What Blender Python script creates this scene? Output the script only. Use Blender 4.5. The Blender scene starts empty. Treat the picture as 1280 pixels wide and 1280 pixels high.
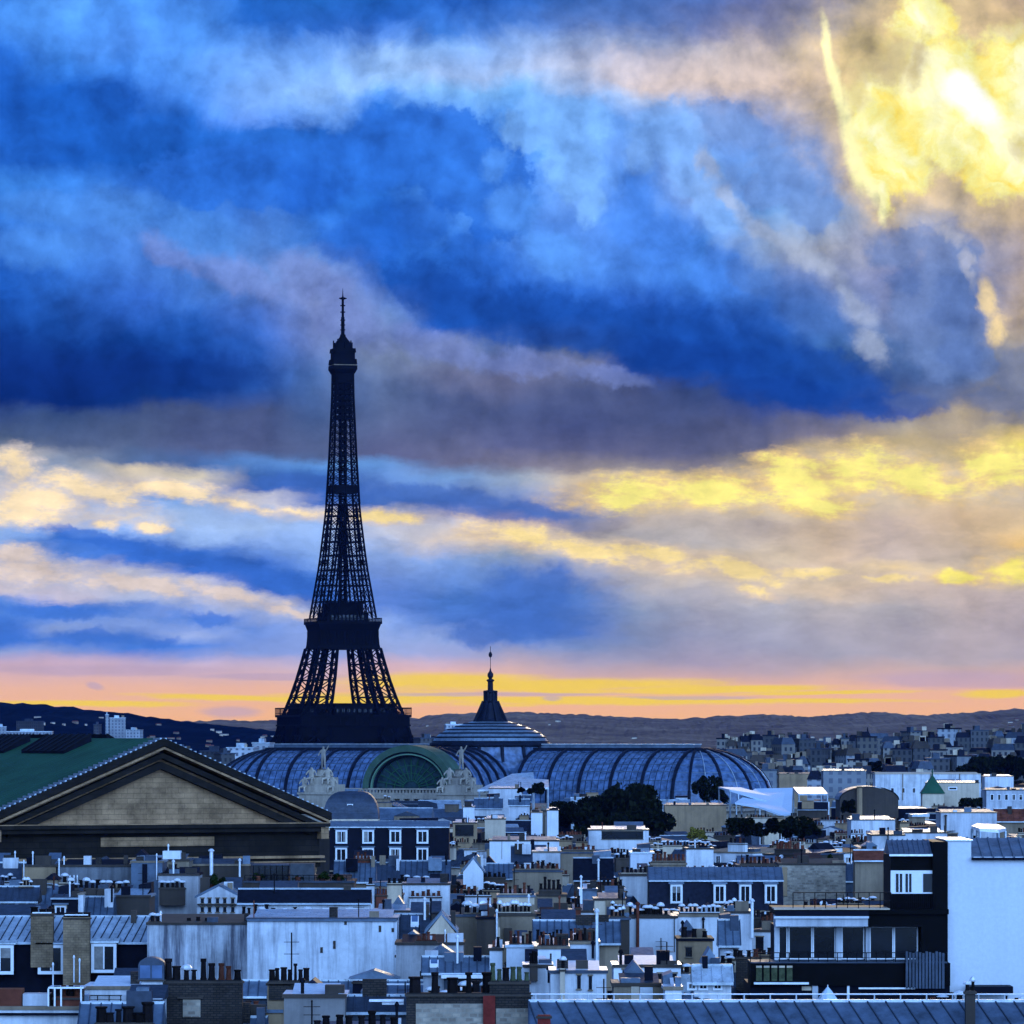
import bpy, bmesh, math, random
from math import radians, sin, cos, pi
from mathutils import Vector, Matrix, noise as mnoise

S = bpy.context.scene
COL = S.collection
random.seed(7)

# ------------------------------------------------------------------ camera
# a long lens on a roof terrace 44 m above the street, level, raised with lens shift
F = 6525.0          # focal length in units of 1/1280 of the frame width
ZC = 44.0           # eye height
HZ = 920.0          # eye level in the frame
cam_d = bpy.data.cameras.new("camera")
cam_d.sensor_width = 36.0
cam_d.lens = F / 1280.0 * 36.0
cam_d.shift_y = (HZ - 640.0) / 1280.0
cam_d.clip_start = 5.0
cam_d.clip_end = 60000.0
cam = bpy.data.objects.new("camera", cam_d)
cam.location = (0, 0, ZC)
cam.rotation_euler = (radians(90), 0, 0)
COL.objects.link(cam)
S.camera = cam

# ------------------------------------------------------------------ exposure
S.view_settings.view_transform = 'Standard'
S.view_settings.look = 'None'
S.view_settings.exposure = 0.0
S.view_settings.gamma = 1.0
S.cycles.use_denoising = True
S.cycles.max_bounces = 4
S.cycles.diffuse_bounces = 2
S.cycles.glossy_bounces = 2
S.cycles.use_adaptive_sampling = True
S.cycles.adaptive_threshold = 0.02
S.cycles.transmission_bounces = 2
S.cycles.volume_bounces = 0
S.cycles.caustics_reflective = False
S.cycles.caustics_refractive = False
S.cycles.sample_clamp_indirect = 6.0

SUN_AZ = radians(5.0)     # to the right of the lens axis (+Y), towards +X
SUN_EL = radians(7.0)

# ------------------------------------------------------------------ sun behind the clouds
sd = bpy.data.lights.new("sun", 'SUN')
sd.energy = 0.5
sd.angle = radians(10)
sd.color = (1.0, 0.80, 0.55)
sun = bpy.data.objects.new("sun", sd)
dvec = Vector((sin(SUN_AZ) * cos(SUN_EL), cos(SUN_AZ) * cos(SUN_EL), sin(SUN_EL)))
sun.rotation_euler = (-dvec).to_track_quat('-Z', 'Y').to_euler()
sun.location = (0, 0, 500)
COL.objects.link(sun)

# ------------------------------------------------------------------ world: sky texture + cloud decks
def lin(c):
    c = c / 255.0
    return c / 12.92 if c <= 0.04045 else ((c + 0.055) / 1.055) ** 2.4

W = bpy.data.worlds.new("World")
S.world = W
W.use_nodes = True
NT = W.node_tree
NT.nodes.clear()

def nd(t, **kw):
    n = NT.nodes.new(t)
    for k, v in kw.items():
        setattr(n, k, v)
    return n

def put(sock, v):
    if isinstance(v, bpy.types.NodeSocket):
        NT.links.new(v, sock)
    elif v is not None:
        sock.default_value = v

def M(op, a, b=None, c=None, clamp=False):
    n = nd('ShaderNodeMath', operation=op, use_clamp=clamp)
    put(n.inputs[0], a); put(n.inputs[1], b)
    if c is not None: put(n.inputs[2], c)
    return n.outputs[0]

def V(op, a, b=None, scale=None):
    n = nd('ShaderNodeVectorMath', operation=op)
    put(n.inputs[0], a); put(n.inputs[1], b)
    if scale is not None: put(n.inputs['Scale'], scale)
    return n.outputs['Value'] if op in ('LENGTH', 'DOT_PRODUCT', 'DISTANCE') else n.outputs['Vector']

def smooth(x, a, b):
    n = nd('ShaderNodeMapRange', interpolation_type='SMOOTHSTEP')
    put(n.inputs[0], x); n.inputs[1].default_value = a; n.inputs[2].default_value = b
    n.inputs[3].default_value = 0; n.inputs[4].default_value = 1
    return n.outputs[0]

def ramp01(x, a, b):
    k = 1.0 / (b - a)
    return M('MINIMUM', M('MAXIMUM', M('MULTIPLY_ADD', x, k, -a * k), 0.0), 1.0)

def mix(f, a, b, mode='MIX'):
    n = nd('ShaderNodeMix', data_type='RGBA', blend_type=mode)
    put(n.inputs[0], f); put(n.inputs[6], a); put(n.inputs[7], b)
    return n.outputs[2]

def noise(vec, scale, detail=4, rough=0.55, dist=0.0, col=False):
    n = nd('ShaderNodeTexNoise')
    n.inputs['Scale'].default_value = scale
    n.inputs['Detail'].default_value = detail
    n.inputs['Roughness'].default_value = rough
    n.inputs['Distortion'].default_value = dist
    put(n.inputs['Vector'], vec)
    return n.outputs['Color'] if col else n.outputs['Fac']

def rgb(r, g, b, k=1.0):
    return (lin(r) * k, lin(g) * k, lin(b) * k, 1.0)

tc = nd('ShaderNodeTexCoord')
DIR = tc.outputs['Generated']
sx = nd('ShaderNodeSeparateXYZ'); put(sx.inputs[0], DIR)
dx, dy, dz = sx.outputs
yy = M('MAXIMUM', dy, 0.15)
# direction coordinates of the western sky: 1 unit = 100/6525 rad across / up from the skyline
uu = M('MULTIPLY', M('DIVIDE', dx, yy), F / 100.0)
vv = M('MULTIPLY', M('DIVIDE', dz, yy), F / 100.0)
cx = nd('ShaderNodeCombineXYZ'); put(cx.inputs[0], uu); put(cx.inputs[1], vv)
UV = cx.outputs[0]
# wind-drawn distortion of the cloud edges: strong high up, flat streaks near the skyline
an = nd('ShaderNodeMapping'); put(an.inputs[0], UV); an.inputs['Scale'].default_value = (0.5, 1.15, 1.0)
UVa = an.outputs[0]
hi = ramp01(vv, 2.6, 5.0)
w1 = V('SUBTRACT', noise(UV, 0.75, 9, 0.64, 0.4, True), (0.5, 0.5, 0.5))
w2 = V('SUBTRACT', noise(UVa, 1.5, 8, 0.66, 0.0, True), (0.5, 0.5, 0.5))
a1 = V('MULTIPLY', V('SCALE', w1, scale=M('MULTIPLY_ADD', hi, 0.75, 0.10)), (1.5, 1.0, 0))
a2 = V('MULTIPLY', V('SCALE', w2, scale=M('MULTIPLY_ADD', M('MULTIPLY', ramp01(vv, 0.75, 1.3), M('SUBTRACT', 1.0, hi)), 0.65, 0.06)), (1.6, 0.75, 0))
P = V('ADD', UV, V('ADD', a1, a2))
sp = nd('ShaderNodeSeparateXYZ'); put(sp.inputs[0], P)
pu, pv = sp.outputs[0], sp.outputs[1]
YTOP, YBOT = 0.0, 920.0
T = ramp01(pv, 9.2, 0.0)   # 0 high up, 1 at the skyline

SKY = {
0: "0:60,135,235 25:70,145,245 45:55,130,235 62:30,105,215 130:18,88,190 200:28,100,205 225:55,130,225 280:50,120,220 340:25,95,200 400:15,70,160 450:6,45,125 495:3,38,110 512:50,75,130 540:80,98,140 556:120,130,160 566:215,200,195 580:150,165,205 600:245,222,180 650:250,225,180 660:150,185,240 675:130,170,235 690:200,195,205 735:210,200,205 745:90,140,220 800:60,120,215 812:150,170,220 825:205,180,200 850:235,185,185 870:255,190,150 900:255,180,120",
80: "0:85,160,255 40:75,150,250 75:55,130,230 110:20,95,200 200:20,92,195 230:55,130,230 300:65,130,225 340:45,110,210 400:18,75,165 450:5,42,120 500:4,38,110 516:55,78,130 556:85,100,145 570:140,150,185 590:150,165,205 600:250,225,180 650:250,225,180 660:110,160,235 672:50,110,205 690:90,140,225 700:205,200,210 745:205,195,210 755:60,115,205 770:80,135,225 785:150,175,225 797:80,130,215 815:130,155,215 825:205,180,200 860:225,180,185 875:255,190,130 900:255,180,120",
160: "0:75,150,250 60:80,150,250 90:60,130,230 120:25,95,200 200:18,88,185 225:40,105,205 250:70,135,230 300:75,135,225 370:50,105,205 420:12,70,160 460:6,45,125 505:8,48,120 520:65,82,130 560:85,100,145 575:90,115,170 585:230,210,190 612:250,225,185 622:110,165,240 640:150,185,240 650:225,215,205 662:150,185,240 676:45,105,200 700:60,115,210 712:205,205,215 750:170,185,220 760:80,130,215 775:140,170,230 795:70,125,215 810:75,130,220 825:200,180,205 860:230,180,180 870:255,195,140 900:255,180,125",
240: "0:60,130,230 30:75,150,250 80:85,155,250 120:80,150,250 160:30,105,210 210:20,90,190 240:40,110,210 280:50,115,210 310:80,135,220 350:70,125,215 400:30,90,185 450:12,65,155 500:15,62,140 515:70,85,135 562:85,95,145 580:70,105,175 592:220,205,190 612:255,228,180 624:110,160,230 645:165,195,240 670:150,185,240 688:45,105,200 715:55,110,205 727:210,208,220 755:175,190,228 770:80,130,215 790:160,180,225 805:80,135,225 820:140,160,220 830:205,185,205 860:240,185,170 875:255,190,140 900:255,180,130",
320: "0:25,95,190 30:30,100,200 45:75,145,245 80:110,170,255 130:120,175,255 155:100,155,250 170:35,105,205 230:28,95,195 290:80,135,220 350:95,140,215 390:70,115,205 430:40,95,190 480:35,85,170 510:75,88,140 560:85,95,145 576:90,135,215 596:60,100,180 612:60,105,190 620:255,225,165 632:255,228,175 642:150,180,230 660:165,195,240 690:100,145,225 706:50,105,200 733:55,110,205 745:215,212,222 762:160,180,228 780:110,150,225 815:140,165,225 830:205,185,205 850:240,190,170 868:255,195,110 880:250,190,150 900:245,180,145",
400: "0:25,95,185 40:40,105,205 55:105,165,255 120:140,190,255 150:100,160,250 168:35,110,215 250:40,115,220 300:60,125,220 330:120,155,220 370:130,150,205 420:110,135,200 460:75,110,185 510:70,95,155 550:85,100,150 570:85,100,150 580:95,150,235 600:50,100,190 625:60,105,190 634:255,225,150 646:255,228,165 656:150,185,240 700:130,170,235 718:60,115,205 750:60,115,205 762:200,205,222 785:150,175,230 820:140,165,225 835:210,190,205 855:250,195,150 870:255,200,100 885:250,190,150 900:245,180,145",
480: "0:25,95,190 30:35,100,200 55:90,145,235 70:150,195,255 110:150,195,255 125:90,155,250 140:45,120,225 250:35,110,215 300:28,95,195 350:28,95,195 385:110,145,210 430:125,140,185 480:95,115,170 520:90,105,155 568:95,100,150 580:105,155,235 605:85,125,200 625:65,105,180 640:240,222,165 652:255,232,165 664:200,205,222 690:140,170,225 740:100,140,220 760:95,135,215 775:145,175,230 815:160,175,220 830:225,190,195 845:255,200,130 856:255,222,40 866:255,190,120 878:255,210,70 890:255,195,140",
560: "0:30,95,195 40:60,125,220 60:125,175,245 90:160,195,250 110:130,190,255 140:70,140,240 200:60,135,235 260:75,145,240 320:45,115,215 360:22,85,185 410:25,85,180 430:110,125,175 460:110,115,160 490:80,95,150 530:85,95,145 580:110,110,150 595:125,165,235 615:105,140,205 630:75,110,185 645:150,150,180 655:255,225,160 675:230,212,190 700:130,165,225 740:75,125,205 780:80,125,205 800:150,175,225 820:170,175,215 838:235,190,180 850:255,215,40 862:255,200,90 875:255,205,70 890:255,195,140",
640: "0:40,100,195 30:70,125,215 55:140,180,245 90:165,195,245 110:120,185,255 150:85,160,255 180:80,150,250 240:75,145,245 310:70,135,235 370:30,95,200 410:20,80,175 440:75,100,165 470:110,112,155 510:80,92,145 560:90,95,145 585:130,125,155 600:155,175,215 620:115,140,195 640:90,115,180 652:190,170,180 662:255,225,160 682:240,215,180 700:150,170,210 712:115,150,210 750:65,115,195 785:70,115,195 800:105,145,215 815:160,165,210 835:225,190,190 848:255,208,60 862:255,220,40 875:255,200,80 890:255,190,140",
720: "0:50,105,190 40:90,125,195 60:140,165,215 90:180,190,220 115:165,195,245 140:120,180,255 190:105,165,255 250:110,165,250 280:90,150,245 330:80,145,240 360:45,110,215 400:22,80,175 440:60,90,155 455:115,120,160 490:80,92,145 530:75,85,140 560:95,98,145 590:150,140,155 600:245,222,165 618:190,180,185 640:120,135,180 660:130,135,175 674:255,230,170 692:240,215,170 704:170,175,205 740:90,130,200 790:80,120,195 810:125,150,210 830:180,170,200 845:235,190,180 855:255,212,60 870:255,218,50 885:255,200,120",
800: "0:70,110,185 30:85,120,190 55:140,155,195 75:195,190,205 110:220,205,205 130:170,195,240 160:105,165,250 200:110,165,250 225:80,145,240 290:75,140,240 340:70,135,235 370:40,100,205 410:12,65,155 450:18,65,150 475:75,85,135 520:75,85,135 570:100,100,140 585:150,140,150 597:255,242,130 635:255,235,120 645:190,180,180 668:170,170,185 684:235,210,170 702:255,230,165 722:185,185,205 760:130,150,195 800:130,145,190 825:160,160,195 845:205,175,190 857:255,208,80 870:255,208,80 885:255,190,130",
880: "0:85,115,185 40:120,130,175 60:185,180,190 100:225,205,195 130:180,180,205 150:140,170,225 190:110,160,240 230:150,175,220 260:120,165,240 300:75,145,240 330:70,135,225 380:35,95,195 420:12,65,155 460:12,62,150 490:55,75,135 530:80,88,135 565:95,98,140 585:145,135,150 594:220,195,150 600:255,242,110 632:255,242,120 642:190,180,180 680:180,178,190 690:255,228,130 715:235,212,170 740:180,180,200 790:160,165,200 830:175,165,195 850:210,175,185 858:255,210,100 866:255,205,120 875:255,218,70 890:255,190,140",
960: "0:110,120,170 30:140,140,165 60:205,190,185 100:220,200,190 125:165,170,200 150:115,145,210 200:95,150,230 240:85,145,230 270:110,160,225 300:150,175,215 330:90,130,200 370:45,95,180 420:25,80,170 460:12,62,150 500:25,65,145 530:90,95,140 560:105,105,140 574:160,150,145 588:250,225,110 598:185,165,150 610:255,245,120 642:255,238,110 652:190,180,185 690:235,215,165 708:255,228,120 735:215,200,185 760:175,178,200 810:165,168,200 840:190,172,190 856:240,190,150 862:255,218,100 868:255,195,120 876:255,214,80 892:255,190,140",
1040: "0:140,140,160 30:150,150,160 60:205,190,170 100:205,185,180 140:180,175,185 190:160,165,190 240:110,145,205 280:140,165,205 310:175,180,195 340:140,155,195 380:75,115,185 430:60,105,180 480:25,75,160 510:40,70,145 525:110,110,145 545:140,130,150 560:205,180,140 575:255,242,100 630:255,242,110 655:210,190,170 700:215,195,180 718:255,228,120 735:225,205,185 760:190,185,195 820:170,170,195 850:200,178,190 865:255,208,120 878:255,195,130 895:255,190,140",
1120: "0:190,175,140 40:180,165,140 80:190,175,150 130:190,178,165 200:185,175,165 240:180,172,165 270:170,170,180 300:155,160,190 340:135,145,190 400:130,145,190 440:85,115,180 480:65,95,165 505:75,90,145 530:165,155,155 552:205,180,140 568:255,238,90 592:255,245,120 630:240,218,125 650:195,180,180 700:195,182,185 715:230,208,170 735:205,190,185 760:180,178,192 820:180,175,195 855:205,182,190 867:250,200,140 880:255,195,135 895:255,190,140",
1200: "0:200,180,140 30:190,172,140 60:190,175,150 120:190,178,160 180:185,172,160 250:180,170,165 280:160,160,175 330:110,135,190 400:85,120,185 440:75,110,175 470:80,105,165 500:110,115,150 520:190,170,150 545:185,165,150 568:205,180,130 590:255,242,90 618:248,222,120 640:215,190,160 690:200,185,175 713:255,225,120 735:200,185,185 780:190,180,190 830:185,175,190 860:200,180,190 872:240,195,160 885:255,195,135 895:255,195,150",
1280: "0:170,145,140 60:190,165,140 100:190,170,140 150:185,165,140 185:185,160,140 220:190,170,150 275:185,165,150 340:180,165,160 400:190,170,150 440:150,145,150 480:150,145,150 530:140,135,150 545:230,200,130 560:255,238,100 600:255,238,100 625:240,200,140 680:230,195,130 698:255,242,100 730:240,210,140 745:190,178,185 820:180,172,190 860:195,178,190 866:255,204,100 880:255,200,130 895:255,200,150",
}
cols = None
for i, (xk, txt) in enumerate(sorted(SKY.items())):
    r = nd('ShaderNodeValToRGB')
    el = r.color_ramp.elements
    pts = []
    for t in txt.split():
        y, c = t.split(':')
        if float(y) < 843:
            c = [float(q) for q in c.split(',')]
            if 425 < float(y) < 598 and c[0] > 50:        # slate-grey underside of the deck
                c = [c[0] * 0.97, c[1] * 0.99, c[2] * 0.93]
            elif float(y) >= 598 and xk >= 640 and c[0] > 120:
                c = [min(255, c[0] * 1.02), c[1], c[2] * 0.92]
            if 560 < float(y) < 760 and c[0] > 236:          # the lit rags themselves are laid over this veil below
                c = [214, 196, 168] if xk >= 640 else [200, 200, 212]
            pts.append((float(y) / 920.0, c))
    pts += [(860 / 920.0, (246, 190, 152)), (880 / 920.0, (252, 190, 140)), (905 / 920.0, (255, 190, 125))]
    while len(pts) > 32:          # drop the stop that its neighbours predict best
        best = None
        for q in range(1, len(pts) - 1):
            (p0, c0), (p1_, c1), (p2_, c2) = pts[q - 1:q + 2]
            f_ = (p1_ - p0) / (p2_ - p0)
            e_ = sum(abs(c1[j] - c0[j] - (c2[j] - c0[j]) * f_) for j in range(3)) * (p2_ - p0)
            if best is None or e_ < best[0]: best = (e_, q)
        pts.pop(best[1])
    while len(el) < len(pts):
        el.new(1.0)
    for e, (p, c) in zip(el, pts):
        e.position = p
    for e, (p, c) in zip(el, pts):
        e.position = p; e.color = rgb(*c)
    put(r.inputs[0], T)
    if cols is None:
        cols = r.outputs[0]
    else:
        a = (xk - 80 - 640) / 100.0
        cols = mix(ramp01(pu, a, a + 0.8), cols, r.outputs[0])

# ---- crisp-edged breaks where the low sun burns through
def cloud(shapes, vec, lo, hi_):
    """union of soft ellipses (x, y, rx, ry, tilt) of the sky's direction grid -> mask"""
    acc = None
    vec = V('ADD', vec, V('SCALE', cols, scale=1e-7))     # evaluate the layers one after another
    for (x, y, rx, ry, rot) in shapes:
        m = nd('ShaderNodeMapping', vector_type='TEXTURE')
        put(m.inputs[0], vec)
        m.inputs['Location'].default_value = ((x - 640) / 100.0, (920 - y) / 100.0, 0)
        m.inputs['Rotation'].default_value = (0, 0, radians(rot))
        m.inputs['Scale'].default_value = (rx / 100.0, ry / 100.0, 1)
        q = M('SUBTRACT', 1.0, V('LENGTH', m.outputs[0]))
        acc = q if acc is None else M('SMOOTH_MAX', acc, q, 0.18)
    return acc

w3 = V('SUBTRACT', noise(UV, 2.2, 7, 0.6, 0.3, True), (0.5, 0.5, 0.5))
Q = V('ADD', UV, V('MULTIPLY', w3, (0.45, 0.45, 0)))
edge_n = M('MULTIPLY', M('SUBTRACT', noise(UV, 3.2, 9, 0.66), 0.5), 0.95)

# upper deck: lit billows and the darker lobes between them
def layer(shapes, colour, soft, amt, nz=1.0, vec=None):
    global cols
    a = M('ADD', cloud(shapes, vec or Q, 0, 0), M('MULTIPLY', edge_n, nz))
    cols = mix(M('MULTIPLY', smooth(a, soft[0], soft[1]), amt), cols, colour)
# (violet-lit shelf under the dark masses)
layer([(215, 318, 55, 20, -30), (300, 345, 75, 28, -20), (385, 352, 66, 34, -25), (440, 405, 66, 34, -28), (545, 432, 85, 26, -16), (650, 455, 75, 20, -8), (760, 470, 60, 14, -6)], rgb(118, 138, 204), (-0.15, 0.5), 0.6)
layer([(60, 262, 85, 26, -4), (150, 262, 70, 34, -8), (250, 292, 66, 34, -15), (40, 310, 80, 30, 0)], rgb(74, 140, 230), (-0.1, 0.55), 0.6)
layer([(90, 462, 190, 48, 0), (250, 470, 110, 34, 0), (-20, 450, 120, 55, 0)], rgb(6, 46, 126), (-0.1, 0.6), 0.65)
# dark cumulus heads in front of the pale bank
layer([(330, 218, 105, 50, 0), (420, 208, 70, 46, 0), (468, 190, 44, 60, 0), (515, 180, 55, 60, 0), (570, 200, 62, 75, 0), (620, 235, 55, 85, 0), (250, 225, 80, 42, 0)], rgb(36, 108, 216), (0.0, 0.22), 0.8)
layer([(385, 235, 50, 40, 0), (520, 275, 66, 45, 0), (450, 300, 66, 40, 0), (590, 320, 60, 40, 0)], rgb(26, 94, 200), (-0.1, 0.5), 0.65)
layer([(560, 372, 115, 42, -22), (690, 402, 130, 46, -12), (850, 428, 150, 58, -8), (1000, 468, 140, 46, -8), (1110, 505, 80, 22, 0)], rgb(17, 74, 168), (0.0, 0.45), 0.75)
layer([(860, 445, 110, 28, -5), (980, 488, 110, 20, -6)], rgb(10, 58, 146), (-0.1, 0.5), 0.6)
# light faces of the towers of cloud
layer([(700, 150, 78, 44, 0), (718, 210, 48, 58, 5), (740, 258, 26, 32, 8), (655, 165, 44, 34, 0)], rgb(122, 182, 255), (0.0, 0.38), 0.8)
layer([(640, 262, 44, 40, 0), (690, 315, 50, 34, -20), (620, 205, 26, 26, 0)], rgb(84, 152, 245), (-0.05, 0.5), 0.65)
layer([(835, 165, 58, 46, 0), (872, 214, 42, 40, -20), (905, 262, 44, 30, -35), (800, 200, 22, 30, 0)], rgb(124, 176, 248), (-0.02, 0.40), 0.75)
layer([(790, 262, 34, 60, -15), (835, 300, 52, 46, -25), (900, 340, 60, 34, -25)], rgb(66, 132, 236), (-0.1, 0.5), 0.65)
layer([(915, 150, 60, 30, -25), (985, 205, 52, 62, -35), (1015, 258, 40, 36, -30), (950, 240, 26, 30, 0)], rgb(108, 146, 212), (0.0, 0.35), 0.75)
layer([(884, 205, 26, 12, -60), (912, 250, 34, 12, -50), (955, 290, 44, 13, -30), (1015, 328, 52, 15, -30), (1066, 378, 44, 16, -48), (1090, 430, 30, 18, -60)], rgb(172, 184, 208), (-0.25, 0.6), 0.6)
layer([(1010, 385, 66, 34, -25), (940, 350, 40, 20, -25)], rgb(70, 112, 186), (-0.1, 0.5), 0.6)
layer([(1165, 292, 42, 28, 0), (1120, 310, 40, 32, 0), (1200, 316, 26, 30, 0), (1178, 350, 52, 50, 0), (1208, 400, 34, 46, 0), (1185, 430, 58, 50, 0), (1226, 448, 26, 30, 0), (1150, 380, 50, 50, 0)], rgb(104, 131, 186), (-0.12, 0.36), 0.75, 1.1)
layer([(1190, 380, 36, 44, 0), (1205, 440, 34, 34, 0), (1130, 352, 26, 22, 0)], rgb(84, 114, 176), (-0.1, 0.5), 0.6)
layer([(1140, 276, 50, 9, 4), (1188, 290, 26, 9, -35), (1210, 330, 8, 30, 5)], rgb(190, 190, 200), (-0.3, 0.6), 0.5)
layer([(655, 752, 70, 48, 0), (620, 790, 80, 22, 0), (690, 730, 34, 36, 0)], rgb(66, 112, 194), (-0.15, 0.55), 0.8)
layer([(1275, 470, 42, 50, 0), (1150, 500, 50, 15, 0), (1255, 500, 60, 18, 0)], rgb(92, 112, 158), (-0.1, 0.5), 0.55)
layer([(70, 765, 90, 9, -4), (110, 796, 60, 12, 0), (200, 803, 30, 9, 0), (10, 790, 40, 22, 0), (265, 772, 40, 9, 0)], rgb(62, 118, 212), (-0.1, 0.5), 0.7)
layer([(120, 672, 110, 9, -10), (230, 694, 120, 13, -9), (330, 722, 80, 16, -12), (400, 740, 40, 12, -10)], rgb(50, 106, 202), (-0.1, 0.45), 0.7)
layer([(390, 605, 90, 13, 0), (540, 622, 110, 14, -3), (640, 640, 90, 14, -6)], rgb(60, 104, 186), (-0.1, 0.5), 0.65)
# the bright opening in the upper right
br = cloud([(1185, 130, 130, 92, -12), (1255, 190, 70, 66, -25), (1092, 165, 34, 78, 8), (1120, 205, 55, 42, 0),
            (1155, 28, 44, 40, 0), (1101, 235, 13, 38, 10), (1270, 100, 60, 75, 0)], Q, 0, 0)
bma = M('ADD', br, M('MULTIPLY', edge_n, 0.9))
cols = mix(M('MULTIPLY', smooth(bma, -0.9, 0.1), 0.7), cols, rgb(228, 200, 150))
bm = smooth(bma, -0.10, 0.30)
fine = noise(V('ADD', UV, V('SCALE', w3, scale=0.5)), 1.5, 7, 0.6, 0.6)
bcol = nd('ShaderNodeValToRGB')
be = bcol.color_ramp.elements
be[0].position = 0.28; be[0].color = rgb(240, 196, 96)
be[1].position = 0.74; be[1].color = rgb(255, 253, 205, 1.1)
for p_, c_ in ((0.42, rgb(255, 230, 100)), (0.56, rgb(255, 248, 158))):
    e = be.new(p_); e.color = c_
put(bcol.inputs[0], M('ADD', fine, M('MULTIPLY', br, 0.2)))
cols = mix(bm, cols, bcol.outputs[0])
layer([(1100, 72, 62, 40, 0), (1065, 95, 26, 44, 8)], rgb(214, 192, 135), (-0.3, 0.5), 0.6)
# lit fringe down the cloud's left side
Qs = V('ADD', UV, V('MULTIPLY', w3, (0.16, 0.16, 0)))
fr = cloud([(1036, 70, 5, 36, 8), (1047, 112, 6, 40, 14), (1060, 160, 8, 40, 8), (1070, 200, 10, 34, 14), (1088, 232, 7, 26, 26), (1101, 256, 4, 20, 8)], Qs, 0, 0)
cols = mix(M('MULTIPLY', smooth(M('ADD', fr, M('MULTIPLY', edge_n, 1.1)), -0.8, 0.6), 0.9), cols, rgb(255, 250, 185, 1.1))
core = cloud([(1212, 125, 46, 20, -38), (1200, 105, 22, 18, 0)], Qs, 0, 0)
cols = mix(smooth(M('ADD', core, M('MULTIPLY', edge_n, 0.6)), -0.3, 0.5), cols, rgb(255, 255, 248, 1.15))
# small gap further down
g2 = cloud([(1234, 378, 12, 30, 16), (1246, 412, 14, 22, 10)], Q, 0, 0)
cols = mix(M('MULTIPLY', smooth(M('ADD', g2, edge_n), -0.4, 0.7), 0.8), cols, rgb(248, 220, 158))
# ragged grey tufts that cross the glow
tf = cloud([(1276, 185, 24, 26, 0), (1150, 72, 14, 50, -18), (1255, 28, 70, 24, -25), (1100, 78, 44, 34, 0)], Q, 0, 0)
cols = mix(M('MULTIPLY', smooth(M('ADD', tf, M('MULTIPLY', edge_n, 1.3)), -0.05, 0.7), 0.5), cols, rgb(190, 168, 130))
# gold and cream rags under the dark deck
def rag(shapes, c_lo, c_hi, nz=1.0):
    global cols
    a = M('ADD', cloud(shapes, Q2, 0, 0), M('MULTIPLY', edge_n2, nz))
    r_ = mix(smooth(M('MULTIPLY_ADD', M('SUBTRACT', fine2, 0.5), 2.4, a), 0.0, 0.75), c_lo, c_hi)
    cols = mix(M('MULTIPLY', smooth(a, -0.34, 0.56), 0.95), cols, r_)
mr = nd('ShaderNodeMapping'); put(mr.inputs[0], UV); mr.inputs['Scale'].default_value = (0.55, 1.3, 1); mr.inputs['Rotation'].default_value = (0, 0, radians(9))
edge_n2 = M('MULTIPLY', M('SUBTRACT', noise(mr.outputs[0], 3.6, 9, 0.68), 0.5), 2.1)
fine2 = noise(mr.outputs[0], 2.2, 7, 0.64, 0.4)
Q2 = V('ADD', UV, V('MULTIPLY', w3, (0.5, 0.22, 0)))
rag([(800, 616, 95, 24, 2), (900, 614, 90, 24, -4), (1000, 600, 70, 34, -8), (1065, 590, 80, 34, 6), (1150, 602, 80, 26, -8), (1020, 632, 60, 16, -4), (1250, 580, 60, 36, 0), (985, 575, 45, 12, -5)], rgb(240, 206, 134), rgb(255, 242, 128, 1.06))
rag([(1262, 712, 50, 22, 4), (1200, 722, 40, 10, 0)], rgb(240, 205, 140), rgb(255, 238, 105, 1.05), 0.8)
rag([(640, 668, 80, 16, -10), (740, 688, 80, 16, -12), (840, 700, 70, 18, -14), (930, 712, 60, 18, -14), (1020, 716, 80, 11, -2), (1100, 722, 70, 7, -2), (950, 742, 30, 10, -10), (480, 648, 50, 10, -4)], rgb(222, 200, 175), rgb(255, 228, 150))
rag([(40, 628, 66, 34, 0), (110, 612, 80, 20, -12), (210, 612, 90, 14, -6), (300, 630, 60, 9, -14), (375, 641, 50, 6, -6), (130, 655, 24, 8, 0), (190, 660, 24, 9, 0), (20, 580, 30, 26, -30)], rgb(218, 206, 200), rgb(255, 230, 182, 1.03))
rag([(60, 718, 90, 24, -8), (180, 730, 90, 14, -10), (290, 742, 80, 12, -12), (370, 768, 50, 9, -16), (20, 695, 40, 18, -10)], rgb(190, 192, 212), rgb(232, 214, 200))
# thin lit bars just above the skyline
ms = nd('ShaderNodeMapping'); put(ms.inputs[0], UV); ms.inputs['Scale'].default_value = (0.35, 3.2, 1)
sn = M('SUBTRACT', noise(ms.outputs[0], 1.6, 6, 0.62), 0.5)
cs = nd('ShaderNodeCombineXYZ'); put(cs.inputs[1], M('MULTIPLY', sn, 0.10))
Qh = V('ADD', UV, cs.outputs[0])
bar = cloud([(560, 853, 140, 13, 0), (700, 857, 200, 10, 1), (880, 862, 210, 5.5, 1), (1030, 866, 130, 3, 1), (480, 874, 190, 9, 0), (720, 876, 260, 7, 0), (980, 876, 190, 3.2, 0),
             (1250, 867, 60, 6, 0), (300, 873, 150, 4.5, -2), (90, 879, 150, 4, 0)], Qh, 0, 0)
cols = mix(M('MULTIPLY', smooth(M('ADD', bar, M('MULTIPLY', sn, 1.8)), -0.25, 0.55), 0.95), cols, rgb(255, 216, 45))
mv = cloud([(120, 838, 200, 9, 0), (620, 868, 200, 3, 0), (330, 845, 120, 5, 0), (1180, 850, 160, 14, 0), (690, 873, 16, 5, 0), (118, 857, 14, 5, -12), (860, 872, 120, 2.5, 0), (290, 890, 42, 9, 0)], Qh, 0, 0)
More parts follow.
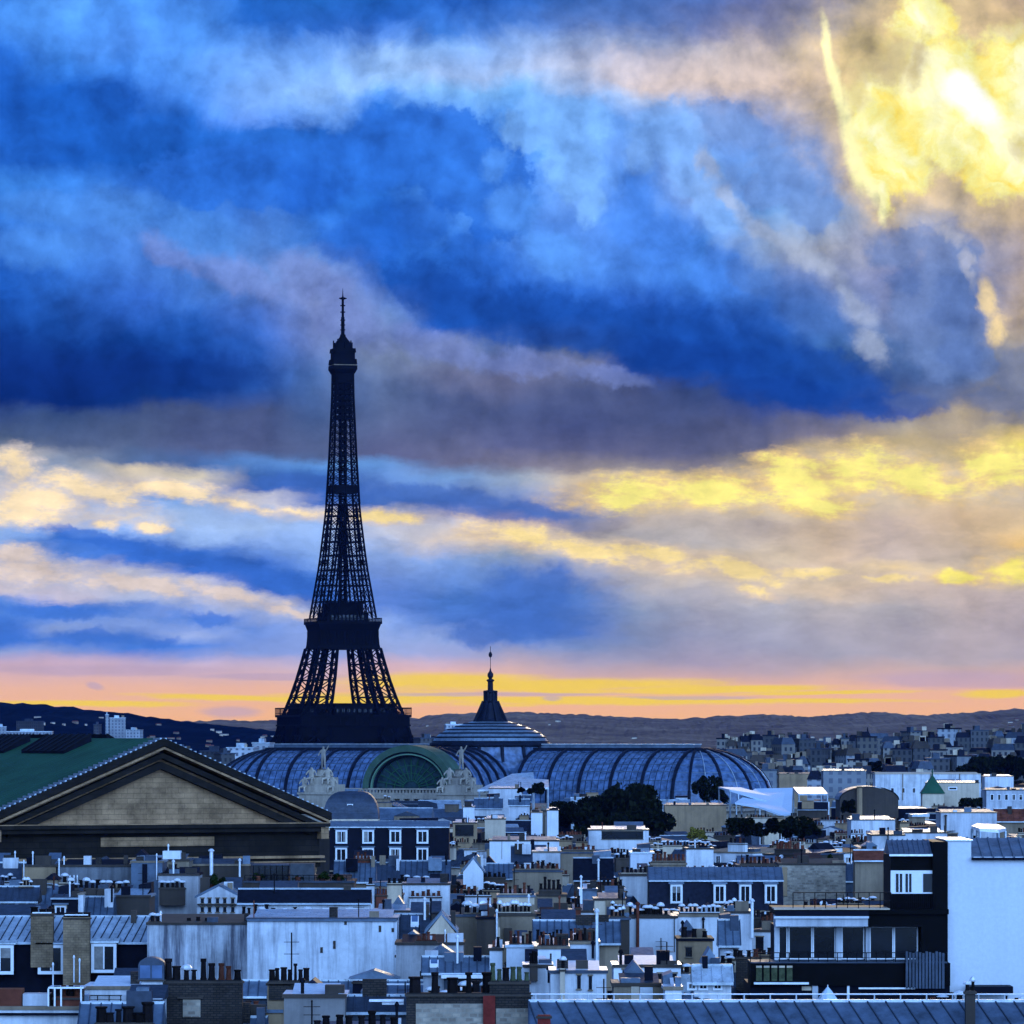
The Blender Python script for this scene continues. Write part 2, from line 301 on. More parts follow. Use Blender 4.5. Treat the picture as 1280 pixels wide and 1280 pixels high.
cols = mix(M('MULTIPLY', smooth(M('ADD', mv, M('MULTIPLY', sn, 1.2)), -0.1, 0.6), 0.6), cols, rgb(192, 168, 190))

# ---- relief: billows and wisps
b1 = noise(V('ADD', UV, V('SCALE', w1, scale=0.3)), 1.9, 8, 0.56, 0.2)
# lit and shaded sides of the billows, the light coming from the hidden sun up on the right
hv = V('ADD', UV, V('SCALE', w1, scale=0.25))
H0 = noise(hv, 1.1, 8, 0.55, 0.1)
H1 = noise(V('ADD', hv, (0.15, 0.12, 0.0)), 1.1, 8, 0.55, 0.1)
emb = M('MULTIPLY', M('SUBTRACT', H0, H1), M('MULTIPLY_ADD', hi, 1.05, 0.35))
b2 = noise(V('ADD', UVa, V('SCALE', w2, scale=0.5)), 2.2, 7, 0.60)
bb = M('ADD', M('MULTIPLY', hi, b1), M('MULTIPLY', M('SUBTRACT', 1.0, hi), b2))
rel = M('MULTIPLY_ADD', M('ADD', M('SUBTRACT', bb, 0.5), emb), M('MULTIPLY', M('MULTIPLY', ramp01(vv, 0.5, 1.6), M('MULTIPLY_ADD', bm, -0.6, 1.0)), 1.1), 1.0)
rc = nd('ShaderNodeCombineXYZ')
put(rc.inputs[0], M('POWER', rel, 1.08)); put(rc.inputs[1], M('POWER', rel, 1.0)); put(rc.inputs[2], M('POWER', rel, 0.86))
rg_ = nd('ShaderNodeCombineXYZ')
for q_ in range(3): put(rg_.inputs[q_], rel)
front = mix(1.0, cols, mix(hi, rg_.outputs[0], rc.outputs[0]), 'MULTIPLY')
hs = nd('ShaderNodeHueSaturation')
hs.inputs['Saturation'].default_value = 0.99
put(hs.inputs['Color'], front)
front = hs.outputs[0]

# ---- the rest of the dome: clear evening blue and broken pale cloud, brightest behind the viewer
nish = nd('ShaderNodeTexSky', sky_type='NISHITA')
nish.sun_disc = False
nish.sun_elevation = SUN_EL
nish.sun_rotation = SUN_AZ
nish.air_density = 1.0
nish.ozone_density = 2.0
dn = noise(DIR, 2.6, 5, 0.55)
base = mix(smooth(dn, 0.36, 0.66), (0.035, 0.10, 0.38, 1), (0.09, 0.21, 0.58, 1))
# key light for the walls: bright bank added to the unseen sky behind the viewer
ev = nd('ShaderNodeVectorMath', operation='DOT_PRODUCT')
put(ev.inputs[0], DIR); ev.inputs[1].default_value = Vector((0.34, -0.86, 0.36)).normalized()
bank = M('MULTIPLY', smooth(ev.outputs['Value'], 0.42, 0.96), M('MULTIPLY_ADD', dn, 0.9, 0.55))
back = mix(bank, base, (1.74, 3.38, 6.6, 1))
backs = mix(ramp01(dz, 0.45, 1.0), back, (0.08, 0.20, 0.62, 1))
fm = smooth(dy, 0.80, 0.965)
clouds = mix(fm, backs, front)
up10 = V('SCALE', clouds, scale=10.0)
cover = mix(M('MULTIPLY_ADD', fm, 0.12, 0.88), nish.outputs[0], up10)
bg = nd('ShaderNodeBackground')
bg.inputs['Strength'].default_value = 0.1
put(bg.inputs['Color'], cover)
wo = nd('ShaderNodeOutputWorld')
NT.links.new(bg.outputs[0], wo.inputs[0])
W.cycles.sampling_method = 'MANUAL'
W.cycles.sample_map_resolution = 512

# ================================================================== materials
def mat(name):
    m = bpy.data.materials.new(name)
    m.use_nodes = True
    nt = m.node_tree
    return m, nt, nt.nodes['Principled BSDF']

def _n(nt, t, **kw):
    n = nt.nodes.new(t)
    for k, v in kw.items():
        setattr(n, k, v)
    return n

def _pos(nt, scale=(1, 1, 1)):
    g = _n(nt, 'ShaderNodeNewGeometry')
    mp = _n(nt, 'ShaderNodeMapping')
    mp.inputs['Scale'].default_value = scale
    nt.links.new(g.outputs['Position'], mp.inputs[0])
    return mp.outputs[0]

def _noise(nt, vec, scale, detail=5, rough=0.6):
    n = _n(nt, 'ShaderNodeTexNoise')
    n.inputs['Scale'].default_value = scale
    n.inputs['Detail'].default_value = detail
    n.inputs['Roughness'].default_value = rough
    nt.links.new(vec, n.inputs['Vector'])
    return n.outputs['Fac']

def _ramp(nt, fac, stops):
    r = _n(nt, 'ShaderNodeValToRGB')
    e = r.color_ramp.elements
    while len(e) < len(stops):
        e.new(1.0)
    for k, (p, c) in zip(e, stops):
        k.position = p
        k.color = (c[0], c[1], c[2], 1)
    nt.links.new(fac, r.inputs[0])
    return r.outputs[0]

def _mix(nt, f, a, b, mode='MIX'):
    m = _n(nt, 'ShaderNodeMix', data_type='RGBA', blend_type=mode)
    for s, v in ((m.inputs[0], f), (m.inputs[6], a), (m.inputs[7], b)):
        if isinstance(v, bpy.types.NodeSocket):
            nt.links.new(v, s)
        else:
            s.default_value = v if isinstance(v, (int, float)) else (v[0], v[1], v[2], 1)
    return m.outputs[2]

def _bump(nt, bs, h, dist, strength=0.5):
    b = _n(nt, 'ShaderNodeBump')
    b.inputs['Strength'].default_value = strength
    b.inputs['Distance'].default_value = dist
    nt.links.new(h, b.inputs['Height'])
    nt.links.new(b.outputs[0], bs.inputs['Normal'])

def k3(c, k):
    return (c[0] * k, c[1] * k, c[2] * k)

def plaster(name, c, stain=0.35, streak=0.5, lo=0.44, hi_=0.70):
    """rendered wall: blotches, rain streaks below the coping"""
    m, nt, bs = mat(name)
    p1 = _pos(nt, (1, 1, 1)); p2 = _pos(nt, (1, 1, 0.07))
    blot = _noise(nt, p1, 0.16, 6, 0.65)
    strk = _noise(nt, p2, 0.95, 6, 0.7)
    gr = _noise(nt, p1, 3.0, 4, 0.7)
    col = _ramp(nt, blot, [(0.32, k3(c, 1 - stain)), (0.56, c)])
    dirt = _ramp(nt, strk, [(lo, (1, 1, 1)), (hi_, (1 - streak, 1 - streak, 1 - streak * 0.95))])
    col = _mix(nt, 0.9, col, dirt, 'MULTIPLY')
    g = _ramp(nt, gr, [(0.3, (0.86, 0.86, 0.86)), (0.7, (1.08, 1.08, 1.08))])
    col = _mix(nt, 0.6, col, g, 'MULTIPLY')
    # every wall weathers to its own tone
    oi = _n(nt, 'ShaderNodeObjectInfo')
    v = _ramp(nt, oi.outputs['Random'], [(0.0, (0.72, 0.73, 0.76)), (0.5, (0.95, 0.94, 0.93)), (1.0, (1.08, 1.07, 1.05))])
    col = _mix(nt, 0.8, col, v, 'MULTIPLY')
    nt.links.new(col, bs.inputs['Base Color'])
    bs.inputs['Roughness'].default_value = 0.9
    _bump(nt, bs, gr, 0.03, 0.4)
    return m

def sheet(name, c, rough=0.42, metallic=0.45, var=0.55):
    """weathered zinc / lead sheet"""
    m, nt, bs = mat(name)
    p1 = _pos(nt)
    a = _noise(nt, p1, 0.55, 8, 0.72)
    b = _noise(nt, p1, 2.4, 4, 0.6)
    col = _ramp(nt, a, [(0.30, k3(c, 1 - var)), (0.55, c), (0.75, k3(c, 1 + var * 0.6))])
    oi = _n(nt, 'ShaderNodeObjectInfo')
    v = _ramp(nt, oi.outputs['Random'], [(0.0, (0.55, 0.58, 0.62)), (0.6, (0.95, 0.95, 0.95)), (1.0, (1.35, 1.3, 1.22))])
    col = _mix(nt, 0.8, col, v, 'MULTIPLY')
    nt.links.new(col, bs.inputs['Base Color'])
    bs.inputs['Metallic'].default_value = metallic
    r = _ramp(nt, b, [(0.3, (rough - 0.1,) * 3), (0.7, (rough + 0.18,) * 3)])
    nt.links.new(r, bs.inputs['Roughness'])
    return m

def plain(name, c, rough=0.7, var=0.25, scale=1.2, metallic=0.0, tint=0.0):
    m, nt, bs = mat(name)
    a = _noise(nt, _pos(nt), scale, 5, 0.6)
    col = _ramp(nt, a, [(0.3, k3(c, 1 - var)), (0.7, k3(c, 1 + var))])
    if tint:
        oi = _n(nt, 'ShaderNodeObjectInfo')
        v = _ramp(nt, oi.outputs['Random'], [(0.0, (1 - tint,) * 3), (1.0, (1 + tint,) * 3)])
        col = _mix(nt, 1.0, col, v, 'MULTIPLY')
    nt.links.new(col, bs.inputs['Base Color'])
    bs.inputs['Roughness'].default_value = rough
    bs.inputs['Metallic'].default_value = metallic
    bs.inputs['Specular IOR Level'].default_value = 0.05 if max(c) < 0.2 else 0.4
    return m

def masonry(name, c1, c2, mortar, bw, bh, size=0.02, stain=0.45):
    m, nt, bs = mat(name)
    g = _n(nt, 'ShaderNodeNewGeometry')
    sx_ = _n(nt, 'ShaderNodeSeparateXYZ'); nt.links.new(g.outputs['Position'], sx_.inputs[0])
    ad = _n(nt, 'ShaderNodeMath', operation='ADD')
    nt.links.new(sx_.outputs[0], ad.inputs[0]); nt.links.new(sx_.outputs[1], ad.inputs[1])
    cb = _n(nt, 'ShaderNodeCombineXYZ')
    nt.links.new(ad.outputs[0], cb.inputs[0]); nt.links.new(sx_.outputs[2], cb.inputs[1])
    br_ = _n(nt, 'ShaderNodeTexBrick')
    br_.inputs['Color1'].default_value = (*c1, 1); br_.inputs['Color2'].default_value = (*c2, 1)
    br_.inputs['Mortar'].default_value = (*mortar, 1)
    br_.inputs['Scale'].default_value = 1.0
    br_.inputs['Brick Width'].default_value = bw; br_.inputs['Row Height'].default_value = bh
    br_.inputs['Mortar Size'].default_value = size
    nt.links.new(cb.outputs[0], br_.inputs['Vector'])
    a = _noise(nt, _pos(nt), 0.32, 9, 0.74)
    d = _ramp(nt, a, [(0.36, (1 - stain,) * 3), (0.62, (1.1,) * 3)])
    col = _mix(nt, 1.0, br_.outputs['Color'], d, 'MULTIPLY')
    nt.links.new(col, bs.inputs['Base Color'])
    bs.inputs['Roughness'].default_value = 0.9
    bs.inputs['Specular IOR Level'].default_value = 0.15
    _bump(nt, bs, br_.outputs['Fac'], 0.02, -0.4)
    return m

def glassy(name, c, rough=0.12):
    m, nt, bs = mat(name)
    a = _noise(nt, _pos(nt), 0.6, 3, 0.5)
    col = _ramp(nt, a, [(0.35, k3(c, 0.5)), (0.7, k3(c, 1.4))])
    nt.links.new(col, bs.inputs['Base Color'])
    bs.inputs['Roughness'].default_value = rough
    bs.inputs['Specular IOR Level'].default_value = 0.25
    return m

WHITE = plaster('plaster_white', (0.64, 0.66, 0.70), 0.34, 0.5)
CREAM = plaster('plaster_cream', (0.62, 0.50, 0.37), 0.25, 0.35)
STAINED = plaster('plaster_stained', (0.70, 0.74, 0.80), 0.42, 0.7, 0.46, 0.68)
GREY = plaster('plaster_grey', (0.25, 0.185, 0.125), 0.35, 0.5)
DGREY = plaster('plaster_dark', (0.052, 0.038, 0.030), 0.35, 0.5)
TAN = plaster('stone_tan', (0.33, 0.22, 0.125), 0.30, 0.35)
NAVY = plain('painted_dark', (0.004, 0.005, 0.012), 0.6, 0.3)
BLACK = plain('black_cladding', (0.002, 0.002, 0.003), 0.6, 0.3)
BRIGHT = plaster('fresh_white_paint', (0.70, 0.73, 0.78), 0.13, 0.2)
CLEAN = plaster('clean_white_render', (0.72, 0.75, 0.80), 0.05, 0.06)
ZINC = sheet('zinc', (0.105, 0.15, 0.215))
ZINCD = sheet('zinc_dark', (0.034, 0.05, 0.082), 0.55, 0.35)
ZINCB = sheet('old_zinc', (0.075, 0.11, 0.17), 0.5, 0.35, 0.7)
ZINCL = sheet('zinc_light', (0.46, 0.53, 0.60), 0.32, 0.4)
SLATE = plain('slate', (0.008, 0.010, 0.020), 0.6, 0.4, 2.0, 0.0, 0.4)
RUST = plain('rust_roof', (0.11, 0.034, 0.022), 0.8, 0.4, 1.0, 0.0, 0.3)
TERRA = plain('terracotta', (0.10, 0.032, 0.02), 0.85, 0.4, 4.0, 0.0, 0.5)
POTDARK = plain('sooty_pot', (0.009, 0.007, 0.008), 0.85, 0.4, 4.0, 0.0, 0.4)
POTGREEN = plain('mossy_pot', (0.055, 0.065, 0.035), 0.85, 0.4, 4.0)
CAPM = plain('galvanised_cap', (0.72, 0.74, 0.78), 0.35, 0.15, 3.0, 0.3)
FRAME = plain('white_joinery', (0.72, 0.73, 0.76), 0.5, 0.06, 3.0)
CURTAIN = plain('net_curtain', (0.20, 0.19, 0.18), 0.8, 0.4, 1.5)
PANE = glassy('window_pane', (0.006, 0.008, 0.013), 0.15)
STONE = masonry('rough_stone', (0.29, 0.195, 0.115), (0.23, 0.155, 0.095), (0.18, 0.125, 0.08), 0.5, 0.24, 0.03, 0.6)
RUBBLE = masonry('rubble_stone', (0.42, 0.34, 0.26), (0.20, 0.16, 0.13), (0.30, 0.26, 0.21), 0.55, 0.3, 0.05)
BRICKD = masonry('sooty_brick', (0.035, 0.027, 0.024), (0.06, 0.047, 0.04), (0.018, 0.018, 0.02), 0.42, 0.16, 0.03)
REDPAINT = plain('red_paint', (0.15, 0.022, 0.018), 0.6, 0.3, 2.0)
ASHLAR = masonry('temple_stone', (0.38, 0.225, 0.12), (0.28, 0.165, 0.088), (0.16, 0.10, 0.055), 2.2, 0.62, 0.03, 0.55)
ASHDARK = masonry('shade_dark_stone', (0.018, 0.014, 0.012), (0.011, 0.009, 0.008), (0.005, 0.005, 0.005), 2.2, 0.7, 0.03, 0.5)  # near-black stone; the deep shade under the cornice is put into its colour
GPSTONE = plaster('hall_stone', (0.40, 0.34, 0.27), 0.35, 0.4)
ARCHG = plain('patinated_arch', (0.045, 0.085, 0.062), 0.6, 0.3, 0.25)
COPPER = plain('green_copper', (0.020, 0.072, 0.042), 0.6, 0.25, 0.25)
COPPERP = plain('pale_copper', (0.10, 0.19, 0.13), 0.6, 0.25, 0.4)
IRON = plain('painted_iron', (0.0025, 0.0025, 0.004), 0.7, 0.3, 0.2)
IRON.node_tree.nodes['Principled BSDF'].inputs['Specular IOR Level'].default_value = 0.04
IRON2 = plain('hall_iron', (0.008, 0.011, 0.022), 0.5, 0.3, 0.3)
HALLGLASS = glassy('hall_glass', (0.075, 0.125, 0.23), 0.09)
RAIL = plain('iron_railing', (0.005, 0.005, 0.008), 0.5, 0.2)
BARK = plain('bark', (0.035, 0.026, 0.018), 0.9, 0.3)
TARP = plain('white_canvas', (0.50, 0.60, 0.72), 0.5, 0.05, 0.1)

def leafmat(name, c):
    m, nt, bs = mat(name)
    g = _n(nt, 'ShaderNodeNewGeometry')
    v = _ramp(nt, g.outputs['Random Per Island'], [(0.0, k3(c, 0.45)), (0.6, c), (1.0, k3(c, 1.8))])
    nt.links.new(v, bs.inputs['Base Color'])
    bs.inputs['Roughness'].default_value = 0.9
    bs.inputs['Specular IOR Level'].default_value = 0.02
    return m
LEAF = leafmat('dark_foliage', (0.007, 0.009, 0.005))
LEAFY = leafmat('yellowing_foliage', (0.13, 0.11, 0.02))
LEAFB = leafmat('terrace_foliage', (0.012, 0.022, 0.006))

def facade_mat(name, wall, win, bw, bh):
    """far facade: window openings a pixel or two wide"""
    m, nt, bs = mat(name)
    g = _n(nt, 'ShaderNodeTexCoord')
    sx_ = _n(nt, 'ShaderNodeSeparateXYZ'); nt.links.new(g.outputs['Object'], sx_.inputs[0])
    ad = _n(nt, 'ShaderNodeMath', operation='ADD')
    nt.links.new(sx_.outputs[0], ad.inputs[0]); nt.links.new(sx_.outputs[1], ad.inputs[1])
    def cell(s, w, lo, hi_):
        d = _n(nt, 'ShaderNodeMath', operation='DIVIDE'); nt.links.new(s, d.inputs[0]); d.inputs[1].default_value = w
        f = _n(nt, 'ShaderNodeMath', operation='FRACT'); nt.links.new(d.outputs[0], f.inputs[0])
        a_ = _n(nt, 'ShaderNodeMath', operation='GREATER_THAN'); nt.links.new(f.outputs[0], a_.inputs[0]); a_.inputs[1].default_value = lo
        b_ = _n(nt, 'ShaderNodeMath', operation='LESS_THAN'); nt.links.new(f.outputs[0], b_.inputs[0]); b_.inputs[1].default_value = hi_
        c_ = _n(nt, 'ShaderNodeMath', operation='MULTIPLY'); nt.links.new(a_.outputs[0], c_.inputs[0]); nt.links.new(b_.outputs[0], c_.inputs[1])
        return c_.outputs[0]
    cc = _n(nt, 'ShaderNodeMath', operation='MULTIPLY')
    nt.links.new(cell(ad.outputs[0], bw, 0.28, 0.72), cc.inputs[0]); nt.links.new(cell(sx_.outputs[2], bh, 0.22, 0.80), cc.inputs[1])
    oi = _n(nt, 'ShaderNodeObjectInfo')
    v = _ramp(nt, oi.outputs['Random'], [(0.0, k3(wall, 0.45)), (0.5, wall), (1.0, k3(wall, 1.4))])
    blot = _noise(nt, _pos(nt), 0.08, 4, 0.6)
    d = _ramp(nt, blot, [(0.35, (0.7,) * 3), (0.65, (1.1,) * 3)])
    v = _mix(nt, 1.0, v, d, 'MULTIPLY')
    col = _mix(nt, cc.outputs[0], v, win)
    nt.links.new(col, bs.inputs['Base Color'])
    bs.inputs['Roughness'].default_value = 0.8
    return m
FACADE = facade_mat('far_facade', (0.20, 0.18, 0.16), (0.012, 0.015, 0.025), 2.6, 3.1)
FACADED = facade_mat('far_facade_dark', (0.05, 0.05, 0.055), (0.008, 0.01, 0.016), 2.4, 3.1)
FACADEW = facade_mat('far_facade_white', (0.30, 0.32, 0.35), (0.10, 0.11, 0.14), 3.2, 3.0)

# ================================================================== mesh builder
class MB:
    def __init__(self):
        self.v = []; self.f = []; self.mi = []; self.mats = []
    def m(self, material):
        if material not in self.mats:
            self.mats.append(material)
        return self.mats.index(material)
    def poly(self, pts, faces, material, T=None):
        o = len(self.v)
        for p in pts:
            p = Vector(p)
            self.v.append(T @ p if T else p)
        k = self.m(material)
        for f in faces:
            self.f.append([o + i for i in f]); self.mi.append(k)
        return self
    def box(self, x0, x1, y0, y1, z0, z1, material, T=None):
        p = [(x0, y0, z0), (x1, y0, z0), (x1, y1, z0), (x0, y1, z0), (x0, y0, z1), (x1, y0, z1), (x1, y1, z1), (x0, y1, z1)]
        return self.poly(p, [(3, 2, 1, 0), (4, 5, 6, 7), (0, 1, 5, 4), (1, 2, 6, 5), (2, 3, 7, 6), (3, 0, 4, 7)], material, T)
    def bar(self, a, b, r, material, n=4, r2=None):
        """square or round strut between two points"""
        a = Vector(a); b = Vector(b)
        d = b - a
        if d.length < 1e-6: return self
        z = d.normalized()
        x = z.orthogonal().normalized() if abs(z.z) > 0.95 else z.cross(Vector((0, 0, 1))).normalized()
        y = z.cross(x)
        r2 = r if r2 is None else r2
        pts = []
        for c, rr in ((a, r), (b, r2)):
            for i in range(n):
                t = 2 * pi * (i + 0.5) / n
                pts.append(c + (x * cos(t) + y * sin(t)) * rr * (1.414 if n == 4 else 1))
        fs = [(i, (i + 1) % n, n + (i + 1) % n, n + i) for i in range(n)]
        fs += [tuple(range(n - 1, -1, -1)), tuple(range(n, 2 * n))]
        return self.poly(pts, fs, material)
    def lathe(self, prof, material, n=12, c=(0, 0, 0)):
        pts = []; fs = []
        for (r, z) in prof:
            for i in range(n):
                t = 2 * pi * (i + 0.5) / n
                pts.append((c[0] + r * cos(t), c[1] + r * sin(t), c[2] + z))
        for j in range(len(prof) - 1):
            for i in range(n):
                fs.append((j * n + i, j * n + (i + 1) % n, (j + 1) * n + (i + 1) % n, (j + 1) * n + i))
        fs.append(tuple(range(n - 1, -1, -1)))
        k = (len(prof) - 1) * n
        fs.append(tuple(range(k, k + n)))
        return self.poly(pts, fs, material)
    def prism_x(self, prof, x0, x1, material):
        """closed (y, z) outline swept along x"""
        n = len(prof)
        pts = [(x0, y, z) for y, z in prof] + [(x1, y, z) for y, z in prof]
        fs = [(i, n + i, n + (i + 1) % n, (i + 1) % n) for i in range(n)]
        fs += [tuple(range(n)), tuple(range(2 * n - 1, n - 1, -1))]
        return self.poly(pts, fs, material)
    def prism_y(self, prof, y0, y1, material):
        n = len(prof)
        pts = [(x, y0, z) for x, z in prof] + [(x, y1, z) for x, z in prof]
        fs = [(i, (i + 1) % n, n + (i + 1) % n, n + i) for i in range(n)]
        fs += [tuple(range(n - 1, -1, -1)), tuple(range(n, 2 * n))]
        return self.poly(pts, fs, material)
    def mesh(self, name):
        me = bpy.data.meshes.new(name)
        me.from_pydata([tuple(v) for v in self.v], [], self.f)
        for mm in self.mats:
            me.materials.append(mm)
        me.polygons.foreach_set('material_index', self.mi)
        me.update()
        return me
    def build(self, name, parent=None, smooth=False):
        me = self.mesh(name)
        if smooth:
            me.polygons.foreach_set('use_smooth', [True] * len(me.polygons))
        return link(bpy.data.objects.new(name, me), parent)

def link(o, parent=None):
    COL.objects.link(o)
    if parent is not None:
        o.parent = parent
    return o

def tag(o, label=None, cat=None, group=None, kind=None):
    if label: o['label'] = label
    if cat: o['category'] = cat
    if group: o['group'] = group
    if kind: o['kind'] = kind
    return o

def empty(name, loc, rz=0.0, label=None, cat=None, group=None):
    o = bpy.data.objects.new(name, None)
    o.location = loc
    o.rotation_euler = (0, 0, rz)
    link(o)
    return tag(o, label, cat, group)

def copy_tree(o, parent=None):
    c = o.copy()
    link(c, parent)
    for ch in o.children:
        copy_tree(ch, c)
    return c

def wx(px, Y): return (px - 640.0) * Y / F
def wz(py, Y): return ZC - (py - HZ) * Y / F
def mpp(Y): return Y / F

# ================================================================== ground, hills
def sstep(a, b, x):
    t = max(0.0, min(1.0, (x - a) / (b - a)))
    return t * t * (3 - 2 * t)

def lerp_tab(tab, x):
    if x <= tab[0][0]: return tab[0][1]
    for (a, p), (b, q) in zip(tab, tab[1:]):
        if x <= b:
            return p + (q - p) * (x - a) / (b - a)
    return tab[-1][1]

def ground_h(x, y):
    rise = 25.0 * sstep(1850, 2450, y) * sstep(60, 240, x) * (1 - sstep(4200, 5200, y))
    return rise

GROUND, gnt, gbs = mat('city_ground')
gn = _noise(gnt, _pos(gnt), 0.02, 6, 0.65)
gnt.links.new(_ramp(gnt, gn, [(0.35, (0.035, 0.037, 0.042)), (0.65, (0.075, 0.075, 0.08))]), gbs.inputs['Base Color'])
gbs.inputs['Roughness'].default_value = 0.9
gm = MB()
nx, ny = 90, 90
ys = [-600 + 15600 * (j / ny) ** 1.0 for j in range(ny + 1)]
xs = [-4500 + 9000 * i / nx for i in range(nx + 1)]
gm.poly([(x, y, ground_h(x, y)) for y in ys for x in xs],
        [(j * (nx + 1) + i, j * (nx + 1) + i + 1, (j + 1) * (nx + 1) + i + 1, (j + 1) * (nx + 1) + i) for j in range(ny) for i in range(nx)], GROUND)
tag(gm.build('ground'), kind='structure')

def hill_mat(name, a, b, c):
    m, hnt, hbs = mat(name)
    hp = _pos(hnt)
    h1 = _noise(hnt, hp, 0.004, 6, 0.65); h2 = _noise(hnt, hp, 0.05, 5, 0.7)
    hc = _ramp(hnt, h1, [(0.38, a), (0.55, b), (0.68, c)])
    hc = _mix(hnt, 0.7, hc, _ramp(hnt, h2, [(0.35, (0.55,) * 3), (0.65, (1.25,) * 3)]), 'MULTIPLY')
    hnt.links.new(hc, hbs.inputs['Base Color'])
    hbs.inputs['Roughness'].default_value = 1.0
    hbs.inputs['Specular IOR Level'].default_value = 0.0
    return m
HILL = hill_mat('wooded_hill', (0.0025, 0.005, 0.009), (0.0045, 0.008, 0.014), (0.009, 0.013, 0.020))
HILLB = hill_mat('hazy_hill', (0.15, 0.092, 0.062), (0.23, 0.145, 0.095), (0.32, 0.21, 0.14))  # lighter warm tone: haze towards the sun put into the hill's colour

def hill_range(name, Y, tab, rough, seed, x0=-1200, x1=2500, step=9, front=0.62, back=1.5, hm=None):
    """a wooded ridge: crest at distance Y following the skyline table, slope towards the city"""
    m = MB()
    nx_ = int((x1 - x0) * Y / F / step)
    rows = [front + (1 - front) * (j / 26.0) for j in range(27)] + [1 + (back - 1) * (j / 5.0) for j in range(1, 6)]
    pts = []
    for r in rows:
        y = Y * r
        for i in range(nx_ + 1):
            px = x0 + (x1 - x0) * i / nx_
            X = wx(px, Y)
            crest = wz(lerp_tab(tab, px), Y)
            if r <= 1:
                t = (r - front) / (1 - front)
                prof = t ** 1.15
            else:
                prof = 1 - (r - 1) / (back - 1)
            n1 = mnoise.fractal(Vector((X * 0.0016, y * 0.0011, seed)), 0.9, 2.0, 5)
            n2 = mnoise.fractal(Vector((X * 0.045, y * 0.02, seed + 9)), 0.8, 2.0, 4)
            damp = 1 - abs(2 * min(1, prof) - 1)
            z = crest * prof + n1 * 7 * damp + n2 * rough * (0.3 + 0.7 * min(1, prof * 1.2)) * (prof > 0.02)
            pts.append((X, y, max(z, -2)))
    n = nx_ + 1
    m.poly(pts, [(j * n + i, j * n + i + 1, (j + 1) * n + i + 1, (j + 1) * n + i) for j in range(len(rows) - 1) for i in range(nx_)], hm or HILL)
    return tag(m.build(name, smooth=False), kind='structure')

LEFT_T = [(-1200, 868), (-400, 872), (0, 878), (40, 880), (75, 883), (130, 889), (175, 894), (215, 900), (250, 904), (300, 909), (360, 915), (420, 921), (2500, 926)]
MID_T = [(-1200, 900), (0, 900), (240, 902), (270, 900), (330, 901), (420, 899), (520, 897), (560, 892), (650, 890), (700, 892), (760, 895), (845, 899), (900, 895), (960, 893), (1010, 896), (1060, 892),
         (1100, 890), (1150, 894), (1190, 892), (1230, 889), (1280, 886), (1500, 880), (2500, 884)]
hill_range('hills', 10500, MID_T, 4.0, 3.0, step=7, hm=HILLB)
hill_range('hills', 8000, LEFT_T, 3.5, 8.0, step=7, x0=-1200, x1=560)

# ================================================================== the iron tower
TY = 3230.0
TX = wx(428.5, TY)
tower = empty('lattice_tower', (TX, TY, 0), radians(15), 'tall dark iron lattice tower with three platforms, rising over the whole city', 'tower')
OUT = [(0, 62), (20, 50.5), (40, 35.6), (44, 34.2), (57, 31.0), (63, 28.6), (80, 23.6), (97, 19.5), (115, 17.4), (120, 16.7), (150, 12.2), (184, 8.7), (217, 7.0), (254, 5.5), (270, 5.3)]
LEGW = [(0, 25), (44, 18.5), (57, 15.6), (97, 11.6), (115, 10.6), (120, 9.6), (150, 8.4), (184, 8.0)]
def out(z): return lerp_tab(OUT, z)
def inn(z): return max(0.35, out(z) - lerp_tab(LEGW, z))

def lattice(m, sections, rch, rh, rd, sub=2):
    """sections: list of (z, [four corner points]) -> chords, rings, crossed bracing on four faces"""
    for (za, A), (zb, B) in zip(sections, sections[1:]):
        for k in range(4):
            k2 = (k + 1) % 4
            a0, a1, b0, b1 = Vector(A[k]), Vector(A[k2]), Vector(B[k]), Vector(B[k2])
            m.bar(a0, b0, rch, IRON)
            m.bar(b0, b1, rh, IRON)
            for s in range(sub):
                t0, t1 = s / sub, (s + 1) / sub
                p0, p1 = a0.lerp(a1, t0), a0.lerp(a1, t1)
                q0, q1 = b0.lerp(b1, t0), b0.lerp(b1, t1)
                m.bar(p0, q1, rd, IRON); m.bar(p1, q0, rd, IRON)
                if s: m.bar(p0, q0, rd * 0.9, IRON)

def leg_sections(sx_, sy_, zs):
    res = []
    for z in zs:
        o, i = out(z), inn(z)
        res.append((z, [(sx_ * i, sy_ * i, z), (sx_ * o, sy_ * i, z), (sx_ * o, sy_ * o, z), (sx_ * i, sy_ * o, z)]))
    return res

for sx_ in (-1, 1):
    for sy_ in (-1, 1):
        m = MB()
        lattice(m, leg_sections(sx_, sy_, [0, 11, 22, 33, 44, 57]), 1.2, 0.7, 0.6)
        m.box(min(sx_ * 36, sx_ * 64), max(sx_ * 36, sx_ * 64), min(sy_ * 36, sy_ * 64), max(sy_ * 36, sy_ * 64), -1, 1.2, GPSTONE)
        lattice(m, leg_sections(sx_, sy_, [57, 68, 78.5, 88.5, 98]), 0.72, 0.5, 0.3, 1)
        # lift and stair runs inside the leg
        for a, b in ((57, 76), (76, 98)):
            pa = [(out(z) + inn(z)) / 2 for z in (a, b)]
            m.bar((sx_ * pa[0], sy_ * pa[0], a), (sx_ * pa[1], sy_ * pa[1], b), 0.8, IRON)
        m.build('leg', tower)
for sx_ in (-1, 1):
    for sy_ in (-1, 1):
        m = MB()
        lattice(m, leg_sections(sx_, sy_, [117, 127, 137, 146.5, 155.5, 164, 172, 180, 187]), 0.44, 0.30, 0.17, 1)
        m.build('upper_column', tower)
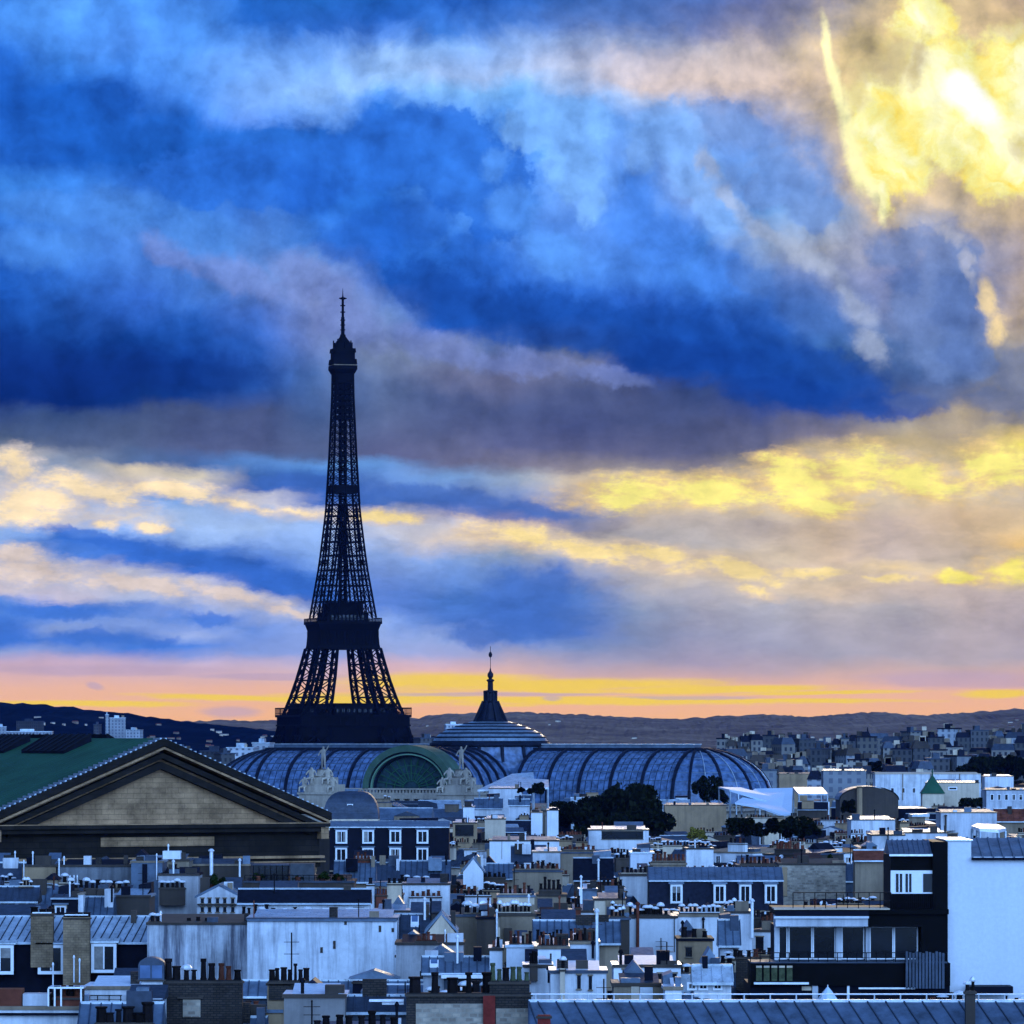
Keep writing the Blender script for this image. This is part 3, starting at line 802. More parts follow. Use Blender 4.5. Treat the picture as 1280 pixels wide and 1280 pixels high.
# ties across the upper part and the lift shaft in the middle
zs = [117, 127, 137, 146.5, 155.5, 164, 172, 180, 187]
for a, b in zip(zs, zs[1:]):
    m = MB()
    o1, o2, i1, i2 = out(a), out(b), inn(a), inn(b)
    for s in (-1, 1):
        m.bar((-o2, s * o2, b), (o2, s * o2, b), 0.24, IRON); m.bar((s * o2, -o2, b), (s * o2, o2, b), 0.24, IRON)
        m.bar((-i1, s * o1, a), (i2, s * o2, b), 0.13, IRON); m.bar((i1, s * o1, a), (-i2, s * o2, b), 0.13, IRON)
        m.bar((s * o1, -i1, a), (s * o2, i2, b), 0.2, IRON); m.bar((s * o1, i1, a), (s * o2, -i2, b), 0.2, IRON)
    m.build('cross_bracing', tower)
m = MB()
for sx_ in (-1.6, 1.6):
    for sy_ in (-1.6, 1.6):
        m.bar((sx_, sy_, 117), (sx_, sy_, 270), 0.5, IRON)
for k in range(52):
    z = 118 + k * 2.95
    m.box(-1.9, 1.9, -1.9, 1.9, z, z + 0.5, IRON)
    m.bar((-1.6, -1.6, z), (1.6, 1.6, z + 2.9), 0.28, IRON); m.bar((1.6, -1.6, z), (-1.6, 1.6, z + 2.9), 0.28, IRON)
m.build('lift_shaft', tower)
m = MB()
zs = [187]
while zs[-1] < 268:
    zs.append(min(268, zs[-1] + 2 * out(zs[-1]) * 0.33))
secs = [(z, [(-out(z), -out(z), z), (out(z), -out(z), z), (out(z), out(z), z), (-out(z), out(z), z)]) for z in zs]
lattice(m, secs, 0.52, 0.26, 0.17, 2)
for z in zs:
    o = out(z)
    if z > 236:
        m.box(-o * 0.8, o * 0.8, -o * 0.8, o * 0.8, z, z + 2.2 + (z - 236) * 0.03, IRON)
    elif z > 205:
        m.box(-o * 0.35, o * 0.35, -o * 0.35, o * 0.35, z, z + 1.6, IRON)
m.box(-out(196), out(196), -out(196), out(196), 194, 199, IRON)
m.build('shaft', tower)

def ring(m, h, z0, z1, material, h1=None):
    h1 = h if h1 is None else h1
    m.poly([(-h, -h, z0), (h, -h, z0), (h, h, z0), (-h, h, z0), (-h1, -h1, z1), (h1, -h1, z1), (h1, h1, z1), (-h1, h1, z1)],
           [(3, 2, 1, 0), (4, 5, 6, 7), (0, 1, 5, 4), (1, 2, 6, 5), (2, 3, 7, 6), (3, 0, 4, 7)], material)

m = MB()
ring(m, 33.0, 40, 50, IRON, 33.6)
ring(m, 34.8, 50, 51, IRON)
ring(m, 34.0, 51, 55.6, IRON)
ring(m, 35.2, 55.6, 57.0, IRON)
for k in range(23):
    x = -33 + k * 3.0
    for s in (-1, 1):
        m.box(x - 0.35, x + 0.35, s * 34.1 - 0.35, s * 34.1 + 0.35, 51, 55.6, IRON)
        m.box(s * 34.1 - 0.35, s * 34.1 + 0.35, x - 0.35, x + 0.35, 51, 55.6, IRON)
p1_ = m.build('first_platform', tower)
m = MB()
for s in (-1, 1):
    m.box(-35.1, 35.1, s * 35 - 0.3, s * 35 + 0.3, 60.7, 61.5, IRON)
    m.box(s * 35 - 0.3, s * 35 + 0.3, -35.1, 35.1, 60.7, 61.5, IRON)
    for k in range(24):
        x = -35 + k * 70 / 23
        m.bar((x, s * 35, 57), (x, s * 35, 61), 0.17, IRON); m.bar((s * 35, x, 57), (s * 35, x, 61), 0.17, IRON)
    m.box(-35.1, 35.1, s * 35 - 0.12, s * 35 + 0.12, 57.9, 58.2, IRON); m.box(s * 35 - 0.12, s * 35 + 0.12, -35.1, 35.1, 57.9, 58.2, IRON)
m.build('gallery_railing', p1_)
for (x0, x1, y0, y1) in ((-12, 12, -31, -19), (-12, 12, 19, 31), (-31, -19, -12, 12), (19, 31, -12, 12)):
    m = MB()
    m.box(x0, x1, y0, y1, 57, 63.4, IRON); m.box(x0 - 0.6, x1 + 0.6, y0 - 0.6, y1 + 0.6, 63.4, 64.1, IRON)
    for k in range(7):
        x = x0 + (x1 - x0) * (k + 0.5) / 7
        m.box(x - 0.9, x + 0.9, y0 - 0.08, y0, 58.5, 61.5, PANE)
    m.build('pavilion', p1_)
for k in range(4):
    m = MB()
    T = Matrix.Rotation(k * pi / 2, 4, 'Z')
    pts = []
    for j in range(25):
        t = pi * j / 24
        for rr in (35.5, 38.0):
            pts.append(T @ Vector((rr * cos(t), -33.5, 1.5 + (rr - 0.5) * sin(t) * 1.0)))
    for j in range(24):
        m.bar(pts[2 * j], pts[2 * j + 2], 0.5, IRON); m.bar(pts[2 * j + 1], pts[2 * j + 3], 0.5, IRON)
        m.bar(pts[2 * j], pts[2 * j + 3], 0.25, IRON); m.bar(pts[2 * j + 1], pts[2 * j + 2], 0.25, IRON)
    m.build('arch', tower)
m = MB()
ring(m, 19.4, 97.5, 100, IRON, 19.0)
ring(m, 18.9, 100, 109, IRON, 18.2)
ring(m, 18.3, 109, 113, IRON, 19.6)
ring(m, 20.2, 113, 114.6, IRON)
for k in range(19):
    x = -18 + 2 * k
    for s in (-1, 1):
        m.box(x - 0.25, x + 0.25, s * 19.2 - 0.3, s * 19.2 + 0.3, 100.3, 109, IRON)
p2_ = m.build('second_platform', tower)
m = MB()
ring(m, 13.2, 114.6, 119.6, IRON); ring(m, 13.8, 119.6, 120.3, IRON); ring(m, 10.2, 120.3, 125.5, IRON); ring(m, 10.8, 125.5, 126.2, IRON)
for k in range(9):
    x = -9.6 + 2.4 * k
    m.box(x - 0.7, x + 0.7, -13.3, -13.2, 115.6, 118.6, PANE)
m.build('pavilion', p2_)
m = MB()
for s in (-1, 1):
    m.box(-20, 20, s * 19.9 - 0.15, s * 19.9 + 0.15, 116.4, 116.8, IRON); m.box(s * 19.9 - 0.15, s * 19.9 + 0.15, -20, 20, 116.4, 116.8, IRON)
    for k in range(21):
        x = -20 + 2 * k
        m.bar((x, s * 19.9, 114.6), (x, s * 19.9, 116.6), 0.14, IRON); m.bar((s * 19.9, x, 114.6), (s * 19.9, x, 116.6), 0.14, IRON)
m.build('gallery_railing', p2_)
m = MB()
ring(m, 5.3, 262, 268, IRON, 6.0); ring(m, 6.2, 268, 270.5, IRON, 7.4); ring(m, 7.5, 270.5, 273.0, IRON); ring(m, 7.2, 273.0, 273.5, GREY); ring(m, 7.5, 273.7, 277.0, IRON, 7.1)
ring(m, 6.3, 277.0, 281.0, IRON); ring(m, 6.9, 281.0, 283.6, IRON, 6.6); ring(m, 5.2, 283.6, 286.5, IRON, 4.8)
p3_ = m.build('top_cabin', tower)
m = MB()
ring(m, 4.2, 286.5, 288.6, IRON, 3.2); ring(m, 3.0, 288.6, 290.6, IRON, 1.9); ring(m, 1.7, 290.6, 292.5, IRON, 1.3)
for a in range(8):
    t = a * pi / 4
    m.bar((5.9 * cos(t), 5.9 * sin(t), 283.6), (5.9 * cos(t), 5.9 * sin(t), 287.6 + (a % 3) * 0.9), 0.28, IRON)
m.build('cupola', p3_)
m = MB()
m.lathe([(1.15, 291), (1.1, 303), (0.8, 303.5), (0.75, 314), (1.8, 314.3), (1.8, 315.2), (0.5, 315.6), (0.3, 317), (0.1, 321)], IRON, 8)
m.bar((-2.4, 0, 314.8), (2.4, 0, 314.8), 0.3, IRON)
for z in (295, 298, 301, 306, 310):
    m.box(-1.3, 1.3, -1.3, 1.3, z, z + 0.6, IRON)
m.build('antenna', tower)

# ================================================================== the glass-roofed exhibition hall
GY = 1659.0
hall = empty('exhibition_hall', (wx(613, GY), GY, 0), radians(-22), 'vast iron and glass vaulted exhibition hall with a central dome and green arched front', 'hall')
SPR, CRN, HW = 23.0, 39.8, 23.0
def vault_pt(x, t, L, r=HW):
    """t: 0 front spring .. 1 back spring; rounded ends beyond L"""
    a = pi * t
    y, z = -r * cos(a), SPR + (CRN - SPR) * sin(a) ** 0.85
    return (x, y, z)
XL, XR = -72.0, 70.0
for side, (xa, xb) in (('l', (XL, -18.0)), ('r', (18.0, XR))):
    m = MB(); rib = MB()
    n = 14
    ts = [0.0, 0.06, 0.12, 0.18, 0.24, 0.30, 0.36, 0.42, 0.47, 0.53, 0.58, 0.64, 0.70, 0.76, 0.82, 0.88, 0.94, 1.0]
    nb = 5
    pts = []; fs = []
    for i in range(nb + 1):
        for t in ts:
            pts.append(vault_pt(xa + (xb - xa) * i / nb, t, 0))
    k = len(ts)
    fs = [(i * k + j, (i + 1) * k + j, (i + 1) * k + j + 1, i * k + j + 1) for i in range(nb) for j in range(k - 1)]
    m.poly(pts, fs, HALLGLASS)
    # rounded end
    xe, sg = (xa, -1) if side == 'l' else (xb, 1)
    RE = 24.0
    na = 14
    def endp(a, e):
        # a: azimuth 0 front .. pi back, e: 0 spring .. 1 crown
        rr = cos(e * pi / 2); zz = SPR + (CRN - SPR) * sin(e * pi / 2) ** 0.9
        return (xe + sg * RE * sin(a) * rr, -HW * cos(a) * rr, zz)
    es = [0, 0.12, 0.24, 0.36, 0.48, 0.60, 0.72, 0.84, 0.93, 1.0]
    pts = [endp(pi * i / na, e) for i in range(na + 1) for e in es]
    k = len(es)
    fs = [(i * k + j, (i + 1) * k + j, (i + 1) * k + j + 1, i * k + j + 1) for i in range(na) for j in range(k - 1)]
    m.poly(pts, fs, HALLGLASS)
    gl = m.build('glass_vault', hall)
    # ribs and glazing bars
    for i in range(nb + 1):
        x = xa + (xb - xa) * i / nb
        for t0, t1 in zip(ts, ts[1:]):
            a, b = Vector(vault_pt(x, t0, 0, HW + 0.3)), Vector(vault_pt(x, t1, 0, HW + 0.3))
            rib.bar(a + Vector((0, 0, 0.25)), b + Vector((0, 0, 0.25)), 0.42, IRON2)
        if i < nb:
            for q in range(1, 5):
                xq = x + (xb - xa) / nb * q / 5
                for t0, t1 in zip(ts, ts[1:]):
                    a, b = Vector(vault_pt(xq, t0, 0, HW + 0.05)), Vector(vault_pt(xq, t1, 0, HW + 0.05))
                    rib.bar(a, b, 0.07, IRON2)
    for t in ts:
        a, b = Vector(vault_pt(xa, t, 0, HW + 0.05)), Vector(vault_pt(xb, t, 0, HW + 0.05))
        rib.bar(a + Vector((0, 0, 0.1)), b + Vector((0, 0, 0.1)), 0.09, ZINC)
    for i in range(0, na + 1):
        for e0, e1 in zip(es, es[1:]):
            a, b = Vector(endp(pi * i / na, e0)), Vector(endp(pi * i / na, e1))
            rib.bar(a * 1.0 + Vector((0, 0, 0.2)), b + Vector((0, 0, 0.2)), 0.38 if i % 2 == 1 else 0.1, IRON2 if i % 2 == 1 or side == 'l' else ZINCL)  # pale thin ribs on the right end: sky gleam put into their colour
    for e in es[:-1]:
        for i in range(na):
            rib.bar(Vector(endp(pi * i / na, e)) + Vector((0, 0, .08)), Vector(endp(pi * (i + 1) / na, e)) + Vector((0, 0, .08)), 0.09, ZINC)
    rib.build('rib_frame', gl)
    # ridge walkway
    m = MB()
    m.box(min(xa, xb) - 4, max(xa, xb) + (4 if sg > 0 else 0), -6.0, 6.0, CRN - 1.3, CRN + 0.5, IRON2)
    m.box(min(xa, xb) - 2, max(xa, xb), -3.4, 3.4, CRN + 0.5, CRN + 1.5, ZINC)
    m.box(min(xa, xb) - 2, max(xa, xb), -3.8, 3.8, CRN + 1.5, CRN + 1.75, ZINCL)
    m.build('ridge_deck', hall)
# crossing: transept vault towards the street, square base of the dome
m = MB()
k = 13
TV = 15.5
pts = [(TV * cos(pi * j / (k - 1)) * -1, y, SPR + 2 + 15.0 * sin(pi * j / (k - 1))) for y in (-54, -20, 22) for j in range(k)]
m.poly(pts, [(i * k + j, i * k + j + 1, (i + 1) * k + j + 1, (i + 1) * k + j) for i in range(2) for j in range(k - 1)], HALLGLASS)
gl = m.build('glass_vault', hall)
for y in (-50, -43, -36, -29, -22):
    m = MB()
    for j in range(k - 1):
        m.bar((-TV * cos(pi * j / (k - 1)), y, SPR + 2.3 + 15 * sin(pi * j / (k - 1))), (-TV * cos(pi * (j + 1) / (k - 1)), y, SPR + 2.3 + 15 * sin(pi * (j + 1) / (k - 1))), 0.5, IRON2)
    m.build('rib', gl)
m = MB()
m.lathe([(21, SPR), (20.5, 34), (18.6, 38.5), (18.2, 41)], HALLGLASS, 16)
for i in range(16):
    t = 2 * pi * i / 16 + pi / 16
    m.bar((21.2 * cos(t), 21.2 * sin(t), SPR), (18.5 * cos(t), 18.5 * sin(t), 41), 0.45, IRON2)
m.build('dome_drum', hall)
m = MB()
m.lathe([(18.4, 40.6), (19.4, 41.0), (19.4, 41.7), (18.4, 42.2)], IRON2, 32)
ZINCP = sheet('dome_sheet', (0.22, 0.30, 0.38), 0.3, 0.4)
prof = [(18.4, 42.2), (17.6, 43.6), (16.0, 44.9), (13.8, 46.0), (11.2, 47.0), (8.4, 47.9), (6.0, 48.6)]
m.lathe(prof, ZINCP, 32)
for r, z in prof[:-1]:
    m.lathe([(r + 0.25, z - 0.15), (r + 0.25, z + 0.18), (r - 0.3, z + 0.3)], IRON2, 32)
dome = m.build('dome', hall)
m = MB()
m.lathe([(5.6, 46.6), (5.4, 48.6), (4.4, 49.6), (3.8, 51.6), (3.1, 53.0), (2.7, 54.5), (2.9, 55.0), (2.1, 55.2), (1.9, 57.6), (2.3, 57.9), (2.3, 58.4), (0.9, 58.6), (0.85, 61.2), (1.25, 61.5), (1.2, 61.9), (0.5, 62.2), (0.95, 63.0), (0.9, 63.8), (0.35, 64.6), (0.15, 65.6)], IRON2, 12)
for i in range(8):
    t = 2 * pi * i / 8
    m.bar((5.9 * cos(t), 5.9 * sin(t), 47.5), (2.4 * cos(t), 2.4 * sin(t), 55), 0.4, IRON2)
    m.bar((2.1 * cos(t), 2.1 * sin(t), 54.8), (2.1 * cos(t), 2.1 * sin(t), 58.0), 0.22, IRON2)
lan = m.build('lantern', dome)
m = MB()
m.bar((0, 0, 65), (0, 0, 72.5), 0.09, IRON2, 6)
m.lathe([(0.1, 68.9), (0.5, 69.3), (0.6, 69.9), (0.4, 70.5), (0.1, 70.8)], IRON2, 8)
m.build('finial', dome)

# the stone front with the green arch
FYL = -66.0
m = MB()
RA, HA, ZS = 15.0, 13.2, 28.0
def arc(rx, hz, zs=ZS, n=28):
    return [(-rx * cos(pi * j / n), zs + hz * sin(pi * j / n)) for j in range(n + 1)]
def arch_band(m, r0, h0, r1, h1, y0, y1, material):
    A, B = arc(r0, h0), arc(r1, h1)
    n = len(A)
    pts = [(x, y0, z) for x, z in A] + [(x, y0, z) for x, z in B] + [(x, y1, z) for x, z in A] + [(x, y1, z) for x, z in B]
    fs = []
    for j in range(n - 1):
        fs += [(j, j + 1, n + j + 1, n + j), (2 * n + j, 3 * n + j, 3 * n + j + 1, 2 * n + j + 1), (n + j, n + j + 1, 3 * n + j + 1, 3 * n + j), (j, 2 * n + j, 2 * n + j + 1, j + 1)]
    m.poly(pts, fs, material)
arch_band(m, 13.1, 11.2, RA, HA, FYL - 1.2, FYL + 9, ARCHG)
arch_band(m, 12.5, 10.6, 13.1, 11.2, FYL - 0.4, FYL + 10, IRON2)
arch_band(m, 12.1, 10.2, 12.5, 10.6, FYL - 0.8, FYL + 8, COPPERP)
arch_band(m, 11.6, 9.7, 12.1, 10.2, FYL + 0.4, FYL + 8, IRON2)
ar = m.build('arched_pediment', hall)
m = MB()
A = arc(11.8, 9.9)
m.poly([(x, FYL + 2, z) for x, z in A] + [(0, FYL + 2, ZS)], [(j, j + 1, len(A)) for j in range(len(A) - 1)], glassy('fan_window_glass', (0.018, 0.04, 0.05), 0.12))
for j in range(1, 14):
    t = pi * j / 14
    m.bar((-2.5 * cos(t), FYL + 1.8, ZS + 2.2 * sin(t)), (-11.2 * cos(t), FYL + 1.8, ZS + 9.3 * sin(t)), 0.13, COPPER)
for s in (0.25, 0.5, 0.75):
    A = arc(11.2 * s, 9.3 * s, ZS, 16)
    for p, q in zip(A, A[1:]):
        m.bar((p[0], FYL + 1.8, p[1]), (q[0], FYL + 1.8, q[1]), 0.12, COPPER)
m.build('fan_window', ar)
m = MB()
m.box(-30, 30, FYL, FYL + 16, 0, 26.0, GPSTONE)
m.box(-31, 31, FYL - 1.2, FYL + 16, 26.0, 26.6, GPSTONE)
for q_ in (-1, 1): m.box(q_ * 22.8 - 5.6, q_ * 22.8 + 5.6, FYL - 17.6, FYL - 1.3, 0, 20, GPSTONE)
m.box(-31, 31, FYL - 0.9, FYL + 0.2, 27.5, 28.0, GPSTONE)
for k in range(56):
    x = -30.2 + k * 1.1
    m.box(x - 0.3, x + 0.3, FYL - 0.7, FYL, 26.6, 27.5, GPSTONE)
for k in range(18):
    x = -28 + k * 3.3
    m.lathe([(0.75, 8), (0.7, 23.5), (1.0, 24.2), (1.0, 24.8)], GPSTONE, 8, (x, FYL - 1.3, 0))
m.box(-31, 31, FYL - 2.2, FYL - 0.02, 24.8, 25.98, GPSTONE)
for k in range(17):
    x = -26.4 + k * 3.3
    m.box(x - 0.8, x + 0.8, FYL - 0.06, FYL + 0.02, 15, 23, PANE)
m.build('portico', hall)
def bodymesh(bones, mat_, name, parent, loc, sc=1.0):
    """figure grown from a skeleton with the skin modifier"""
    vs = []; es = []; rs = []
    for i, (p, par, r) in enumerate(bones):
        vs.append((loc[0] + p[0] * sc, loc[1] + p[1] * sc, loc[2] + p[2] * sc)); rs.append(r * sc)
        if par is not None: es.append((par, i))
    me = bpy.data.meshes.new(name)
    me.from_pydata(vs, es, [])
    me.skin_vertices.new(name='') if hasattr(me.skin_vertices, 'new') else None
    o = bpy.data.objects.new(name, me)
    link(o, parent)
    md = o.modifiers.new('skin', 'SKIN')
    if not me.skin_vertices:
        return o
    for i, r in enumerate(rs):
        me.skin_vertices[0].data[i].radius = (r, r)
    me.skin_vertices[0].data[0].use_root = True
    o.modifiers.new('sub', 'SUBSURF').levels = 1
    o.modifiers['sub'].render_levels = 1
    me.materials.append(mat_)
    return o
STAND = [((0, 0, 1.0), None, .17), ((0, 0, 1.3), 0, .15), ((0, 0, 1.5), 1, .19), ((0, 0, 1.62), 2, .07), ((0, -.02, 1.74), 3, .11), ((0, -.02, 1.84), 4, .08),
         ((.2, 0, 1.5), 2, .07), ((.36, -.05, 1.68), 6, .055), ((.5, -.08, 1.92), 7, .04), ((-.2, 0, 1.5), 2, .07), ((-.34, -.06, 1.25), 9, .055), ((-.36, -.2, 1.08), 10, .04),
         ((.1, 0, .92), 0, .11), ((.13, -.04, .5), 12, .08), ((.14, .02, .06), 13, .06), ((-.1, 0, .92), 0, .11), ((-.12, .03, .5), 15, .08), ((-.15, .08, .06), 16, .06)]
SEAT = [((0, 0, .45), None, .2), ((0, .02, .8), 0, .17), ((0, 0, 1.0), 1, .2), ((0, -.02, 1.13), 2, .07), ((0, -.05, 1.26), 3, .12), ((.22, 0, 1.0), 2, .07), ((.4, -.1, .75), 5, .06), ((.5, -.3, .62), 6, .045),
        ((-.22, 0, 1.0), 2, .07), ((-.38, -.12, .78), 8, .06), ((-.3, -.35, .7), 9, .045), ((.12, -.1, .42), 0, .12), ((.2, -.5, .42), 11, .09), ((.22, -.52, .02), 12, .065), ((-.12, -.1, .42), 0, .12), ((-.25, -.48, .42), 14, .09), ((-.25, -.5, .02), 15, .065)]
for s in (-1, 1):
    xc = s * 22.8
    m = MB()
    m.box(xc - 6.0, xc + 6.0, FYL - 18, FYL + 1, 20, 26.2, GPSTONE); m.box(xc - 6.4, xc + 6.4, FYL - 18.4, FYL + 1, 26.2, 26.8, GPSTONE)
    m.box(xc - 4.6, xc + 4.6, FYL - 17, FYL - 7, 26.8, 29.2, GPSTONE); m.box(xc - 3.2, xc + 3.2, FYL - 16, FYL - 9, 29.2, 31.4, GPSTONE)
    m.lathe([(2.8, 31.4), (3.1, 31.8), (2.2, 32.4), (1.9, 33.6), (2.3, 33.9)], GPSTONE, 10, (xc, FYL - 13, 0))
    py_ = m.build('pylon', hall)
    bodymesh(STAND, GPSTONE, 'standing_statue', py_, (xc, FYL - 13, 33.7), 3.9)
    for dx_ in (-3.4, 3.4):
        bodymesh(SEAT, GPSTONE, 'seated_statue', py_, (xc + dx_ * .8, FYL - 15.6, 29.2), 4.2)
    for dx_ in (-4.6, 4.9):
        bodymesh(SEAT, GPSTONE, 'seated_statue', py_, (xc + dx_, FYL - 16.8, 26.8), 3.8)
# long stone flanks
m = MB()
for (xa, xb) in ((-92, -30), (30, 96)):
    m.box(xa, xb, -31, 24, 0, 21.0, GPSTONE)
    m.box(xa - 0.8, xb + 0.8, -32.2, 24, 21.0, 21.6, GPSTONE)
    m.box(xa - 0.4, xb + 0.4, -31.5, -31, 22.3, 22.7, GPSTONE)
    for k in range(int((xb - xa) / 1.2)):
        m.box(xa + k * 1.2, xa + k * 1.2 + 0.6, -31.4, -31.05, 21.6, 22.3, GPSTONE)
    for k in range(int((xb - xa) / 4.2)):
        x = xa + 2 + k * 4.2
        m.lathe([(0.8, 6), (0.75, 19), (1.0, 19.8)], GPSTONE, 8, (x, -32.0, 0))
        m.box(x + 1.2, x + 3.0, -31.06, -30.98, 10, 17.5, PANE)
m.box(-30, 30, -50, 24, 0, 21.02, GPSTONE)
m.build('flank_wall', hall)

# ================================================================== the temple with the blank gable
MY = 620.0
temple = empty('temple', (wx(200.5, MY), MY, 0), radians(27), 'classical temple building with a green copper roof and wide blank stone gable', 'church')
HWD = 21.7          # half width over the cornice
ZB, ZA = 34.2, 43.1 # eaves, ridge
LEN = 105.0
def rake(m, dz0, dz1, y0, y1, material, hw=HWD, inset=0.0):
    """a raking course between two heights above the slope line"""
    sl = (ZA - ZB) / HWD
    for s in (-1, 1):
        P0 = [(s * (hw), ZB + dz0), (0, ZB + sl * hw + dz0), (0, ZB + sl * hw + dz1), (s * hw, ZB + dz1)]
        m.prism_y(P0, y0, y1, material)
m = MB()
rake(m, 0.25, 0.55, 0.4, LEN, COPPER, HWD + 0.2)
# standing seams on the copper slopes
sl = (ZA - ZB) / HWD
for k in range(70):
    y = 2 + k * 1.45
    for s in (-1, 1):
        m.bar((s * HWD, y, ZB + 0.60), (0, y, ZA + 0.60), 0.05, COPPER)
roof = m.build('roof', temple)
for (y0, y1) in ((19, 33), (39, 54), (60, 75)):
    m = MB()
    T = Matrix.Translation((0, 0, 0))
    for s in (-1, 1):
        xa, xb = s * 1.0, s * 4.6
        za, zb_ = ZA + 0.62 - sl * 1.0, ZA + 0.62 - sl * 4.6
        m.poly([(xa, y0, za + .9), (xb, y0, zb_ + .35), (xb, y1, zb_ + .35), (xa, y1, za + .9), (xa, y0, za), (xb, y0, zb_), (xb, y1, zb_), (xa, y1, za)],
               [(0, 1, 2, 3), (0, 4, 5, 1), (1, 5, 6, 2), (2, 6, 7, 3), (3, 7, 4, 0)], NAVY)
        for k in range(8):
            y = y0 + (y1 - y0) * k / 7
            m.bar((xa, y, za + .95), (xb, y, zb_ + .4), 0.08, RAIL)
    m.build('skylight', roof)
m = MB()
for s in (-1, 1):
    for k in range(34):
        t = (k + 0.5) / 34
        x = s * HWD * (1 - t)
        z = ZB + (ZA - ZB) * t
        m.box(x - 0.13, x + 0.13, -0.9, 1.2, z + 0.56, z + 0.82, ZINCL)
m.build('tile_row', roof)
m = MB()
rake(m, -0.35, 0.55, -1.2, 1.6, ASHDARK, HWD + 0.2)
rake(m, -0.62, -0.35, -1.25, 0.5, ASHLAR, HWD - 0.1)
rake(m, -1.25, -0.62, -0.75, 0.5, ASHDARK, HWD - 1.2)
rake(m, -2.1, -1.25, -0.3, 0.6, ASHDARK, HWD - 2.2)  # dark soffit courses, the overhang's shade coloured in
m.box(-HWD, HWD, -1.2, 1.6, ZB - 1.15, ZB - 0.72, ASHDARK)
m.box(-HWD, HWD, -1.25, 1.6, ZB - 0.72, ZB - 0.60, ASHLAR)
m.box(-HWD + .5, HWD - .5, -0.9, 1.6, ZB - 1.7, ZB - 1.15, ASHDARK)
m.build('cornice', temple)
m = MB()
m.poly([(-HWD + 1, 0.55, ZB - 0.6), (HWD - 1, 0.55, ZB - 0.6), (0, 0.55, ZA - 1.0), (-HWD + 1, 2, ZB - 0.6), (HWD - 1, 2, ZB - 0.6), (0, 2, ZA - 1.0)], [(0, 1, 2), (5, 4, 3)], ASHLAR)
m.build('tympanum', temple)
m = MB()
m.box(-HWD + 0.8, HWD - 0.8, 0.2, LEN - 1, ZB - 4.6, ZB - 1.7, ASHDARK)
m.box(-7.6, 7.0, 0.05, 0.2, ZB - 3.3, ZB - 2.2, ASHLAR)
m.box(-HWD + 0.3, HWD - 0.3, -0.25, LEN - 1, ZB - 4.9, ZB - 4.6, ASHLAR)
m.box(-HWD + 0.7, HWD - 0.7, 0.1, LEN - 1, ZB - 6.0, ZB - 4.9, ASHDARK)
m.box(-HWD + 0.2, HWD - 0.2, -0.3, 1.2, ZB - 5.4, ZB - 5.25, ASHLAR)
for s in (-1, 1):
    m.box(s * (HWD - 0.6) - 0.5, s * (HWD - 0.6) + 0.5, -1.0, 1.0, ZB - 2.6, ZB - 1.2, ASHLAR)
m.build('entablature', temple)
m = MB()
m.box(-HWD + 4.5, HWD - 4.5, 5, LEN - 6, 3, ZB - 6, ASHLAR)
m.build('wall', temple)
cm = MB(); cm.lathe([(1.15, 3.5), (1.05, 20), (0.95, ZB - 8), (1.5, ZB - 6.4), (1.5, ZB - 6.0)], ASHLAR, 14)
cme = cm.mesh('column')
for k in range(8):
    o = link(bpy.data.objects.new('column', cme), temple); o.location = (-19.6 + k * 5.6, 1.6, 0)
for s in (-19.6, 19.6):
    for k in range(1, 18):
        o = link(bpy.data.objects.new('column', cme), temple); o.location = (s, 1.6 + k * 5.8, 0)
m = MB(); m.box(-HWD - 1, HWD + 1, -1, LEN + 1, 0, 3.5, ASHLAR); m.build('podium', temple)

# ================================================================== houses
EXPL = []      # (x0, x1, y0, y1, Y, depth) of the individually built houses, for the infill to respect
ALLH = []      # every house built from here on
_cache = {}

def pot_mesh(style):
    if style in _cache: return _cache[style]
    m = MB()
    if style == 'terra' or style == 'dark' or style == 'green':
        mm = {'terra': TERRA, 'dark': POTDARK, 'green': POTGREEN}[style]
        m.lathe([(0.17, 0), (0.17, 0.08), (0.145, 0.1), (0.12, 0.82), (0.15, 0.86), (0.15, 1.0), (0.10, 1.0), (0.10, 0.85)], mm, 8)
    elif style == 'cap':
        m.lathe([(0.14, 0), (0.12, 0.55), (0.12, 0.62)], POTDARK, 8)
        m.lathe([(0.28, 0.66), (0.30, 0.74), (0.20, 0.92), (0.03, 1.0)], CAPM, 8)
        for t in range(3):
            a = t * 2 * pi / 3
            m.bar((0.11 * cos(a), 0.11 * sin(a), 0.55), (0.2 * cos(a), 0.2 * sin(a), 0.7), 0.015, POTDARK)
    elif style == 'tall':
        m.lathe([(0.13, 0), (0.12, 0.1), (0.10, 0.85), (0.16, 0.88), (0.16, 1.0)], POTDARK, 8)
    elif style == 'wide':
        m.lathe([(0.22, 0), (0.20, 0.85), (0.25, 0.9), (0.25, 1.0)], POTDARK, 8)
    me = m.mesh('chimney_pot')
    _cache[style] = me
    return me

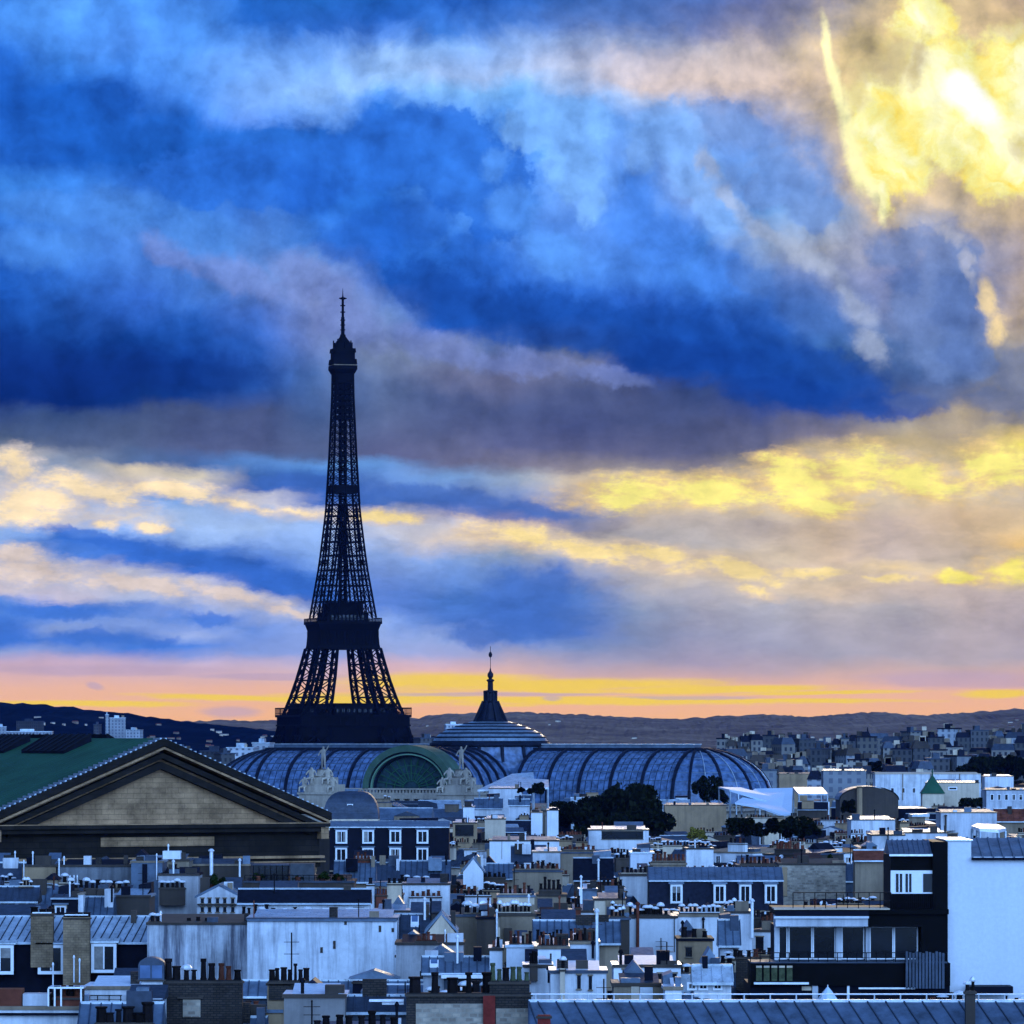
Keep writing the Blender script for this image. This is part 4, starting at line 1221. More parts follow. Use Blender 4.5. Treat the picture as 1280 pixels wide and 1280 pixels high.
def window_mesh(w, h, mull=1, rows=1):
    var = random.choice((0, 0, 1, 2, 3))
    key = ('w', round(w, 1), round(h, 1), mull, rows, var)
    if key in _cache: return _cache[key]
    m = MB()
    f = max(0.07, min(0.14, w * 0.08))
    m.box(-w / 2, w / 2, -0.02, 0.06, 0, h, PANE)
    m.box(-w / 2 - f, -w / 2 + f, -0.1, 0.05, -f, h + f, FRAME); m.box(w / 2 - f, w / 2 + f, -0.1, 0.05, -f, h + f, FRAME)
    m.box(-w / 2 + f, w / 2 - f, -0.1, 0.05, h - f, h + f, FRAME); m.box(-w / 2 - f, w / 2 + f, -0.16, 0.05, -f * 1.6, -f * 0.1 + f * .6, FRAME)
    if var == 1: m.box(-w / 2 + f, 0, -0.035, 0.0, f, h - f, CURTAIN)
    elif var == 2: m.box(-w / 2 + f, w / 2 - f, -0.035, 0.0, h * .55, h - f, CURTAIN)
    elif var == 3: m.box(-w / 2 + f, -w * .18, -0.035, 0.0, f, h - f, CURTAIN); m.box(w * .2, w / 2 - f, -0.035, 0.0, f, h - f, CURTAIN)
    for k in range(mull):
        x = -w / 2 + w * (k + 1) / (mull + 1)
        m.box(x - f * .45, x + f * .45, -0.07, 0.0, f, h - f, FRAME)
    for k in range(rows):
        z = h * (k + 1) / (rows + 1)
        m.box(-w / 2 + f, w / 2 - f, -0.06, 0.0, z - f * .25, z + f * .25, FRAME)
    me = m.mesh('window')
    _cache[key] = me
    return me

def dark_opening(w, h):
    key = ('o', round(w, 1), round(h, 1))
    if key in _cache: return _cache[key]
    m = MB()
    m.box(-w / 2, w / 2, -0.04, 0.3, 0, h, PANE)
    m.box(-w / 2 - .08, w / 2 + .08, -0.1, 0.3, h, h + 0.12, GREY)
    m.box(-w / 2 - .08, w / 2 + .08, -0.14, 0.3, -0.1, 0, GREY)
    me = m.mesh('window')
    _cache[key] = me
    return me

class House:
    """one building; px helpers turn frame measurements at its distance into metres on its own axes"""
    def __init__(s, x0, x1, y0, y1, Y=None, rot=0.0, depth=11.0, name='town_house', label=None, cat='house', group=None):
        s.Y = Y if Y else 17.0 * F / (y0 - HZ)
        s.k = mpp(s.Y)
        s.rot = radians(rot)
        s.cx = (x0 + x1) / 2.0
        s.w = (x1 - x0) * s.k / max(0.5, cos(s.rot))
        s.d = depth
        s.root = empty(name, (wx(s.cx, s.Y), s.Y, 0), s.rot, label, cat, group)
        s.rng = random.Random(int(x0 * 7 + y0 * 131))
        EXPL.append((x0, x1, y0, y1, s.Y, depth + 2))
        s.y1 = y1
        s.npots = 0
        ALLH.append(s)
    def X(s, px): return (px - s.cx) * s.k / max(0.5, cos(s.rot))
    def Z(s, py): return wz(py, s.Y)

    def walls(s, ztop, wall):
        m = MB(); hw = s.w / 2
        m.box(-hw, hw, 0, s.d, 0, ztop, wall)
        s.wall = m.build('wall', s.root)
        return s
    def block(s, y0, wall, roof=None, coping=0.22):
        """flat-topped party wall block with a coping"""
        z = s.Z(y0); hw = s.w / 2
        s.walls(z - coping, wall)
        m = MB()
        cp = s.rng.choice((DGREY, DGREY, GREY, ZINCD, roof or GREY))
        m.box(-hw - 0.12, hw + 0.12, -0.12, 0.55, z - coping, z, cp)
        m.box(-hw - 0.12, -hw + 0.45, 0.55, s.d + .1, z - coping, z, roof or GREY)
        m.box(hw - 0.45, hw + 0.12, 0.55, s.d + .1, z - coping, z, roof or GREY)
        m.poly([(-hw + .45, .55, z - coping + .01), (hw - .45, .55, z - coping + .01), (hw - .45, s.d, z + .45), (-hw + .45, s.d, z + .45)], [(0, 1, 2, 3)], roof or ZINC)
        s.roof = m.build('roof', s.root)
        s.ztop = z
        return s
    def seams(s, m, hw, ya, za, yb, zb, mm, step, lean=0.0):
        n = max(2, int(2 * hw / step))
        for i in range(n + 1):
            x = -hw + 2 * hw * i / n
            m.bar((x, ya, za + .05), (min(hw, max(-hw, x + lean)), yb, zb + .05), 0.04, mm)
    def slope(s, y0, ye, wall, roof, pitch=34, step=0.65, seam=True, lean=0.0):
        """ridge along the street: the near roof slope faces the viewer"""
        zr, ze = s.Z(y0), s.Z(ye)
        hw = s.w / 2 + 0.15
        run = max(1.2, (zr - ze) / math.tan(radians(pitch)))
        s.d = max(s.d * 0.5, 2 * run)
        s.walls(ze - 0.05, wall)
        m = MB()
        pr = [(-0.35, ze - 0.12), (run, zr), (s.d - run if s.d > 2 * run + .3 else run + 0.3, zr), (s.d + 0.35, ze - 0.12), (s.d + 0.35, ze - 0.3), (-0.35, ze - 0.3)]
        m.prism_x(pr, -hw, hw, roof)
        if seam:
            s.seams(m, hw, -0.35, ze - 0.12, run, zr, seam if not isinstance(seam, bool) else (ZINCD if roof is ZINC else roof), step, lean)
        m.box(-hw, hw, -0.5, -0.33, ze - 0.32, ze - 0.14, ZINCL)           # gutter
        m.bar((-hw, run, zr + 0.03), (hw, run, zr + 0.03), 0.09, ZINCL)    # ridge roll
        s.roof = m.build('roof', s.root)
        s.ztop = zr; s.run = run; s.zr = zr; s.ze = ze
        return s
    def gable(s, y0, ye, wall, roof, coping=True):
        """gable wall towards the viewer"""
        zr, ze = s.Z(y0), s.Z(ye)
        hw = s.w / 2
        m = MB()
        m.prism_y([(-hw, 0), (hw, 0), (hw, ze), (0, zr), (-hw, ze)], 0, 0.5, wall)
        m.box(-hw, hw, 0.5, s.d, 0, ze, wall)
        s.wall = m.build('wall', s.root)
        m = MB()
        for sg in (-1, 1):
            m.prism_y([(sg * (hw + .25), ze - .1), (0, zr + .02), (0, zr + .22), (sg * (hw + .25), ze + .1)], 0.15, s.d, roof)
            for k in range(int(s.d / 0.7)):
                m.bar((sg * (hw + .25), .5 + k * .7, ze + .13), (0, .5 + k * .7, zr + .25), 0.03, roof)
        s.roof = m.build('roof', s.root)
        s.ztop = zr; s.zr = zr; s.ze = ze
        return s
    def mansard(s, y0, ybr, ye, wall, steep, top):
        """steep slate lower slope, shallow zinc upper slope"""
        zt, zb, ze = s.Z(y0), s.Z(ybr), s.Z(ye)
        hw = s.w / 2
        s.walls(ze, wall)
        run = (zb - ze) * 0.22
        m = MB()
        m.prism_x([(-0.2, ze), (run, zb), (s.d - run, zb), (s.d + .2, ze)], -hw - .02, hw + .02, steep)
        m.prism_x([(run - .2, zb), (s.d / 2, zt), (s.d - run + .2, zb)], -hw - .1, hw + .1, top)
        s.seams(m, hw, run - .2, zb, s.d / 2, zt, top, 0.8)
        m.box(-hw - .1, hw + .1, run - .3, run - .15, zb - .12, zb + .06, ZINCL)
        m.box(-hw, hw, -0.5, 0.0, ze - .2, ze - .002, GREY)
        s.roof = m.build('roof', s.root)
        s.ztop = zt; s.ze = ze; s.zb = zb
        return s
    def party(s, side, up=1.0, wall=None):
        """party wall standing above the roof at one end"""
        hw = s.w / 2
        m = MB()
        x = side * hw
        z = s.ztop + up
        m.box(x - 0.25, x + 0.25, -0.2, s.d + .2, max(1, z - 6), z, wall or CREAM)
        m.box(x - 0.33, x + 0.33, -0.28, s.d + .28, z, z + .12, GREY)
        m.build('party_wall', s.root)
        return s
    def chimney(s, x0, x1, yt, yb, mat_, n=5, style='terra', h=0.85, y=None, th=0.75, cap=None):
        """stack between two frame columns, its pots along the top"""
        xa, xb = s.X(x0), s.X(x1)
        zt, zb = s.Z(yt), s.Z(yb) - 1.0
        y = (s.d * 0.5 if y is None else y)
        m = MB()
        m.box(xa, xb, y - th / 2, y + th / 2, zb, zt - 0.22, mat_)
        m.box(xa - .1, xb + .1, y - th / 2 - .1, y + th / 2 + .1, zt - 0.22, zt - .08, cap or DGREY)
        m.box(xa, xb, y - th / 2, y + th / 2, zt - .08, zt, mat_)
        ch = m.build('chimney', s.root)
        rg = s.rng
        for i in range(n):
            t = (i + 0.5) / n
            st = style if isinstance(style, str) else style[i % len(style)]
            o = bpy.data.objects.new('chimney_pot', pot_mesh(st))
            gap = (xb - xa) / n
            o.location = (xa + (xb - xa) * t + rg.uniform(-.12, .12) * gap, y + rg.uniform(-.06, .06), zt)
            r = min(1.7, max(0.9, gap / 0.36)) * rg.uniform(.8, 1.1)
            o.scale = (r, r, h * rg.choice((0.55, 0.75, 0.85, 0.9, 1.15)))
            link(o, ch)
        s.npots += n
        return s
    def window(s, x0, x1, y0, y1, mull=1, rows=0, y=0.0, open_=False):
        w, h = (x1 - x0) * s.k, (y1 - y0) * s.k
        o = bpy.data.objects.new('window', dark_opening(w, h) if open_ else window_mesh(w, h, mull, rows))
        o.location = (s.X((x0 + x1) / 2), y, s.Z(y1))
        link(o, s.root)
        return s
    def dormer(s, x0, x1, y0, y1, roof=None, cheek=None, mull=1, out_=0.25, deep=2.4, drop=0.25, rows=0):
        """window box standing out of the roof; the window is its sub-part"""
        xa, xb = s.X(x0), s.X(x1)
        zt, zb = s.Z(y0), s.Z(y1)
        m = MB()
        m.box(xa - .12, xb + .12, -out_, deep, zb - .25, zt + .1, cheek or SLATE)
        m.poly([(xa - .3, -out_ - .25, zt + .1), (xb + .3, -out_ - .25, zt + .1), (xb + .3, deep + .4, zt + .1 + drop * 2), (xa - .3, deep + .4, zt + .1 + drop * 2),
                (xa - .3, -out_ - .25, zt + .24), (xb + .3, -out_ - .25, zt + .24), (xb + .3, deep + .4, zt + .24 + drop * 2), (xa - .3, deep + .4, zt + .24 + drop * 2)],
               [(3, 2, 1, 0), (4, 5, 6, 7), (0, 1, 5, 4), (1, 2, 6, 5), (2, 3, 7, 6), (3, 0, 4, 7)], roof or ZINC)
        if roof is not None:
            n = 5
            for i in range(n + 1):
                x = xa - .3 + (xb - xa + .6) * i / n
                m.bar((x, -out_ - .25, zt + .28), (x, deep + .4, zt + .28 + drop * 2), .035, roof)
        d = m.build('dormer', s.root)
        o = bpy.data.objects.new('window', window_mesh(xb - xa - .1, zt - zb - .1, mull, rows))
        o.location = ((xa + xb) / 2, -out_ - .03, zb)
        link(o, d)
        return s
    def wing(s, x0, x1, ztop, wall, roof, ya, yb, rise=1.0):
        """lower or rear part of the same building with its own little roof"""
        xa, xb = s.X(x0), s.X(x1)
        m = MB(); m.box(xa, xb, ya, yb, 0, ztop - rise, wall)
        w_ = m.build('rear_wing', s.root)
        m = MB()
        t = s.rng.random()
        if t < .5: m.prism_x([(ya - .2, ztop - rise - .1), (yb, ztop), (yb + .1, ztop - rise - .1)], xa - .12, xb + .12, roof)
        elif t < .75: m.prism_y([(xa - .2, ztop - rise), ((xa + xb) / 2, ztop), (xb + .2, ztop - rise)], ya - .2, yb, roof)
        else: m.prism_y([(xa - .1, ztop - rise), (xa - .1, ztop - rise * .2), (xb + .1, ztop), (xb + .1, ztop - rise)], ya - .1, yb, roof)
        m.build('roof', w_)
        return s
    def skylight(s, x0, x1, t):
        """flush roof light part way up a slope"""
        xa, xb = s.X(x0), s.X(x1)
        def at(u): return (-0.35 + (s.run + .35) * u, s.ze - .12 + (s.zr - s.ze + .12) * u)
        (ya, za), (yb, zb) = at(t), at(t + 0.35)
        m = MB()
        m.poly([(xa, ya, za + .03), (xb, ya, za + .03), (xb, yb, zb + .03), (xa, yb, zb + .03), (xa, ya, za + .22), (xb, ya, za + .22), (xb, yb, zb + .22), (xa, yb, zb + .22)],
               [(4, 5, 6, 7), (0, 1, 5, 4), (1, 2, 6, 5), (2, 3, 7, 6), (3, 0, 4, 7)], FRAME)
        f = .09
        m.poly([(xa + f, ya + f, za + .25), (xb - f, ya + f, za + .25), (xb - f, yb - f, zb + .23), (xa + f, yb - f, zb + .23)], [(0, 1, 2, 3)], HALLGLASS)
        m.build('skylight', s.root)
        return s
    def pipe(s, x, y0, y1, mat_, r=0.12, y=-0.2, name='flue_pipe'):
        m = MB(); X = s.X(x)
        m.bar((X, y, s.Z(y1)), (X, y, s.Z(y0)), r, mat_, 8)
        m.lathe([(r * 1.6, 0), (r * 1.7, .12), (r * .6, .3)], mat_, 8, (X, y, s.Z(y0)))
        m.build(name, s.root)
        return s
    def antenna(s, x, y0, y1, y=0.5):
        m = MB(); X = s.X(x); zt, zb = s.Z(y0), s.Z(y1)
        m.bar((X, y, zb), (X, y, zt), 0.035, RAIL)
        for q in (0.55, 0.8):
            z = zb + (zt - zb) * q
            m.bar((X - .5, y, z), (X + .5, y, z), 0.02, RAIL)
            for j in range(6):
                xx = X - .5 + j * .2
                m.bar((xx, y - .25, z), (xx, y + .25, z), 0.014, RAIL)
        m.build('antenna', s.root)
        return s
    def dish(s, x, yp, r=0.4, y=-0.5):
        m = MB(); X, z = s.X(x), s.Z(yp)
        T = Matrix.Translation((X, y, z)) @ Matrix.Rotation(radians(70), 4, 'X')
        n = 10
        pts = [T @ Vector((0, 0, -.08))] + [T @ Vector((r * cos(2 * pi * i / n), r * sin(2 * pi * i / n), 0.04)) for i in range(n)]
        m.poly(pts, [(0, 1 + i, 1 + (i + 1) % n) for i in range(n)], CAPM)
        m.bar((X, y + .05, z - .1), (X, y + .6, z - .5), .03, RAIL)
        m.bar((X, y, z - .3), (X, y - .35, z), .02, RAIL)
        m.build('satellite_dish', s.root)
        return s
    def railing(s, x0, x1, yt, yb, y=-0.3, mat_=None, n=14):
        m = MB(); xa, xb = s.X(x0), s.X(x1); zt, zb = s.Z(yt), s.Z(yb); mm = mat_ or RAIL
        m.bar((xa, y, zt), (xb, y, zt), .035, mm); m.bar((xa, y, (zt + zb) / 2), (xb, y, (zt + zb) / 2), .02, mm)
        for i in range(n + 1):
            x = xa + (xb - xa) * i / n
            m.bar((x, y, zb), (x, y, zt), .025, mm)
        m.build('railing', s.root)
        return s
    def slab(s, x0, x1, y0, y1, mat_, ya=-0.3, yb=0.0, name='ledge'):
        m = MB(); m.box(s.X(x0), s.X(x1), ya, yb, s.Z(y1), s.Z(y0), mat_)
        m.build(name, s.root)
        return s

H = House
# ---------- lowest rows, left
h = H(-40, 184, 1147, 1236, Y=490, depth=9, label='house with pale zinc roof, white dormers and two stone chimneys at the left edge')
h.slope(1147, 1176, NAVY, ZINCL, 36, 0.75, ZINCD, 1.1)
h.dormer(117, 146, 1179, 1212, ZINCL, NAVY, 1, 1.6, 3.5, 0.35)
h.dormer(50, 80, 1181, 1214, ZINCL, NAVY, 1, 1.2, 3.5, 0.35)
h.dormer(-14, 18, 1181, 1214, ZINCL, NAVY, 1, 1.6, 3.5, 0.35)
h.chimney(40, 68, 1141, 1195, STONE, 3, 'wide', 0.5, -0.9, 1.1)
h.chimney(82, 115, 1145, 1222, STONE, 4, 'wide', 0.5, -2.2, 1.2)
h.slab(42, 66, 1139.6, 1141, CAPM, -1.4, -.5, 'chimney_cover'); h.slab(84, 113, 1141.6, 1143, CAPM, -2.8, -1.7, 'chimney_cover')
for a, b, c in ((96, 1196, 1214), (103, 1200, 1214), (70, 1205, 1225)):
    h.pipe(a, b, c + 12, CAPM, 0.07, -3.2)

h = H(184, 309, 1153, 1230, Y=482, depth=10, label='darker left half of the long streaked blank party wall, black rain stains', name='party_wall_house')
h.block(1153, plaster('streaked_plaster', (0.58, 0.60, 0.64), 0.55, 0.9, 0.42, 0.62), DGREY)
h.chimney(186, 200, 1152, 1158, DGREY, 2, 'cap', 0.9, 1.0)
h.chimney(228, 262, 1153, 1158, CREAM, 3, 'dark', 0.5, 4)
h = H(309, 496, 1147, 1230, Y=478, depth=10, label='paler right half of the long blank party wall with a few dark smears', name='party_wall_house')
h.block(1147, STAINED, ZINCL)
h.slab(309, 496, 1149, 1151.5, ZINC, -.22, 0)
for x, y, hh in ((475, 1157, 8), (418, 1176, 10), (402, 1184, 7), (491, 1160, 5), (432, 1149, 7)):
    h.slab(x - 1.6, x + 1.6, y, y + hh, DGREY, -.06, 0, 'wall_anchor')
h = H(300, 532, 1226, 1245, Y=440, depth=8, label='low zinc roof running along the foot of the long stained wall')
h.slope(1227, 1243, ZINCD, ZINC, 30, 0.8)
h.chimney(441, 455, 1226, 1240, NAVY, 0, 'dark', .6, -.2)
h.slab(455, 532, 1229, 1231, CAPM, -.5, -.2)

h = H(160, 330, 1272, 1300, Y=352, depth=9, label='nearest house with broad sooty brick chimney crowded with dark pots and arched ventilator')
h.slope(1274, 1300, GREY, ZINC, 30)
h.chimney(205, 303, 1225, 1290, BRICKD, 9, ('dark', 'wide', 'cap', 'tall', 'dark', 'dark', 'terra', 'terra', 'dark'), 1.25, 0.2, 1.0)
h.chimney(182, 205, 1226, 1290, WHITE, 0, 'dark', 1, 0.1, 1.1)
h.slab(222, 254, 1246, 1248, DGREY, -.55, -.3); h.slab(229, 251, 1249, 1271, RUBBLE, -.42, -.3, 'bricked_opening')
m = MB()
n = 10
xa, xb = h.X(174), h.X(206)
prof = [(xa, h.Z(1224))] + [((xa + xb) / 2 - (xb - xa) / 2 * cos(pi * j / n), h.Z(1206) + (h.Z(1196) - h.Z(1206)) * sin(pi * j / n)) for j in range(n + 1)] + [(xb, h.Z(1224))]
m.prism_y(prof, -.9, .9, ZINCD)
m.box(xa + .12, (xa + xb) / 2 - .05, -.95, -.9, h.Z(1222), h.Z(1206), HALLGLASS); m.box((xa + xb) / 2 + .05, xb - .12, -.95, -.9, h.Z(1222), h.Z(1206), HALLGLASS)
m.box(xa - .1, xb + .1, -1, 1, h.Z(1226), h.Z(1224), DGREY)
m.box(xa + .2, xb - .1, -.8, .8, h.Z(1290), h.Z(1226), WHITE)
m.build('ventilator', h.root)
h = H(326, 352, 1260, 1300, Y=356, depth=5, label='slim tan chimney house with short dark pots and a tall antenna mast')
h.block(1262, TAN, ZINC)
h.chimney(334, 362, 1228, 1275, TAN, 0, 'dark', 1, .6, 1.0)
h.chimney(336, 386, 1226, 1232, BRICKD, 7, ('wide', 'dark', 'wide', 'dark', 'tall', 'dark', 'wide'), 1.0, .6, 1.2)
h.antenna(364, 1166, 1226, .6)
h = H(355, 431, 1243, 1300, Y=338, depth=6, label='grey roughcast block with thin white coping, bottom edge left of centre')
h.block(1243, plaster('roughcast', (0.24, 0.22, 0.21), .3, .4), CAPM)
h = H(431, 512, 1244, 1300, Y=341, depth=7, label='dark blue metal-clad roof block beside the grey roughcast block')
h.slope(1246, 1262, ZINCD, ZINCD, 30)
h.slab(462, 505, 1248, 1251, CAPM, -1.2, -.8)
h.slab(478, 505, 1252, 1255, CAPM, -.9, -.6)
h = H(385, 500, 1283, 1310, Y=322, depth=6, label='row of dark pots cut by the bottom edge below the grey block')
h.block(1292, DGREY, ZINCD)
h.chimney(388, 500, 1287, 1300, DGREY, 8, 'dark', 1.0, .4)
h = H(500, 668, 1282, 1310, Y=338, depth=8, label='house with wide brown brick chimney, red upright pipe and mossy pots, bottom centre')
h.slope(1288, 1310, GREY, ZINC)
h.chimney(508, 664, 1241, 1300, BRICKD, 7, ('wide', 'dark', 'wide', 'tall', 'wide', 'dark', 'dark'), 1.15, .2, 1.4)
h.chimney(612, 662, 1226, 1242, BRICKD, 6, ('green', 'green', 'wide', 'green', 'green', 'green'), 1.0, .25, 1.1)
h.slab(604, 619, 1244, 1300, REDPAINT, -.75, -.5, 'red_pipe'); h.slab(520, 604, 1254, 1300, RUBBLE, -.56, -.5, 'stone_patch')
h.slab(620, 662, 1260, 1300, RUBBLE, -.56, -.5, 'stone_patch')
h = H(664, 1400, 1252, 1310, Y=332, rot=0, depth=14, label='long ribbed blue zinc roof filling the bottom right edge, pale rails along ridge')
h.slope(1256, 1312, GREY, ZINCB, 33, 1.15, ZINCD, -1.8)
for yy_, r in ((1247, .05), (1255, .07)):
    m = MB()
    z = h.Z(yy_)
    m.bar((h.X(664), h.run, z), (h.X(1400), h.run, z), r, CAPM, 8)
    for i in range(22):
        x = h.X(670 + i * 33)
        m.bar((x, h.run, h.zr), (x, h.run, z), .03, CAPM)
    m.build('ridge_rail', h.root)
h.chimney(672, 688, 1268, 1290, REDPAINT, 0, 'dark', .6, -.4)
h.chimney(1210, 1222, 1240, 1262, DGREY, 2, 'cap', .8, 2)

# bottom left terraces
h = H(-30, 108, 1236, 1300, Y=345, depth=8, label='cluttered white roof terrace with rusty box in the lower left corner')
h.block(1258, WHITE, ZINCL)
h.slab(-10, 26, 1237, 1259, RUST, .5, 2.5, 'rusty_box'); h.slab(27, 60, 1243, 1258, WHITE, .8, 2.5, 'parapet'); h.slab(60, 104, 1234, 1236, CAPM, 0.2, 2.5, 'canopy_roof')
for x in (60, 68, 76, 101):
    h.slab(x - 1, x + 1, 1236, 1258, FRAME, .2, .3, 'post')
h.slab(62, 102, 1238, 1258, BRICKD, 1.6, 2.4, 'back_wall')
h.chimney(66, 100, 1246, 1258, RUST, 4, ('dark', 'terra'), .8, .9)
h.slab(-30, 105, 1266, 1269, NAVY, -.3, 0)
h = H(105, 182, 1231, 1300, Y=372, depth=7, label='white parapet terrace with thin railing behind a row of black pots')
h.block(1233, WHITE, CAPM)
h.railing(108, 180, 1244, 1254, -.3, RAIL, 5)
h = H(100, 200, 1266, 1310, Y=342, depth=6, label='striped zinc roof with six thick black pots in the bottom left')
h.slope(1256, 1284, GREY, ZINC)
h.chimney(121, 192, 1277, 1292, DGREY, 6, ('wide', 'wide', 'tall', 'wide', 'wide', 'wide'), 1.15, -.8)

# ---------- second rows, centre
h = H(495, 531, 1192, 1232, Y=468, depth=6, label='small white block with a black capped vent right of the long stained wall')
h.block(1194, WHITE, CAPM); h.chimney(496, 525, 1187, 1195, NAVY, 0, 'dark', .5, .6); h.slab(497, 524, 1185.8, 1187.5, CAPM, .2, 1.1, 'vent_cover')
h.slab(498, 520, 1204, 1206, DGREY, -.2, 0); h.slab(516, 520, 1206, 1216, GREY, -.1, 0, 'stain_pipe')
h = H(529, 614, 1197, 1226, Y=432, depth=7, label='blue zinc roof with one tilted skylight above a white awning')
h.slope(1197, 1214, WHITE, ZINC, 32); h.skylight(537, 548, .3); h.slab(552, 612, 1217, 1221.5, CAPM, -2.2, -.55, 'awning')
h.slab(555, 602, 1222, 1250, ZINCD, -.9, -.1, 'bay')
h = H(495, 579, 1177, 1200, Y=450, depth=7, label='stained grey wall with a dark coping right of the long white wall')
h.block(1178, plaster('stained_grey', (.34, .34, .36), .5, .7), NAVY); h.chimney(520, 545, 1175, 1180, TERRA, 4, 'terra', .6, .5)
h = H(494, 545, 1143, 1180, Y=485, depth=8, label='dark zinc slope with a white-framed skylight touching the long stained wall')
h.slope(1144, 1174, CREAM, ZINCD, 38); h.skylight(513, 523, .5)
h = H(534, 569, 1143, 1178, Y=470, depth=8, label='narrow cream gable beside the dark zinc skylight slope')
h.gable(1144, 1166, CREAM, ZINC)
h = H(568, 621, 1142, 1190, Y=498, depth=7, label='broad plain grey chimney wall with four white-capped flues')
h.block(1143, GREY, DGREY); h.chimney(580, 614, 1141, 1146, GREY, 4, 'cap', 1.0, .5)
h = H(578, 616, 1130, 1146, Y=560, depth=7, label='pair of white chimneys with satellite dishes above the plain grey wall')
h.block(1139, WHITE, ZINC); h.chimney(581, 596, 1119, 1140, WHITE, 3, 'dark', .5, .6); h.chimney(598, 614, 1119, 1140, WHITE, 3, 'dark', .5, .6)
h.dish(585, 1131); h.dish(604, 1130)
h = H(298, 462, 1112, 1150, Y=540, depth=9, label='long low white wall under a dark roof with a line of small black pots')
h.slope(1112, 1127, WHITE, SLATE, 30, .8, False)
h.window(404, 417, 1136, 1145); h.window(433, 445, 1136, 1145)
h.chimney(302, 388, 1143, 1152, WHITE, 12, ('dark', 'tall', 'dark', 'cap'), .95, -1.2)
h = H(306, 442, 1098, 1124, Y=578, depth=10, label='dark planted roof terrace with glazed shelter in front of the temple')
h.block(1101, DGREY, NAVY)
m = MB(); m.box(h.X(316), h.X(360), 1, 5, h.Z(1103), h.Z(1082), PANE); m.box(h.X(315), h.X(361), .8, 5.2, h.Z(1082), h.Z(1080.5), ZINCD)
for i in range(7):
    x = h.X(316 + i * 7.3); m.box(x - .05, x + .05, .9, 1, h.Z(1103), h.Z(1082), RAIL)
m.build('glass_shelter', h.root)
m = MB(); m.box(h.X(362), h.X(392), 1.5, 5, h.Z(1103), h.Z(1080), plain('fence_grey', (.06, .065, .075), .8)); m.build('screen', h.root)
h.railing(306, 440, 1094, 1101, -.1, RAIL, 20)
h = H(418, 468, 1076, 1106, Y=640, depth=8, label='zinc roof slope immediately right of the temple corner')
h.slope(1077, 1101, GREY, ZINC, 34); h.chimney(440, 462, 1074, 1085, TERRA, 5, 'terra', .7)
h = H(466, 502, 1079, 1104, Y=690, depth=8, label='dark slate roof between two zinc slopes below the double-row dormer mansard')
h.slope(1079, 1100, DGREY, ZINCD, 34)
h = H(501, 562, 1077, 1106, Y=660, depth=8, label='pale ribbed zinc slope with a row of pots below the double-row dormer mansard')
h.slope(1077, 1102, WHITE, ZINC, 34); h.chimney(500, 542, 1101, 1110, DGREY, 7, ('dark', 'cap'), .9, -.8)
h = H(503, 562, 1103, 1124, Y=620, depth=6, label='white wall pair under the pale ribbed zinc slope, small pots in front')
h.block(1104, WHITE, ZINC); h.chimney(512, 552, 1120, 1126, WHITE, 6, 'terra', .7, -.7)
h = H(458, 503, 1104, 1146, Y=600, depth=7, label='narrow white and cream walls with dark gap, stepped below zinc slopes')
h.block(1118, DGREY, ZINCD); h.chimney(458, 468, 1105, 1145, WHITE, 1, 'dark', .8, .2); h.chimney(484, 502, 1104, 1140, CREAM, 3, 'dark', .7, .2); h.chimney(470, 484, 1118, 1128, RUST, 4, 'terra', .8, 0)
h = H(466, 512, 1136, 1152, Y=520, depth=7, label='low white block just above the right end of the long stained wall')
h.block(1138, WHITE, ZINCL)
h = H(412, 561, 1027, 1082, Y=880, depth=13, name='mansard_building', label='dark mansard building with two rows of four white dormer windows', cat='building')
h.mansard(1027, 1034, 1088, NAVY, NAVY, ZINC)
for x in (420, 453.5, 487.5, 521.5):
    h.dormer(x, x + 13, 1038, 1053, None, FRAME, 1, -0.9, 3, .12, 0)
    h.dormer(x, x + 13, 1060, 1076, None, FRAME, 1, 0.1, 2, .12, 0)

# left, below the temple
h = H(246, 301, 1107, 1145, Y=562, depth=8, label='white gabled house with rows of tiny dark windows below the temple')
h.gable(1108, 1122, WHITE, ZINC)
for y in (1123, 1134):
    for x in (251, 260, 270, 279, 289):
        h.window(x, x + 4, y, y + 6, 0, 0, 0, True)
h.slab(247, 299, 1129.5, 1131, DGREY, -.6, 0, 'balcony')
h = H(64, 102, 1119, 1150, Y=538, depth=8, label='black slate roof with one small white dormer left of a blue gable')
h.mansard(1119, 1123, 1152, DGREY, SLATE, ZINCD); h.dormer(69, 82, 1132, 1144, None, CREAM, 1, -.2, 2, .1)
h = H(101, 140, 1122, 1150, Y=530, depth=8, label='blue zinc slope with white gable edge behind the left dormer roof')
h.slope(1122, 1150, WHITE, ZINC, 40); h.party(-1, .3, WHITE)
h = H(138, 187, 1118, 1152, Y=535, depth=8, label='dark grey wall block with pale zinc top behind the left dormer roof')
h.block(1119, DGREY, ZINCL)
h = H(-40, 46, 1108, 1150, Y=545, depth=9, label='white facade with black shutters under a dark roof on the left edge')
h.slope(1109, 1125, WHITE, ZINCD, 32)
for x in (2, 11, 24, 36): h.window(x, x + 7, 1130, 1139, 0, 0, 0, True)
h.railing(0, 34, 1136, 1141, -.4, RAIL, 14)
h.chimney(22, 38, 1108, 1112, CREAM, 4, 'cap', .8)
h = H(34, 70, 1106, 1136, Y=560, depth=8, label='small blue zinc hip behind the white shuttered facade')
h.slope(1107, 1134, GREY, ZINC, 40); h.chimney(36, 62, 1105, 1109, WHITE, 0, 'cap', .5)
h = H(-40, 29, 1078, 1106, Y=588, depth=8, label='deep blue slate slope at the far left below the temple')
